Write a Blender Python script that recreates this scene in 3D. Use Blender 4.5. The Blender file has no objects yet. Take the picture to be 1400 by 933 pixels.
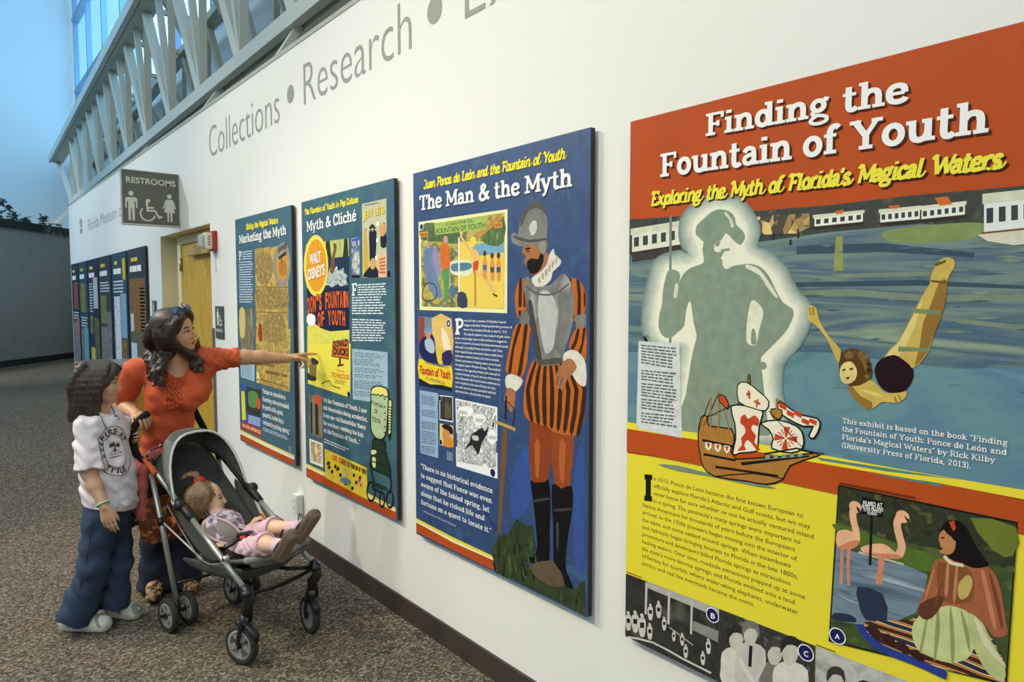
import bpy, bmesh, math, random
import numpy as np
from mathutils import Vector, Matrix
from mathutils.bvhtree import BVHTree
random.seed(7)
SC = bpy.context.scene
COL = SC.collection
PI = math.pi

# ------------------------------------------------------------------ camera
F_PX = 940.0
EYE = np.array([0.0, 0.0, 1.52])
PITCH = math.atan(58/F_PX)
YAW = math.atan(785*math.cos(PITCH)/F_PX)
FW = np.array([math.sin(YAW)*math.cos(PITCH), math.cos(YAW)*math.cos(PITCH), -math.sin(PITCH)])
RT = np.array([math.cos(YAW), -math.sin(YAW), 0.0])
UP = np.cross(RT, FW)
cam_d = bpy.data.cameras.new('camera')
cam = bpy.data.objects.new('camera', cam_d)
COL.objects.link(cam)
cam_d.sensor_width = 36.0
cam_d.lens = 36.0*F_PX/1400
cam_d.clip_start = 0.05
cam.matrix_world = Matrix(((RT[0], UP[0], -FW[0], EYE[0]), (RT[1], UP[1], -FW[1], EYE[1]),
                           (RT[2], UP[2], -FW[2], EYE[2]), (0, 0, 0, 1)))
SC.camera = cam

# ------------------------------------------------------------------ world, lamps, exposure
SC.view_settings.view_transform = 'Standard'
SC.view_settings.look = 'None'
SC.view_settings.gamma = 1.0
SC.view_settings.use_curve_mapping = False
SC.view_settings.exposure = -0.14
w = bpy.data.worlds.new('daylight')
SC.world = w
w.use_nodes = True
bgn = w.node_tree.nodes['Background']
bgn.inputs['Color'].default_value = (0.55, 0.8, 1.0, 1)
bgn.inputs['Strength'].default_value = 4.2

def aim(o, target):
    d = Vector(target) - o.location
    o.rotation_euler = d.to_track_quat('-Z', 'Y').to_euler()

def area(name, loc, target, size, power, color, size_y=None):
    d = bpy.data.lights.new(name, 'AREA')
    d.energy = power; d.color = color; d.size = size
    if size_y:
        d.shape = 'RECTANGLE'; d.size_y = size_y
    o = bpy.data.objects.new(name, d); COL.objects.link(o)
    o.location = loc; aim(o, target)
    return o

def spot(name, loc, target, power, color, angle=60, blend=0.6, radius=0.12):
    d = bpy.data.lights.new(name, 'SPOT')
    d.energy = power; d.color = color; d.spot_size = math.radians(angle); d.spot_blend = blend
    d.shadow_soft_size = radius
    o = bpy.data.objects.new(name, d); COL.objects.link(o)
    o.location = loc; aim(o, target)
    return o

WARM = (1.0, 0.90, 0.72)
spot('track_or_fill_spot', (-2.6, 2.2, 5.0), (1.65, 0.6, 1.0), 500, WARM, 85, 0.9, 0.06)
spot('track_or_fill_spot', (-2.6, 5.2, 5.0), (1.65, 3.2, 0.8), 500, WARM, 80, 0.9, 0.06)
spot('track_or_fill_spot', (-2.4, 8.6, 5.0), (1.65, 6.6, 1.0), 330, (1.0, 0.93, 0.82), 80, 0.9, 0.06)
spot('track_or_fill_spot', (-2.4, 12.6, 5.0), (1.65, 10.6, 1.2), 330, (1.0, 0.95, 0.88), 80, 0.9, 0.06)
spot('track_or_fill_spot', (-2.2, 6.6, 5.2), (0.9, 3.0, 0.2), 620, (1.0, 0.92, 0.78), 48, 0.7, 0.10)
spot('track_or_fill_spot', (-3.5, 14.0, 5.4), (0.8, 18.4, 1.2), 1500, (1.0, 0.96, 0.88), 70, 0.8, 0.2)  # added fill, no known lamp there; brightens the far grey partition
area('hall_or_fill_light', (-3.0, 4.0, 9.0), (-1.0, 5.0, 0.0), 5.0, 310, (1.0, 0.95, 0.85), 12.0)
area('hall_or_fill_light', (-3.0, -4.0, 7.0), (0.5, 5.0, 0.5), 4.0, 230, (1.0, 0.94, 0.84), 4.0)  # added ambient fill behind the camera, no known fixture; lifts camera-facing sides
area('hall_daylight', (-7.5, 12.0, 7.6), (1.5, 20.0, 6.5), 4.0, 620, (0.36, 0.66, 1.0), 4.0)
area('clerestory_daylight', (3.05, 16.0, 8.4), (-4.0, 18.0, 4.0), 9.0, 260, (0.42, 0.72, 1.0), 4.0)

# ------------------------------------------------------------------ helpers: rays of the survey
def ray(x, y):
    return FW + RT*((x-700)/F_PX) + UP*((466.5-y)/F_PX)
def at(x, y, z):
    return EYE + ray(x, y)*z
def onplane(x, y, ax, v):
    r = ray(x, y); return EYE + r*((v-EYE[ax])/r[ax])

# ------------------------------------------------------------------ helpers: materials
def lin(c):
    return tuple(((v/255)/12.92 if v/255 <= 0.04045 else ((v/255+0.055)/1.055)**2.4) for v in c[:3]) + (1.0,)

MATS = {}
def mat(name, rgb, rough=0.6, metal=0.0, var=0.0, vscale=30, bump=0.0, bscale=200, spec=0.5, emit=0, coat=0, alpha=1):
    if name in MATS: return MATS[name]
    m = bpy.data.materials.new(name); m.use_nodes = True
    nt = m.node_tree; b = nt.nodes['Principled BSDF']
    b.inputs['Base Color'].default_value = lin(rgb)
    b.inputs['Roughness'].default_value = rough
    b.inputs['Metallic'].default_value = metal
    b.inputs['Specular IOR Level'].default_value = spec
    if coat: b.inputs['Coat Weight'].default_value = coat
    if emit:
        b.inputs['Emission Color'].default_value = lin(rgb); b.inputs['Emission Strength'].default_value = emit
    if var or bump:
        tc = nt.nodes.new('ShaderNodeTexCoord')
    if var:
        n = nt.nodes.new('ShaderNodeTexNoise'); n.inputs['Scale'].default_value = vscale; n.inputs['Detail'].default_value = 5
        nt.links.new(tc.outputs['Object'], n.inputs['Vector'])
        r = nt.nodes.new('ShaderNodeValToRGB')
        c = lin(rgb)
        r.color_ramp.elements[0].position = 0.3; r.color_ramp.elements[1].position = 0.7
        r.color_ramp.elements[0].color = tuple(max(0, v*(1-var)) for v in c[:3]) + (1,)
        r.color_ramp.elements[1].color = tuple(min(1, v*(1+var)) for v in c[:3]) + (1,)
        nt.links.new(n.outputs['Fac'], r.inputs['Fac']); nt.links.new(r.outputs['Color'], b.inputs['Base Color'])
    if bump:
        n2 = nt.nodes.new('ShaderNodeTexNoise'); n2.inputs['Scale'].default_value = bscale; n2.inputs['Detail'].default_value = 4
        nt.links.new(tc.outputs['Object'], n2.inputs['Vector'])
        bp = nt.nodes.new('ShaderNodeBump'); bp.inputs['Strength'].default_value = bump; bp.inputs['Distance'].default_value = 0.01
        nt.links.new(n2.outputs['Fac'], bp.inputs['Height']); nt.links.new(bp.outputs['Normal'], b.inputs['Normal'])
    MATS[name] = m
    return m

def ramp(name, cols, scale=20, kind='noise', stretch=(1, 1, 1), rough=0.6, detail=6, lo=0.3, hi=0.7, const=False, distort=0.0, bump=0.0, rot=None):
    """a patterned print or cloth: noise, cells or waves through a colour ramp"""
    if name in MATS: return MATS[name]
    m = bpy.data.materials.new(name); m.use_nodes = True
    nt = m.node_tree; b = nt.nodes['Principled BSDF']; b.inputs['Roughness'].default_value = rough
    tc = nt.nodes.new('ShaderNodeTexCoord'); mp = nt.nodes.new('ShaderNodeMapping')
    mp.inputs['Scale'].default_value = stretch
    if rot: mp.inputs['Rotation'].default_value = rot
    nt.links.new(tc.outputs['Object'], mp.inputs['Vector'])
    if kind == 'noise':
        n = nt.nodes.new('ShaderNodeTexNoise'); n.inputs['Detail'].default_value = detail; n.inputs['Distortion'].default_value = distort; out = n.outputs['Fac']
    elif kind == 'cells':
        n = nt.nodes.new('ShaderNodeTexVoronoi'); sep = nt.nodes.new('ShaderNodeSeparateColor')
        nt.links.new(n.outputs['Color'], sep.inputs['Color']); out = sep.outputs[0]
    else:
        n = nt.nodes.new('ShaderNodeTexWave'); n.bands_direction = kind[-1]; n.inputs['Distortion'].default_value = distort
        n.inputs['Detail'].default_value = 2; out = n.outputs['Fac']
    n.inputs['Scale'].default_value = scale
    nt.links.new(mp.outputs['Vector'], n.inputs['Vector'])
    r = nt.nodes.new('ShaderNodeValToRGB')
    if const: r.color_ramp.interpolation = 'CONSTANT'
    k = len(cols); el = r.color_ramp.elements
    while len(el) < k: el.new(0.5)
    for i, c in enumerate(cols):
        el[i].position = lo + (hi-lo)*i/max(1, (k if const else k-1))
    for i, c in enumerate(cols):
        el[i].color = lin(c)
    nt.links.new(out, r.inputs['Fac']); nt.links.new(r.outputs['Color'], b.inputs['Base Color'])
    if bump:
        bp = nt.nodes.new('ShaderNodeBump'); bp.inputs['Strength'].default_value = bump; bp.inputs['Distance'].default_value = 0.01
        nt.links.new(out, bp.inputs['Height']); nt.links.new(bp.outputs['Normal'], b.inputs['Normal'])
    MATS[name] = m
    return m

# ------------------------------------------------------------------ helpers: meshes and objects
def thing(name, label, cat, loc=(0, 0, 0), rotz=0, group=None):
    o = bpy.data.objects.new(name, None); COL.objects.link(o)
    o.empty_display_size = 0.05
    o.location = loc; o.rotation_euler = (0, 0, rotz)
    tag(o, label, cat, group)
    return o
def tag(o, label, cat, group=None, kind=None):
    if label: o['label'] = label
    if cat: o['category'] = cat
    if group: o['group'] = group
    if kind: o['kind'] = kind
    return o

class MB:
    """collects shapes, then links them as ONE mesh object"""
    def __init__(s): s.v = []; s.f = []; s.m = []; s.mats = []; s.sm = []
    def mi(s, m):
        if m not in s.mats: s.mats.append(m)
        return s.mats.index(m)
    def add(s, vs, fs, m, smooth=False):
        o = len(s.v); k = s.mi(m)
        s.v += [tuple(float(c) for c in p) for p in vs]
        for f in fs:
            s.f.append(tuple(i+o for i in f)); s.m.append(k); s.sm.append(smooth)
        return s
    def box(s, lo, hi, m):
        x0, y0, z0 = lo; x1, y1, z1 = hi
        vs = [(x0,y0,z0),(x1,y0,z0),(x1,y1,z0),(x0,y1,z0),(x0,y0,z1),(x1,y0,z1),(x1,y1,z1),(x0,y1,z1)]
        return s.add(vs, [(0,3,2,1),(4,5,6,7),(0,1,5,4),(1,2,6,5),(2,3,7,6),(3,0,4,7)], m)
    def bar(s, a, b, wx, wy, m, up=(0, 0, 1)):
        a = np.array(a, float); b = np.array(b, float); d = b-a; d /= np.linalg.norm(d)
        u = np.cross(np.array(up, float), d)
        if np.linalg.norm(u) < 1e-5: u = np.cross((1, 0, 0), d)
        u /= np.linalg.norm(u); v = np.cross(d, u)
        vs = []
        for p in (a, b):
            for i, j in ((-1,-1),(1,-1),(1,1),(-1,1)): vs.append(p+u*wx/2*i+v*wy/2*j)
        return s.add(vs, [(0,3,2,1),(4,5,6,7),(0,1,5,4),(1,2,6,5),(2,3,7,6),(3,0,4,7)], m)
    def tube(s, pts, r, m, n=10, flat=None, caps=True):
        """pts: path; r: radius or list; flat=(axis, factor) squashes the section along axis"""
        P = [np.array(p, float) for p in pts]; k = len(P)
        R = [r]*k if np.isscalar(r) else list(r)
        vs = []; fs = []
        t0 = P[1]-P[0]; t0 /= np.linalg.norm(t0)
        ref = np.array((0, 0, 1.0)) if abs(t0[2]) < 0.9 else np.array((1.0, 0, 0))
        u = np.cross(ref, t0); u /= np.linalg.norm(u)
        for i in range(k):
            t = P[min(i+1, k-1)]-P[max(i-1, 0)]; t /= np.linalg.norm(t)+1e-12
            u = u - t*(u@t); u /= np.linalg.norm(u)+1e-12; v = np.cross(t, u)
            for j in range(n):
                a = 2*PI*j/n; q = (u*math.cos(a)+v*math.sin(a))*R[i]
                if flat is not None:
                    fa = np.array(flat[0], float); q = q - fa*(q@fa)*(1-flat[1])
                vs.append(P[i]+q)
        for i in range(k-1):
            for j in range(n):
                fs.append((i*n+j, i*n+(j+1) % n, (i+1)*n+(j+1) % n, (i+1)*n+j))
        if caps:
            fs.append(tuple(range(n-1, -1, -1))); fs.append(tuple((k-1)*n+j for j in range(n)))
        return s.add(vs, fs, m, True)
    def lathe(s, c, axis, prof, m, n=24, smooth=True):
        """prof: list of (radius, height along axis)"""
        c = np.array(c, float); ax = np.array(axis, float); ax /= np.linalg.norm(ax)
        u = np.cross(ax, (0, 0, 1.0))
        if np.linalg.norm(u) < 1e-4: u = np.array((1.0, 0, 0))
        u /= np.linalg.norm(u); v = np.cross(ax, u); vs = []; fs = []
        for r, h in prof:
            for j in range(n):
                a = 2*PI*j/n; vs.append(c+ax*h+(u*math.cos(a)+v*math.sin(a))*r)
        for i in range(len(prof)-1):
            for j in range(n): fs.append((i*n+j, i*n+(j+1) % n, (i+1)*n+(j+1) % n, (i+1)*n+j))
        return s.add(vs, fs, m, smooth)
    def ball(s, c, r, m, R=None, n=16, k=10):
        r = np.array((r, r, r) if np.isscalar(r) else r, float); vs = []; fs = []
        R = np.eye(3) if R is None else R
        for i in range(k+1):
            t = PI*i/k
            for j in range(n):
                a = 2*PI*j/n
                vs.append(np.array(c)+R@(r*np.array((math.sin(t)*math.cos(a), math.sin(t)*math.sin(a), math.cos(t)))))
        for i in range(k):
            for j in range(n): fs.append((i*n+j, (i+1)*n+j, (i+1)*n+(j+1) % n, i*n+(j+1) % n))
        return s.add(vs, fs, m, True)
    def build(s, name, parent=None, inv=True):
        me = bpy.data.meshes.new(name)
        v = s.v
        if parent is not None and inv:
            M = parent.matrix_basis.copy(); q = parent.parent
            while q is not None: M = q.matrix_basis @ M; q = q.parent
            Mi = M.inverted(); v = [tuple(Mi @ Vector(p)) for p in v]
        me.from_pydata(v, [], s.f)
        for m in s.mats: me.materials.append(m)
        me.polygons.foreach_set('material_index', s.m)
        me.polygons.foreach_set('use_smooth', s.sm)
        me.update()
        o = bpy.data.objects.new(name, me); COL.objects.link(o)
        if parent is not None: o.parent = parent
        return o

def struct(o):
    o['kind'] = 'structure'; return o
def bevel(o, w=0.004, seg=2):
    md = o.modifiers.new('bevel', 'BEVEL'); md.width = w; md.segments = seg; md.limit_method = 'ANGLE'
    return o
def crom(pts, sub=4, closed=True):
    P = [np.array(p, float) for p in pts]; n = len(P); out = []
    for i in range(n if closed else n-1):
        if closed: a, b, c, d = P[(i-1) % n], P[i], P[(i+1) % n], P[(i+2) % n]
        else: a, b, c, d = P[max(i-1, 0)], P[i], P[i+1], P[min(i+2, n-1)]
        for j in range(sub):
            t = j/sub
            out.append(0.5*((2*b)+(c-a)*t+(2*a-5*b+4*c-d)*t*t+(3*b-a-3*c+d)*t**3))
    if not closed: out.append(P[-1])
    return out
# ================================================================== the setting
XW = 1.652          # face of the display wall
M_WALL = mat('wall_paint', (236, 234, 224), 0.75, bump=0.04, bscale=60)
M_SIDE = mat('wall_paint_pale', (205, 214, 216), 0.8)
M_FAR = mat('wall_paint_grey_blue', (196, 206, 206), 0.55)
M_PART = mat('partition_grey', (128, 129, 124), 0.85, var=0.06, vscale=8)
M_BLACK = mat('black_trim', (16, 16, 18), 0.7)
M_BASE = mat('baseboard_brown', (62, 52, 45), 0.6)
M_JAMB = mat('cream_paint', (226, 214, 172), 0.7)
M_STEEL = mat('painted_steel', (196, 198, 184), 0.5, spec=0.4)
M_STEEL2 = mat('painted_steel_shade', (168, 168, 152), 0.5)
M_CEIL = mat('ceiling_white', (190, 195, 196), 0.9)

def carpet():
    m = bpy.data.materials.new('speckled_carpet'); m.use_nodes = True
    nt = m.node_tree; b = nt.nodes['Principled BSDF']; b.inputs['Roughness'].default_value = 0.95; b.inputs['Specular IOR Level'].default_value = 0.1
    tc = nt.nodes.new('ShaderNodeTexCoord')
    mp = nt.nodes.new('ShaderNodeMapping'); mp.inputs['Rotation'].default_value = (0, 0, 0.5); mp.inputs['Scale'].default_value = (1, 1.7, 1)
    nt.links.new(tc.outputs['Object'], mp.inputs['Vector'])
    v = nt.nodes.new('ShaderNodeTexVoronoi'); v.inputs['Scale'].default_value = 105
    nt.links.new(mp.outputs['Vector'], v.inputs['Vector'])
    sp = nt.nodes.new('ShaderNodeSeparateColor'); nt.links.new(v.outputs['Color'], sp.inputs['Color'])
    r = nt.nodes.new('ShaderNodeValToRGB'); e = r.color_ramp.elements
    e[0].position = 0.0; e[0].color = lin((66, 58, 50)); e[1].position = 1.0; e[1].color = lin((178, 166, 146))
    for p, c in ((0.35, (88, 78, 68)), (0.6, (112, 101, 88)), (0.82, (138, 126, 108))):
        q = e.new(p); q.color = lin(c)
    nt.links.new(sp.outputs[0], r.inputs['Fac'])
    n = nt.nodes.new('ShaderNodeTexNoise'); n.inputs['Scale'].default_value = 2.2; n.inputs['Detail'].default_value = 3
    nt.links.new(tc.outputs['Object'], n.inputs['Vector'])
    mx = nt.nodes.new('ShaderNodeMix'); mx.data_type = 'RGBA'; mx.blend_type = 'MULTIPLY'; mx.inputs[0].default_value = 0.25
    nt.links.new(r.outputs['Color'], mx.inputs[6]); nt.links.new(n.outputs['Color'], mx.inputs[7])
    nt.links.new(mx.outputs[2], b.inputs['Base Color'])
    bp = nt.nodes.new('ShaderNodeBump'); bp.inputs['Strength'].default_value = 0.6; bp.inputs['Distance'].default_value = 0.006
    nt.links.new(v.outputs['Distance'], bp.inputs['Height']); nt.links.new(bp.outputs['Normal'], b.inputs['Normal'])
    return m

struct(MB().box((-9, -8, -0.1), (5, 28, 0), carpet()).build('floor'))
struct(MB().box((-9, -8, 12.5), (5, 28, 12.7), M_CEIL).build('ceiling'))
struct(MB().box((-9.2, -8, 0), (-9, 28, 12.5), M_SIDE).build('wall_left'))
struct(MB().box((-9, -8.2, 0), (5, -8, 12.5), M_SIDE).build('wall_rear'))

# display wall: a free-standing thick partition with a door opening
YE = 13.0; ZT = 2.985; DY0, DY1, DZ = 5.66, 7.22, 2.11; XB = 2.05
m = MB()
m.box((XW, -5, 0), (XB, DY0, ZT), M_WALL).box((XW, DY1, 0), (XB, YE, ZT), M_WALL).box((XW, DY0, DZ), (XB, DY1, ZT), M_WALL)
struct(m.build('wall_display'))
m = MB().box((XW-0.012, -5, 0), (XW, DY0-0.01, 0.10), M_BASE).box((XW-0.012, DY1+0.01, 0), (XW, YE, 0.10), M_BASE)
struct(m.build('baseboard_display'))
m = MB().box((XW-0.004, -5, ZT), (XB, YE, ZT+0.025), M_STEEL2)
struct(m.build('trim_1'))
# door recess lining, frame and leaf
XD = 1.779
m = MB().box((XD+0.03, DY0, 0), (XB-0.02, DY1, DZ), M_JAMB)
m.box((XW+0.001, DY1-0.004, 0), (XD+0.03, DY1-0.0005, DZ), M_JAMB).box((XW+0.001, DY0+0.0005, 0), (XD+0.03, DY0+0.004, DZ), M_JAMB)
m.box((XW+0.001, DY0, DZ-0.005), (XD+0.03, DY1, DZ-0.0005), M_JAMB)
struct(m.build('wall_door_recess'))
M_FRAME = mat('cream_door_frame', (240, 226, 176), 0.5)
M_DOOR = ramp('maple_veneer', [(196, 150, 46), (216, 170, 60), (226, 184, 76)], 6, 'noise', (1, 3, 0.6), 0.4, distort=1.5)
M_STL = mat('brushed_steel', (168, 166, 158), 0.35, 0.9)
dr = thing('door_1', None, None, (XD, 6.6, 0)); struct(dr)
m = MB()
m.box((XD-0.012, 6.99, 0), (XD+0.03, 7.10, 2.10), M_FRAME).box((XD-0.012, 5.78, 0), (XD+0.03, 5.88, 2.10), M_FRAME)
m.box((XD-0.012, 5.88, 2.025), (XD+0.03, 6.99, 2.10), M_FRAME)
bevel(m.build('door_frame', dr))
MB().box((XD+0.004, 5.885, 0.01), (XD+0.028, 6.985, 2.02), M_DOOR).build('door_leaf', dr)
bevel(MB().box((XD-0.05, 6.02, 1.90), (XD+0.003, 6.62, 1.985), mat('closer_tan', (186, 160, 96), 0.5)).build('door_closer', dr))
MB().tube([(XD-0.012, 6.985, 1.78), (XD-0.012, 6.985, 1.90)], 0.011, M_STL).build('hinge', dr)
MB().tube([(XD-0.012, 6.985, 0.25), (XD-0.012, 6.985, 0.37)], 0.011, M_STL).build('hinge', dr)
tag(bevel(MB().box((XW-0.006, DY0-0.004, 0.10), (XW+0.05, DY0+0.004, 1.29), mat('corner_guard_grey', (104, 104, 98), 0.4))
    .box((XW-0.006, DY0-0.06, 0.10), (XW-0.0005, DY0+0.004, 1.29), mat('corner_guard_grey', (104, 104, 98), 0.4)).build('corner_guard'), 0.002),
    'dark grey corner guard on the wall edge right of the wooden door', 'corner guard')

# far partition (dark grey, black cap and base) and the tall wall behind it
pa = np.array((0.992, 18.81, 0)); pb = np.array((2.524, 20.684, 0)); d = (pb-pa)/np.linalg.norm(pb-pa)
A = pa-d*12; B = pb+d*0.9
nrm = np.array((-d[1], d[0], 0)); nrm = nrm if nrm[1] > 0 else -nrm
def slab(mb, a, b, z0, z1, t, m):
    vs = [(a[0], a[1], z0), (b[0], b[1], z0), tuple((b+nrm*t)[:2])+(z0,), tuple((a+nrm*t)[:2])+(z0,)]
    vs += [(x, y, z1) for x, y, _ in vs]
    return mb.add(vs, [(0,3,2,1),(4,5,6,7),(0,1,5,4),(1,2,6,5),(2,3,7,6),(3,0,4,7)], m)
struct(slab(MB(), A, B, 0, 3.10, 0.25, M_PART).build('wall_partition'))
struct(slab(MB(), A-nrm*0.03, B-nrm*0.03, 0, 0.14, 0.028, M_BLACK).build('baseboard_partition'))
struct(slab(MB(), A-nrm*0.05, B-nrm*0.05, 3.10, 3.29, 0.35, M_BLACK).build('trim_2'))
FY = 23.6
struct(MB().box((-9, FY, 0), (5, FY+0.2, 12.5), M_FAR).build('wall_far'))

# clerestory window wall on the right, above and behind the truss
XV = 3.2
m = MB().box((XV, -8, 0), (XV+0.3, FY, 5.4), M_SIDE).box((XV, -8, 11.8), (XV+0.3, FY, 12.5), M_SIDE)
struct(m.build('wall_clerestory'))
M_ALU = mat('window_aluminium', (120, 150, 172), 0.4, 0.3)
M_GLASS = bpy.data.materials.new('window_glass'); M_GLASS.use_nodes = True
nt = M_GLASS.node_tree; nt.nodes.remove(nt.nodes['Principled BSDF'])
tr = nt.nodes.new('ShaderNodeBsdfTransparent'); tr.inputs['Color'].default_value = (0.75, 0.9, 1, 1)
gl = nt.nodes.new('ShaderNodeBsdfGlossy'); gl.inputs['Roughness'].default_value = 0.05
mxs = nt.nodes.new('ShaderNodeMixShader'); mxs.inputs[0].default_value = 0.12
nt.links.new(tr.outputs[0], mxs.inputs[1]); nt.links.new(gl.outputs[0], mxs.inputs[2])
nt.links.new(mxs.outputs[0], nt.nodes['Material Output'].inputs['Surface'])
wn = thing('window_1', None, None, (XV, 15, 5.4)); struct(wn)
m = MB()
ys = [23.4, 21.3, 19.2, 17.1, 15.0, 12.9, 10.8, 8.7, 6.6, 4.5, 2.4]
for i, y in enumerate(ys):
    m.box((XV+0.05, y-0.05, 5.4), (XV+0.17, y+0.05, 11.8), M_ALU)
for z in (5.44, 7.4, 9.4, 11.4):
    m.box((XV+0.02, 2.4, z-0.05), (XV+0.2, 23.4, z+0.05), M_ALU)
m.build('window_frame', wn)
MB().box((XV+0.12, -8, 5.4), (XV+0.125, 23.5, 11.8), M_GLASS).build('glass', wn)
m = MB().box((XV-0.10, 1.0, 5.38), (XV+0.1, 23.5, 5.44), M_ALU); m.build('window_sill', wn)

# ------------------------------------------------------------------ roof truss
tr = thing('roof_truss', 'long pale steel lattice truss running above the display wall', 'truss', (2.3, 12, 3.6))
TA = np.array(at(78, 222, 17.0)); TB = np.array(at(206, 0, 8.4)); BA = np.array(at(100, 278, 15.4)); BB = np.array(at(443, 0, 4.9))
def ext(a, b, y):
    return a + (b-a)*((y-a[1])/(b[1]-a[1]))
YN = 2.2
TN = ext(TA, TB, YN); BN = ext(BA, BB, YN)
BA = ext(BA, BB, FY-0.2); TA = ext(TA, TB, FY-0.2)
off = np.array((0.75, 0, 0))
def tpt(y): return ext(TA, TN, y)
def bpt(y): return ext(BA, BN, y)
def chord(name, a, b, mats, wv, hv):
    mb = MB().bar(a, b, wv, hv, mats)
    return bevel(mb.build(name, tr), 0.006)
YF = 20.3
chord('top_chord', tpt(YF), TN, M_STEEL, 0.22, 0.10)
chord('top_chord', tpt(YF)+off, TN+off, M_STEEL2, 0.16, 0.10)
# lower chord: a double channel with a slot between
mb = MB()
for dx in (-0.05, 0.07):
    mb.bar(bpt(18.2)+np.array((dx, 0, 0)), BN+np.array((dx, 0, 0)), 0.075, 0.13, M_STEEL)
mb.bar(bpt(18.2)+np.array((0.01, 0, 0.02)), BN+np.array((0.01, 0, 0.02)), 0.05, 0.05, M_BLACK)
bevel(mb.build('bottom_chord', tr), 0.004)
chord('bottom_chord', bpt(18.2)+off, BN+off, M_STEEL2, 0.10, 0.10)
chord('purlin', tpt(YF)+np.array((-0.16, 0, 0.02)), TN+np.array((-0.16, 0, 0.02)), mat('purlin_pale', (206, 212, 206), 0.5), 0.06, 0.16)
y = 18.2; k = 0; st = 1.3
while y > 3.2:
    yb = y - st/2; ye = y - st
    b0, t0, b1 = bpt(y), tpt(yb), bpt(ye)
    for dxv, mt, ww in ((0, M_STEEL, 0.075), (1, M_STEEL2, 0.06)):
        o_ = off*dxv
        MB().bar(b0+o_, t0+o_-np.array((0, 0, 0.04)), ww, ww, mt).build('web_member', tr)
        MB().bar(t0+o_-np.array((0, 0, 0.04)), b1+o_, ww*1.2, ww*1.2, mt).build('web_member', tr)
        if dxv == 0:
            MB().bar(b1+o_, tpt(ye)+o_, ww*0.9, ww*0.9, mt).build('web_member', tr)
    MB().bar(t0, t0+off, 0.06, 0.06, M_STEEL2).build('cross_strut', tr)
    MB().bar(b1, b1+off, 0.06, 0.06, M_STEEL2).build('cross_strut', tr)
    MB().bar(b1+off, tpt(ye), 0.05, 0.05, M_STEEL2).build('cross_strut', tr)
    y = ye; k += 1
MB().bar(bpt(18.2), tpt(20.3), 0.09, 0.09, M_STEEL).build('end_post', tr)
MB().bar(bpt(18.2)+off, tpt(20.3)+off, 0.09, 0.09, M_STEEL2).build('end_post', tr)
for yy in (16.5, 13.4, 10.3, 7.2, 5.2):
    p = bpt(yy)
    mb = MB().bar(p+np.array((0, 0, -0.05)), np.array((1.85, yy, ZT+0.03)), 0.08, 0.05, M_STEEL)
    mb.box((1.72, yy-0.12, ZT+0.025), (1.98, yy+0.12, ZT+0.05), M_STEEL)
    mb.build('bracket', tr)

# ------------------------------------------------------------------ trailing plant on the partition cap
M_LEAF = mat('dark_leaf', (44, 52, 46), 0.6, var=0.3)
M_TWIG = mat('twig', (50, 42, 34), 0.8)
pl = thing('trailing_plant', 'dark leafy plant spilling over the top of the grey partition', 'plant', tuple(at(20, 305, 16.4)))
mb = MB(); tw = MB()
rnd = random.Random(3)
def leaf(c, d, ln, wd):
    d = np.array(d); d = d/np.linalg.norm(d); s_ = np.cross(d, (rnd.uniform(-1, 1), rnd.uniform(-1, 1), rnd.uniform(-1, 1))); s_ = s_/np.linalg.norm(s_)
    n_ = np.cross(d, s_)*0.25*wd
    mb.add([c, c+d*ln*.35+s_*wd, c+d*ln, c+d*ln*.35-s_*wd, c+d*ln*.4+n_], [(0, 1, 4), (1, 2, 4), (2, 3, 4), (3, 0, 4)], M_LEAF)
for path in ([(-30, 306), (-12, 285), (0, 276), (4, 275)], [(16, 306), (14, 296), (12, 283), (9, 281)], [(20, 307), (20, 296), (22, 290)],
             [(28, 306), (34, 297), (39, 303)], [(59, 307), (60, 300), (59, 297)], [(5, 307), (12, 312), (20, 316)], [(28, 307), (33, 314), (35, 318)],
             [(62, 307), (70, 314), (78, 320)], [(-20, 307), (-8, 300), (4, 289)], [(80, 307), (84, 316), (86, 321)], [(12, 306), (26, 312), (40, 313)]):
    P = crom([at(x, y_, 16.45) for x, y_ in path], 5, False)
    MB().tube(P, 0.009, M_TWIG, 5).build('stem', pl)
    for p in P:
        for q in range(3):
            leaf(p+np.array([rnd.uniform(-.04, .04) for _ in range(3)]), (rnd.uniform(-1, 1), rnd.uniform(-1, 1), rnd.uniform(-1, .6)), rnd.uniform(.08, .15), rnd.uniform(.02, .035))
o = mb.build('foliage', pl)
# ================================================================== lettering
_SANS = {}
def sans_glyph(ch, bold=0.0, res=3):
    k = (ch, bold, res)
    if k in _SANS: return _SANS[k]
    def mk(s):
        c = bpy.data.curves.new('t', 'FONT'); c.body = s; c.resolution_u = res; c.offset = bold; c.size = 1.0; c.fill_mode = 'FRONT'
        o = bpy.data.objects.new('t', c); COL.objects.link(o)
        bpy.context.view_layer.update()
        me = bpy.data.meshes.new_from_object(o.evaluated_get(bpy.context.evaluated_depsgraph_get()))
        vs = [tuple(v.co[:2]) for v in me.vertices]; fs = [tuple(p.vertices) for p in me.polygons]
        bpy.data.objects.remove(o); bpy.data.curves.remove(c); bpy.data.meshes.remove(me)
        return vs, fs
    if ('cap', bold) not in _SANS:
        v, _ = mk('H'); _SANS[('cap', bold)] = (max(p[1] for p in v), max(p[0] for p in v))
        v2, _ = mk('HH'); _SANS[('hadv', bold)] = max(p[0] for p in v2)-max(p[0] for p in v)
    cap, hx = _SANS[('cap', bold)]
    v3, _ = mk('H'+ch+'H')
    adv = max(p[0] for p in v3)-hx-_SANS[('hadv', bold)]
    vs, fs = mk(ch) if ch != ' ' else ([], [])
    _SANS[k] = ([(x/cap, y/cap) for x, y in vs], fs, adv/cap)
    return _SANS[k]

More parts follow.
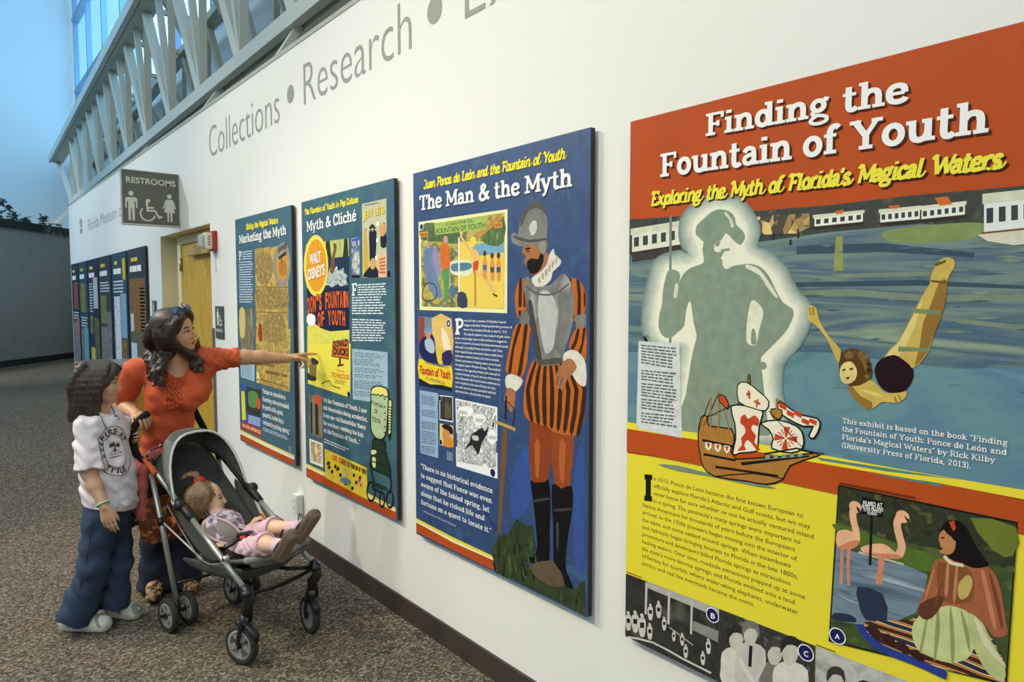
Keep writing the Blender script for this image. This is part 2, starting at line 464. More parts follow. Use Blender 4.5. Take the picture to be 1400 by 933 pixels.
T_, H_ = 1.0, 0.62
def el(cx, cy, rx, ry, n=14):
    return [(cx+rx*math.cos(2*PI*i/n), cy+ry*math.sin(2*PI*i/n)) for i in range(n+1)]
# skeleton alphabet: advance, strokes (weight, points, curved), slab serifs (x, y, left, right)
SK = {
 'F': (.80, [(T_,[(.22,0),(.22,1)],0),(H_,[(.22,.945),(.72,.945)],0),(H_,[(.22,.5),(.52,.5)],0),(H_,[(.69,1),(.69,.74)],0),(H_,[(.52,.62),(.52,.38)],0)], [(.22,0,.2,.2),(.22,1,.2,.1)]),
 'E': (.82, [(T_,[(.22,0),(.22,1)],0),(H_,[(.22,.945),(.72,.945)],0),(H_,[(.22,.5),(.52,.5)],0),(H_,[(.22,.055),(.74,.055)],0),(H_,[(.69,1),(.69,.76)],0),(H_,[(.71,0),(.71,.25)],0)], [(.22,0,.2,.1),(.22,1,.2,.1)]),
 'P': (.82, [(T_,[(.22,0),(.22,1)],0),(H_*1.2,[(.22,.94),(.48,.94),(.68,.86),(.7,.68),(.6,.52),(.4,.47),(.22,.47)],1)], [(.22,0,.2,.22),(.22,1,.2,.1)]),
 'R': (.9, [(T_,[(.22,0),(.22,1)],0),(H_*1.2,[(.22,.94),(.48,.94),(.66,.86),(.68,.7),(.58,.55),(.4,.5),(.22,.5)],1),(T_,[(.45,.5),(.74,.03)],0)], [(.22,0,.2,.2),(.22,1,.2,.1),(.76,0,.1,.12)]),
 'B': (.85, [(T_,[(.22,0),(.22,1)],0),(H_*1.2,[(.22,.94),(.5,.94),(.66,.84),(.62,.6),(.4,.52),(.22,.52)],1),(H_*1.2,[(.22,.52),(.5,.52),(.7,.4),(.7,.16),(.5,.06),(.22,.06)],1)], [(.22,0,.2,.1),(.22,1,.2,.1)]),
 'I': (.5, [(T_,[(.25,0),(.25,1)],0)], [(.25,0,.22,.22),(.25,1,.22,.22)]),
 'H': (.98, [(T_,[(.22,0),(.22,1)],0),(T_,[(.76,0),(.76,1)],0),(H_,[(.22,.5),(.76,.5)],0)], [(.22,0,.19,.19),(.22,1,.19,.19),(.76,0,.19,.19),(.76,1,.19,.19)]),
 'K': (.95, [(T_,[(.22,0),(.22,1)],0),(H_,[(.25,.42),(.74,.97)],0),(T_,[(.4,.56),(.78,.03)],0)], [(.22,0,.19,.19),(.22,1,.19,.19),(.8,0,.15,.14),(.74,1,.16,.14)]),
 'L': (.78, [(T_,[(.22,0),(.22,1)],0),(H_,[(.22,.055),(.72,.055)],0),(H_,[(.7,0),(.7,.28)],0)], [(.22,0,.2,.1),(.22,1,.2,.2)]),
 'U': (.95, [(T_,[(.22,1),(.22,.35),(.27,.12),(.46,.05),(.66,.12),(.74,.35),(.74,1)],1)], [(.22,1,.19,.19),(.74,1,.18,.17)]),
 'S': (.78, [(T_,[(.64,.78),(.52,.93),(.34,.94),(.18,.82),(.22,.62),(.42,.51),(.62,.4),(.66,.2),(.52,.06),(.3,.06),(.13,.2)],1),(H_,[(.66,.98),(.66,.7)],0),(H_,[(.11,.02),(.11,.3)],0)], []),
 'A': (.95, [(H_,[(.16,.02),(.46,.97)],0),(T_,[(.48,.97),(.8,.02)],0),(H_,[(.26,.34),(.68,.34)],0)], [(.14,0,.13,.15),(.8,0,.16,.15)]),
 'W': (1.3, [(T_,[(.14,.98),(.4,.05)],0),(H_,[(.4,.05),(.64,.8)],0),(T_,[(.64,.9),(.9,.05)],0),(H_,[(.9,.05),(1.14,.98)],0)], [(.14,1,.13,.17),(1.14,1,.15,.13)]),
 'J': (.7, [(T_,[(.5,1),(.5,.3),(.44,.1),(.28,.05),(.14,.14),(.1,.28)],1)], [(.5,1,.2,.18)]),
 'Y': (.95, [(T_,[(.15,.98),(.48,.45)],0),(H_*1.2,[(.8,.98),(.48,.45)],0),(T_,[(.48,.5),(.48,0)],0)], [(.48,0,.2,.2),(.15,1,.15,.18),(.8,1,.17,.15)]),
 'M': (1.14, [(H_,[(.2,0),(.2,1)],0),(T_,[(.2,.97),(.57,.2)],0),(H_*1.1,[(.57,.2),(.92,.97)],0),(T_,[(.93,0),(.93,1)],0)], [(.2,0,.18,.17),(.93,0,.19,.18),(.2,1,.19,.05),(.93,1,.06,.19)]),
 'T': (.86, [(T_,[(.43,0),(.43,1)],0),(H_,[(.06,.945),(.8,.945)],0),(H_,[(.09,1),(.09,.7)],0),(H_,[(.77,1),(.77,.7)],0)], [(.43,0,.2,.2)]),
 'C': (.84, [(T_,[(.7,.72),(.6,.9),(.42,.95),(.22,.82),(.14,.5),(.22,.18),(.42,.05),(.62,.09),(.75,.27)],1),(H_,[(.72,.97),(.72,.66)],0)], []),
 '&': (.98, [(T_,[(.88,.04),(.6,.32),(.34,.64),(.29,.82),(.42,.95),(.56,.86),(.5,.68),(.27,.5),(.15,.28),(.24,.08),(.46,.05),(.64,.2),(.76,.46)],1),(H_,[(.64,.48),(.9,.48)],0)], []),
 'i': (.42, [(T_,[(.21,0),(.21,.7)],0),(1.15,[(.2,.85),(.2,.99)],0)], [(.21,0,.18,.18),(.21,.7,.17,.08)]),
 'j': (.4, [(T_,[(.22,.7),(.22,-.1),(.14,-.24),(.0,-.24)],1),(1.15,[(.21,.85),(.21,.99)],0)], [(.22,.7,.17,.08)]),
 'l': (.42, [(T_,[(.21,0),(.21,1)],0)], [(.21,0,.18,.18),(.21,1,.17,.08)]),
 'n': (.82, [(T_,[(.2,0),(.2,.7)],0),(T_,[(.2,.45),(.3,.6),(.44,.645),(.56,.58),(.6,.42),(.6,.2),(.6,0)],1)], [(.2,0,.18,.18),(.6,0,.17,.18),(.2,.7,.17,.08)]),
 'm': (1.2, [(T_,[(.2,0),(.2,.7)],0),(T_,[(.2,.45),(.3,.6),(.42,.645),(.54,.58),(.58,.42),(.58,.2),(.58,0)],1),(T_,[(.58,.45),(.68,.6),(.8,.645),(.92,.58),(.96,.42),(.96,.2),(.96,0)],1)], [(.2,0,.17,.16),(.58,0,.15,.15),(.96,0,.15,.18),(.2,.7,.17,.08)]),
 'h': (.82, [(T_,[(.2,0),(.2,1)],0),(T_,[(.2,.45),(.3,.6),(.44,.645),(.56,.58),(.6,.42),(.6,.2),(.6,0)],1)], [(.2,0,.18,.18),(.6,0,.17,.18),(.2,1,.17,.08)]),
 'u': (.82, [(T_,[(.2,.7),(.2,.35),(.24,.12),(.38,.055),(.52,.12),(.6,.28)],1),(T_,[(.6,.7),(.6,0)],0)], [(.2,.7,.17,.08),(.6,.7,.16,.08),(.6,0,.05,.18)]),
 'd': (.78, [(T_,el(.33,.35,.2,.29),1),(T_,[(.57,0),(.57,1)],0)], [(.57,1,.18,.08),(.57,0,.05,.18)]),
 'b': (.78, [(T_,el(.44,.35,.2,.29),1),(T_,[(.2,0),(.2,1)],0)], [(.2,1,.17,.08)]),
 'p': (.8, [(T_,el(.46,.35,.2,.29),1),(T_,[(.22,-.28),(.22,.7)],0)], [(.22,.7,.17,.08),(.22,-.28,.17,.2)]),
 'q': (.8, [(T_,el(.34,.35,.2,.29),1),(T_,[(.58,-.28),(.58,.7)],0)], [(.58,-.28,.18,.17)]),
 'g': (.74, [(T_*.9,el(.32,.44,.18,.2),1),(H_*1.1,[(.22,.26),(.14,.17),(.2,.08),(.42,.04),(.58,-.04),(.58,-.18),(.4,-.26),(.18,-.24),(.08,-.14),(.16,-.02),(.26,.03)],1),(H_*1.3,[(.44,.57),(.54,.67),(.64,.64)],0)], []),
 't': (.52, [(T_,[(.22,.93),(.22,.5),(.22,.2),(.27,.07),(.37,.055),(.47,.13)],1),(H_,[(.04,.645),(.44,.645)],0)], []),
 'e': (.68, [(H_,[(.14,.36),(.54,.36)],0),(T_,[(.55,.36),(.51,.57),(.34,.645),(.17,.56),(.12,.35),(.18,.13),(.34,.055),(.5,.09),(.58,.18)],1)], []),
 'c': (.64, [(T_,[(.52,.5),(.45,.61),(.32,.645),(.17,.56),(.12,.35),(.18,.13),(.34,.055),(.48,.09),(.56,.18)],1),(H_,[(.53,.68),(.53,.46)],0)], []),
 'o': (.70, [(T_,el(.35,.35,.22,.29),1)], []),
 'a': (.70, [(T_*.9,[(.13,.5),(.22,.62),(.35,.645),(.46,.58),(.49,.42),(.49,.2),(.49,0)],1),(T_*.85,[(.48,.4),(.3,.38),(.15,.29),(.15,.13),(.27,.055),(.41,.11),(.48,.22)],1)], [(.49,0,.05,.18)]),
 'f': (.52, [(T_,[(.5,.88),(.42,.95),(.3,.92),(.23,.76),(.23,.4),(.23,0)],1),(H_,[(.05,.645),(.43,.645)],0)], [(.23,0,.18,.21)]),
 'r': (.62, [(T_,[(.2,0),(.2,.7)],0),(T_,[(.2,.42),(.3,.58),(.42,.65),(.54,.6)],1)], [(.2,0,.18,.2),(.2,.7,.17,.08)]),
 's': (.6, [(T_*.9,[(.49,.52),(.4,.63),(.26,.645),(.15,.54),(.2,.42),(.38,.34),(.48,.2),(.4,.07),(.25,.055),(.11,.16)],1)], []),
 'v': (.74, [(T_,[(.14,.68),(.37,.04)],0),(H_*1.2,[(.6,.68),(.37,.04)],0)], [(.14,.7,.14,.14),(.6,.7,.13,.13)]),
 'w': (1.06, [(T_,[(.14,.68),(.34,.04)],0),(H_,[(.34,.04),(.52,.6)],0),(T_,[(.52,.66),(.72,.04)],0),(H_,[(.72,.04),(.92,.68)],0)], [(.14,.7,.14,.14),(.92,.7,.13,.13)]),
 'x': (.76, [(T_,[(.14,.68),(.6,.02)],0),(H_*1.1,[(.6,.68),(.14,.02)],0)], [(.14,.7,.13,.13),(.6,.7,.13,.13),(.14,0,.13,.13),(.6,0,.13,.13)]),
 'y': (.76, [(T_,[(.14,.68),(.38,.05)],0),(H_*1.2,[(.62,.68),(.38,.02),(.28,-.2),(.14,-.24)],0)], [(.14,.7,.14,.15),(.62,.7,.14,.13)]),
 'k': (.8, [(T_,[(.2,0),(.2,1)],0),(H_*1.1,[(.22,.28),(.56,.66)],0),(T_,[(.36,.4),(.62,.03)],0)], [(.2,0,.17,.16),(.2,1,.17,.08),(.62,0,.12,.14),(.56,.7,.13,.13)]),
 'z': (.66, [(H_,[(.1,.645),(.56,.645)],0),(T_,[(.54,.62),(.1,.06)],0),(H_,[(.1,.055),(.58,.055)],0)], []),
 '.': (.3, [(1.2,[(.14,0),(.14,.15)],0)], []), ',': (.3, [(1.1,[(.16,.14),(.08,-.14)],0)], []),
 ':': (.3, [(1.2,[(.14,0),(.14,.15)],0),(1.2,[(.14,.5),(.14,.65)],0)], []),
 "'": (.26, [(1.0,[(.16,1),(.1,.72)],0)], []), '“': (.44, [(.9,[(.1,.74),(.16,1)],0),(.9,[(.28,.74),(.34,1)],0)], []), '”': (.44, [(.9,[(.16,1),(.1,.74)],0),(.9,[(.34,1),(.28,.74)],0)], []),
 '(': (.4, [(.8,[(.32,1.05),(.16,.7),(.14,.4),(.2,.05),(.32,-.15)],1)], []), ')': (.4, [(.8,[(.08,1.05),(.24,.7),(.26,.4),(.2,.05),(.08,-.15)],1)], []),
 '0': (.72, [(T_,el(.36,.5,.22,.44),1)], []), '1': (.55, [(T_,[(.28,0),(.28,1)],0),(H_,[(.28,.95),(.08,.8)],0)], [(.28,0,.2,.2)]),
 '2': (.72, [(T_,[(.12,.74),(.2,.9),(.38,.95),(.54,.84),(.52,.62),(.3,.34),(.12,.06)],1),(H_*1.2,[(.12,.06),(.62,.06)],0)], []),
 '3': (.7, [(T_,[(.12,.82),(.3,.95),(.5,.86),(.5,.64),(.3,.53)],1),(T_,[(.3,.53),(.54,.42),(.56,.18),(.36,.05),(.1,.16)],1)], []),
 '-': (.45, [(.8,[(.08,.36),(.36,.36)],0)], []), ' ': (.36, [], []),
}
SK['é'] = (SK['e'][0], SK['e'][1]+[(.7,[(.3,.8),(.46,1.0)],0)], []); SK['ó'] = (SK['o'][0], SK['o'][1]+[(.7,[(.32,.8),(.48,1.0)],0)], [])

def ribbon(pts, w, closed=False):
    P = np.array(pts, float); n = len(P); L = []; R_ = []
    for i in range(n):
        a = P[i]-P[i-1] if i else P[1]-P[0]; b = P[i+1]-P[i] if i < n-1 else P[-1]-P[-2]
        if closed and i in (0, n-1): a = P[-1]-P[-2]; b = P[1]-P[0]
        a = a/(np.linalg.norm(a)+1e-9); b = b/(np.linalg.norm(b)+1e-9); t = a+b; t = t/(np.linalg.norm(t)+1e-9)
        nn = np.array((-t[1], t[0])); c = max(.6, nn@np.array((-a[1], a[0])))
        L.append(P[i]+nn*w/2/c); R_.append(P[i]-nn*w/2/c)
    return [[L[i], R_[i], R_[i+1], L[i+1]] for i in range(n-1)]

def sk_glyph(ch, style, weight):
    g = SK.get(ch)
    if g is None: return None
    adv, strokes, ser = g; out = []
    for wt, pts, cur in strokes:
        closed = cur and pts[0] == pts[-1] or (cur and np.hypot(pts[0][0]-pts[-1][0], pts[0][1]-pts[-1][1]) < 1e-6)
        p = pts
        if cur: p = crom(pts[:-1], 3, True)+[np.array(pts[0])] if closed else crom(pts, 3, False)
        out += ribbon(p, weight*(wt if style == 'slab' else .55+.45*wt), closed)
    if style == 'slab':
        th = weight*.66
        for x, y, l, r in ser:
            y0, y1 = (0, th) if y == 0 else ((y, y+th) if y < 0 else (y-th, y))
            out.append([(x-l, y0), (x+r, y0), (x+r, y1), (x-l, y1)])
    if style == 'script':
        if ch.islower() or ch in 'éó':
            out += ribbon(crom([(adv-.26, .10), (adv-.12, .02), (adv+.04, .08), (adv+.16, .3)], 3, False), weight*.5)
        elif ch.isupper():
            out += ribbon(crom([(-.02, .84), (.06, .97), (.16, .99), (.26, .93)], 3, False), weight*.8)
    return out, adv

def layout(s, style='sans', weight=.16, bold=0.0, res=3, track=0.0):
    """text as flat polygons in em space (cap height 1); returns verts, faces, width"""
    V = []; Fc = []; x = 0.0
    for ch in s:
        g = sk_glyph(ch, style, weight) if style != 'sans' else None
        if g is None:
            vs, fs, adv = sans_glyph(ch, bold, res); o = len(V)
            V += [(a+x, b) for a, b in vs]; Fc += [tuple(i+o for i in f) for f in fs]
        else:
            polys, adv = g
            for p in polys:
                o = len(V)
                for q in p:
                    V.append((q[0]+x+((.24*q[1]) if style == 'script' else 0), q[1]))
                Fc.append(tuple(range(o, o+len(p))))
        x += (.22 if style == 'script' and ch == ' ' else 0)+adv*(.80 if style == 'script' else (.94 if style == 'slab' else 1)) + track
    return V, Fc, max([v[0] for v in V] or [x])

def PM(rgb, rough=0.4):
    n = 'print_ink_%02x%02x%02x' % tuple(int(v) for v in rgb)
    return mat(n, rgb, .5, spec=0.12, var=(.10 if 40 < max(rgb) < 234 else 0), vscale=34)

def K(ox, oy, s):
    return lambda *pts: [(ox+x/s, oy+y/s) for x, y in pts]

class Print:
    """flat printing on a board whose face is the plane x = X; surveyed points are taken from the photograph"""
    LAY = 0.000016
    def __init__(s, X): s.X = X; s.k = 1; s.mb = MB()
    def new(s): s.mb = MB(); return s
    clip = None
    def P(s, p):
        q = np.array(onplane(p[0], p[1], 0, s.X))
        if s.clip:
            yl, yr, zt, zb = s.clip
            q[1] = min(max(q[1], yr), yl); q[2] = min(max(q[2], zb), zt)
        return q
    def w(s, q): return q-np.array((s.LAY*s.k, 0, 0))
    def poly(s, pts, m, smooth=0):
        m = PM(m) if isinstance(m, tuple) else m
        q = [s.P(p) for p in pts]
        if smooth: q = crom(q, smooth)
        s.k += 1
        s.mb.add([s.w(p) for p in q], [tuple(range(len(q)))], m); return s
    def polys(s, lst, m, smooth=0):
        m = PM(m) if isinstance(m, tuple) else m
        s.k += 1
        for i, pts in enumerate(lst):
            q = [s.P(p) for p in pts]
            if smooth: q = crom(q, smooth)
            s.mb.add([s.w(p)-np.array((5e-7*(i % 29), 0, 0)) for p in q], [tuple(range(len(q)))], m)
        return s
    def line(s, pts, wd, m, smooth=0, closed=False):
        m = PM(m) if isinstance(m, tuple) else m
        q = [s.P(p) for p in pts]
        if smooth: q = crom(q, smooth, closed)
        if closed: q = list(q)+[q[0]]
        s.k += 1
        for j, quad in enumerate(ribbon([(-p[1], p[2]) for p in q], wd, closed)):
            s.mb.add([s.w(np.array((s.X-5e-7*(j % 29), -a[0], a[1]))) for a in quad], [(0, 1, 2, 3)], m)
        return s
    def disc(s, c, r, m, n=20, ry=None):
        m = PM(m) if isinstance(m, tuple) else m
        c = s.P(c); s.k += 1
        s.mb.add([s.w(np.array((s.X, c[1]-r*math.cos(2*PI*i/n), c[2]+(ry or r)*math.sin(2*PI*i/n)))) for i in range(n)], [tuple(range(n))], m); return s
    def text(s, t, p0, p1, ptop=None, cap=None, m=(255, 255, 255), shadow=None, sh=(.012, -.012), **kw):
        """baseline from p0 to p1, cap height up to ptop (or given in metres)"""
        m = PM(m) if isinstance(m, tuple) else m
        a, b = s.P(p0), s.P(p1)
        cap = cap if cap else s.P(ptop)[2]-a[2]
        V, Fc, wd = layout(t, **kw)
        u = (b-a)/wd; mo = 0 if kw.get('style', 'sans') == 'sans' else 5e-7
        if shadow:
            s.k += 1
            s.mb.add([s.w(a+u*x+np.array((-mo*(i//4 % 29), -sh[0]*cap*6, cap*y+sh[1]*cap*6))) for i, (x, y) in enumerate(V)], Fc, PM(shadow))
        s.k += 1
        s.mb.add([s.w(a+u*x+np.array((-mo*(i//4 % 29), 0, cap*y))) for i, (x, y) in enumerate(V)], Fc, m); return s
    def para(s, lines, pa, pz, ref, pref, m, capk=.56, indent=(), **kw):
        """lines of text: first baseline at pa, last at pz, line number ref ends at pref"""
        m = PM(m) if isinstance(m, tuple) else m
        a, z = s.P(pa), s.P(pz); n = len(lines); dz = (z-a)/max(1, n-1)
        y0 = z[1] if indent else a[1]
        st = [s.P(indent[i])[1] if i < len(indent) else y0+0*i for i in range(n)]
        e = s.P(pref); lay = [layout(t, **kw) for t in lines]
        sx = (st[ref]-e[1])/lay[ref][2]
        lead = abs(dz[2]) if n > 1 else None
        cap = lead*capk; mo = 0 if kw.get('style', 'sans') == 'sans' else 5e-7
        s.k += 1
        for i, (V, Fc, wd) in enumerate(lay):
            o = np.array((s.X, st[i], a[2]+dz[2]*i))
            s.mb.add([s.w(o+np.array((-mo*(j//4 % 29), -sx*x, cap*y))) for j, (x, y) in enumerate(V)], Fc, m)
        return s
    def rules(s, pts, n, m, fill=.5, ragged=.15, seed=1):
        """n lines of illegibly small print filling a quad (top left, top right, bottom right, bottom left)"""
        m = PM(m) if isinstance(m, tuple) else m
        q = [s.P(p) for p in pts]; rd = random.Random(seed); s.k += 1
        for i in range(n):
            f0 = (i+.2)/n; f1 = (i+.2+fill)/n
            x = 0.0; end = 1-rd.random()*ragged
            while x < end-.02:
                ln = min(rd.uniform(.06, .2), end-x)
                c = []
                for fx, fy in ((x, f0), (x+ln, f0), (x+ln, f1), (x, f1)):
                    top = q[0]+(q[1]-q[0])*fx; bot = q[3]+(q[2]-q[3])*fx
                    c.append(s.w(top+(bot-top)*fy))
                s.mb.add(c, [(0, 1, 2, 3)], m); x += ln+.025
        return s
    def done(s, name, parent, base=None):
        o = s.mb.build(name, parent); s.mb = MB()
        if base: s.k = base      # the next print does not lie over this one
        return o

XF = 1.620
def panel(name, label, group, tl, tr_, bl, br, m, X=XF, t=0.022):
    """a board standing off the wall, its face at X; corners from the survey"""
    yl = (onplane(*tl, 0, X)[1]+onplane(*bl, 0, X)[1])/2; yr = (onplane(*tr_, 0, X)[1]+onplane(*br, 0, X)[1])/2
    zt = (onplane(*tl, 0, X)[2]+onplane(*tr_, 0, X)[2])/2; zb = (onplane(*bl, 0, X)[2]+onplane(*br, 0, X)[2])/2
    return panel_box(name, label, group, yl, yr, zt, zb, m, X, t)
def panel_box(name, label, group, yl, yr, zt, zb, m, X=XF, t=0.022):
    e = thing(name, label, 'exhibit panel', (X, (yl+yr)/2, zb), 0, group)
    mb = MB().box((X+0.003, yr, zb), (X+t, yl, zt), mat('board_edge_black', (20, 20, 24), 0.5))
    mb.box((X, yr, zb), (X+0.003, yl, zt), m)
    mb.box((X+t, yr+.15, zt-.30), (XW-.0006, yr+.19, zt-.26), M_BLACK).box((X+t, yl-.19, zt-.30), (XW-.0006, yl-.15, zt-.26), M_BLACK)
    mb.box((X+t, yr+.15, zb+.26), (XW-.0006, yr+.19, zb+.30), M_BLACK).box((X+t, yl-.19, zb+.26), (XW-.0006, yl-.15, zb+.30), M_BLACK)
    mb.build('board', e)
    return e, (yl, yr, zt, zb)
G_P = 'large exhibit panels on the display wall'
# ================================================================== panel: title panel (orange and yellow)
WHITE = (246, 244, 238); INK = (28, 26, 24); YEL = (234, 216, 58); ORG = (186, 80, 32)
M_ORG = mat('print_orange', ORG, 0.5, spec=.12, var=0.06, vscale=4)
pn, (yl, yr, zt, zb) = panel('exhibit_panel', 'large orange and yellow title panel with a swimmer and a grey soldier silhouette', G_P,
                             (864, 160), (1452, 26), (853, 875), (1440, 1148), PM(ORG))
pr = Print(XF); pr.clip = (yl, yr, zt, zb)
pr.poly([(840, 616), (1000, 640), (1447, 720), (1520, 740), (1520, 1300), (840, 900)], PM(YEL)); pr.done('text_field', pn)
YR = 0.345
def px_right(y_at_1400, slope):   # continue a slanting line beyond the frame
    return (1447, y_at_1400+slope*47)
# header, photo band, stripes
pr.poly([(840, 150), (1400, 25), (1520, -20), (1520, 240), (1447, 247), (1400, 254), (1300, 262), (1240, 268), (1180, 275), (1130, 281), (1060, 285), (1000, 291), (930, 296), (845, 302)], M_ORG)
pr.done('header_field', pn)
SEA = ramp('print_water', [(52, 70, 84), (84, 108, 118), (120, 140, 128), (70, 98, 118), (142, 158, 132)], 3.2, 'noise', (1, .5, 5.0), 0.4, 5, .32, .68, distort=.6)
DEEP = ramp('print_deep_water', [(84, 126, 132), (106, 146, 150), (92, 128, 150), (124, 160, 164)], 4, 'noise', (1, .7, 2.2), 0.4, 5, .32, .68, distort=.8)
TREES = ramp('print_dark_trees', [(24, 28, 24), (52, 56, 44), (40, 44, 36), (86, 88, 66)], 22, 'noise', (1, 1, 1), 0.5, 6)
def lat(pts):  # helper: scene polygon
    return pts
pr.poly([(845, 302), (1000, 291), (1130, 281), (1240, 268), (1400, 254), (1520, 240), (1520, 296), (1400, 304), (1130, 326), (845, 350)], TREES)
pr.poly([(845, 349), (1000, 336), (1130, 318), (1260, 306), (1520, 322), (1520, 525), (1130, 500), (845, 490)], SEA)
pr.poly([(845, 480), (1130, 482), (1300, 505), (1520, 505), (1520, 692), (1400, 672), (1250, 645), (1123, 625), (1000, 603), (845, 576)], DEEP)
c = K(1080, 240, 2.222)
pr.polys([c((0, 352), (180, 345), (430, 365), (711, 360), (711, 378), (430, 385), (200, 368), (0, 368)), c((120, 300), (430, 292), (430, 305), (150, 312)),
          c((440, 430), (711, 455), (711, 470), (520, 450)), c((0, 420), (60, 412), (60, 425), (0, 432))], (124, 140, 118))
pr.polys([c((20, 215), (280, 205), (560, 235), (560, 250), (290, 232), (20, 240)), c((0, 325), (400, 318), (711, 335), (711, 345), (400, 335), (0, 340))], (62, 82, 96))
pr.polys([c((140, 185), (160, 185), (162, 290), (132, 290))], (150, 156, 88))
pr.poly(c((300, 165), (560, 142), (590, 165), (540, 195), (350, 205), (290, 195)), (132, 150, 92), 3)
rd = random.Random(9)
for i in range(40):
    x = rd.uniform(-60, 700); y = rd.uniform(210, 660); l_ = rd.uniform(30, 120)
    pr.poly(c((x, y), (x+l_*.5, y-3), (x+l_, y-1), (x+l_*.5, y+3)), [(112, 132, 132), (84, 108, 122), (138, 150, 124), (70, 92, 108)][i % 4])
# pavilions and boats on the far shore
def boat(k, x0, y0, x1, y1, h, roof=(222, 222, 196), body=(238, 238, 222), hull=(58, 54, 44), n=6):
    pr.poly(k((x0, y0-h), (x1, y1-h), (x1, y1), (x0, y0)), body)
    pr.poly(k((x0-5, y0-h*1.25), (x1+5, y1-h*1.25), (x1+5, y1-h*.92), (x0-5, y0-h*.92)), roof)
    pr.polys([k((x0+(x1-x0)*(i+.2)/n, y0+(y1-y0)*(i+.2)/n-h*.78), (x0+(x1-x0)*(i+.75)/n, y0+(y1-y0)*(i+.75)/n-h*.78), (x0+(x1-x0)*(i+.75)/n, y0+(y1-y0)*(i+.75)/n-h*.3), (x0+(x1-x0)*(i+.2)/n, y0+(y1-y0)*(i+.2)/n-h*.3)) for i in range(n)], (62, 70, 68))
    pr.poly(k((x0-8, y0-2), (x1+8, y1-2), (x1, y1+h*.22), (x0, y0+h*.22)), hull)
boat(c, 75, 158, 222, 142, 30); boat(c, 275, 146, 395, 134, 34); boat(c, 400, 136, 532, 120, 34)
pr.polys([c((140, 108), (165, 104), (160, 116), (140, 118)), c((300, 92), (335, 90), (330, 100), (302, 102)), c((440, 68), (480, 64), (494, 88), (455, 92))], (214, 110, 44))
boat(c, 590, 175, 815, 150, 95, (214, 216, 190), (232, 234, 226), (120, 82, 44), 6)
pr.poly(c((570, 180), (815, 155), (815, 200), (680, 212), (600, 200)), (222, 214, 190))
d_ = K(850, 240, 2.332)
boat(d_, 34, 248, 206, 218, 62, (212, 214, 186), (226, 226, 204), (62, 50, 40), 6)
pr.poly(d_((34, 252), (216, 222), (222, 238), (120, 262), (34, 276)), (70, 62, 58))
CROWD = ramp('print_crowd', [(70, 60, 44), (214, 176, 96), (150, 112, 60), (230, 200, 130)], 60, 'cells', (1, 1, .6), 0.5)
pr.poly(d_((385, 150), (430, 132), (600, 120), (600, 165), (560, 185), (440, 190), (390, 175)), CROWD)
pr.polys([d_((560, 170), (566, 170), (566, 200), (560, 200)), d_((536, 205), (542, 205), (542, 222), (534, 222)), d_((480, 185), (486, 185), (486, 205), (478, 205))], (60, 52, 44))
pr.done('printed_scene', pn)
# soldier silhouette with printed glow
SIL = [(238,190),(240,160),(263,138),(285,118),(312,108),(345,115),(362,135),(366,157),(388,178),(394,200),(380,222),(360,210),(342,190),(330,186),(320,205),(300,215),(296,240),(314,245),(330,238),(318,262),(318,280),(335,300),(352,290),(402,282),(440,290),(470,320),(492,365),(515,405),(545,425),(548,450),(530,490),(505,520),(480,545),(450,575),(445,590),(450,640),(456,700),(466,780),(470,830),(195,815),(205,700),(215,640),(222,590),(232,545),(240,510),(230,470),(222,410),(214,405),(205,440),(200,480),(180,500),(155,520),(130,510),(118,480),(122,440),(130,410),(132,370),(140,330),(150,303),(176,303),(188,320),(182,345),(195,318),(220,295),(255,283),(263,270),(258,235),(262,212)]
def grow(pts, k, cx=320, cy=420):
    out = []
    n = len(pts)
    for i in range(n):
        a, b = np.array(pts[i-1], float), np.array(pts[(i+1) % n], float); t = b-a; t /= np.linalg.norm(t)+1e-6
        out.append(tuple(np.array(pts[i])+np.array((t[1], -t[0]))*k))
    return out
GL = [(215,190),(222,140),(270,100),(320,90),(375,110),(410,170),(405,235),(445,262),(500,310),(535,380),(572,420),(570,470),(540,530),(490,590),(480,680),(490,830),(180,812),(185,700),(200,600),(205,545),(180,540),(140,540),(100,500),(98,430),(112,350),(130,290),(165,275),(215,270),(235,250)]
for k_, cc in [(34-5.2*i, tuple(int(a+(b-a)*(i/9)**.8) for a, b in zip((122, 142, 136), (238, 236, 210)))) for i in range(10)]:
    pr.poly(d_(*[(max(30, x), y) for x, y in grow(GL, k_)]), cc, 3)
GRN = (136, 152, 130)
pr.polys([d_((153, 130), (161, 130), (160, 330), (152, 330)), d_((152, 490), (160, 490), (158, 836), (150, 836))], (122, 136, 124))
pr.poly(d_(*SIL), GRN, 2)
pr.poly(d_((300,216),(322,206),(331,190),(344,195),(360,212),(362,250),(352,285),(335,296),(320,280),(318,262),(330,238),(314,244),(298,238)), (234, 232, 206), 2)
pr.polys([d_((300, 215), (316, 208), (312, 224), (300, 228)), d_((316, 236), (345, 232), (345, 240), (318, 243)), d_((312, 262), (322, 270), (322, 296), (314, 290))], GRN)
pr.poly(d_((416,398),(440,412),(452,440),(440,490),(428,540),(402,535),(398,500),(404,440)), (230, 230, 200), 3)
pr.poly(d_((414, 500), (420, 488), (428, 500), (430, 535), (414, 538)), GRN, 2)
pr.poly(d_((400, 284), (440, 300), (470, 340), (498, 385), (490, 388), (462, 352), (440, 318), (398, 296)), (226, 228, 200), 2)
pr.disc(d_((452, 607))[0], .010, GRN)
pr.poly(d_((172, 345), (182, 352), (176, 390), (166, 385)), (214, 216, 190), 2)
pr.poly(d_((335, 118), (352, 140), (358, 162), (350, 165), (342, 140), (328, 122)), (214, 216, 190), 2)
pr.done('soldier_silhouette', pn)
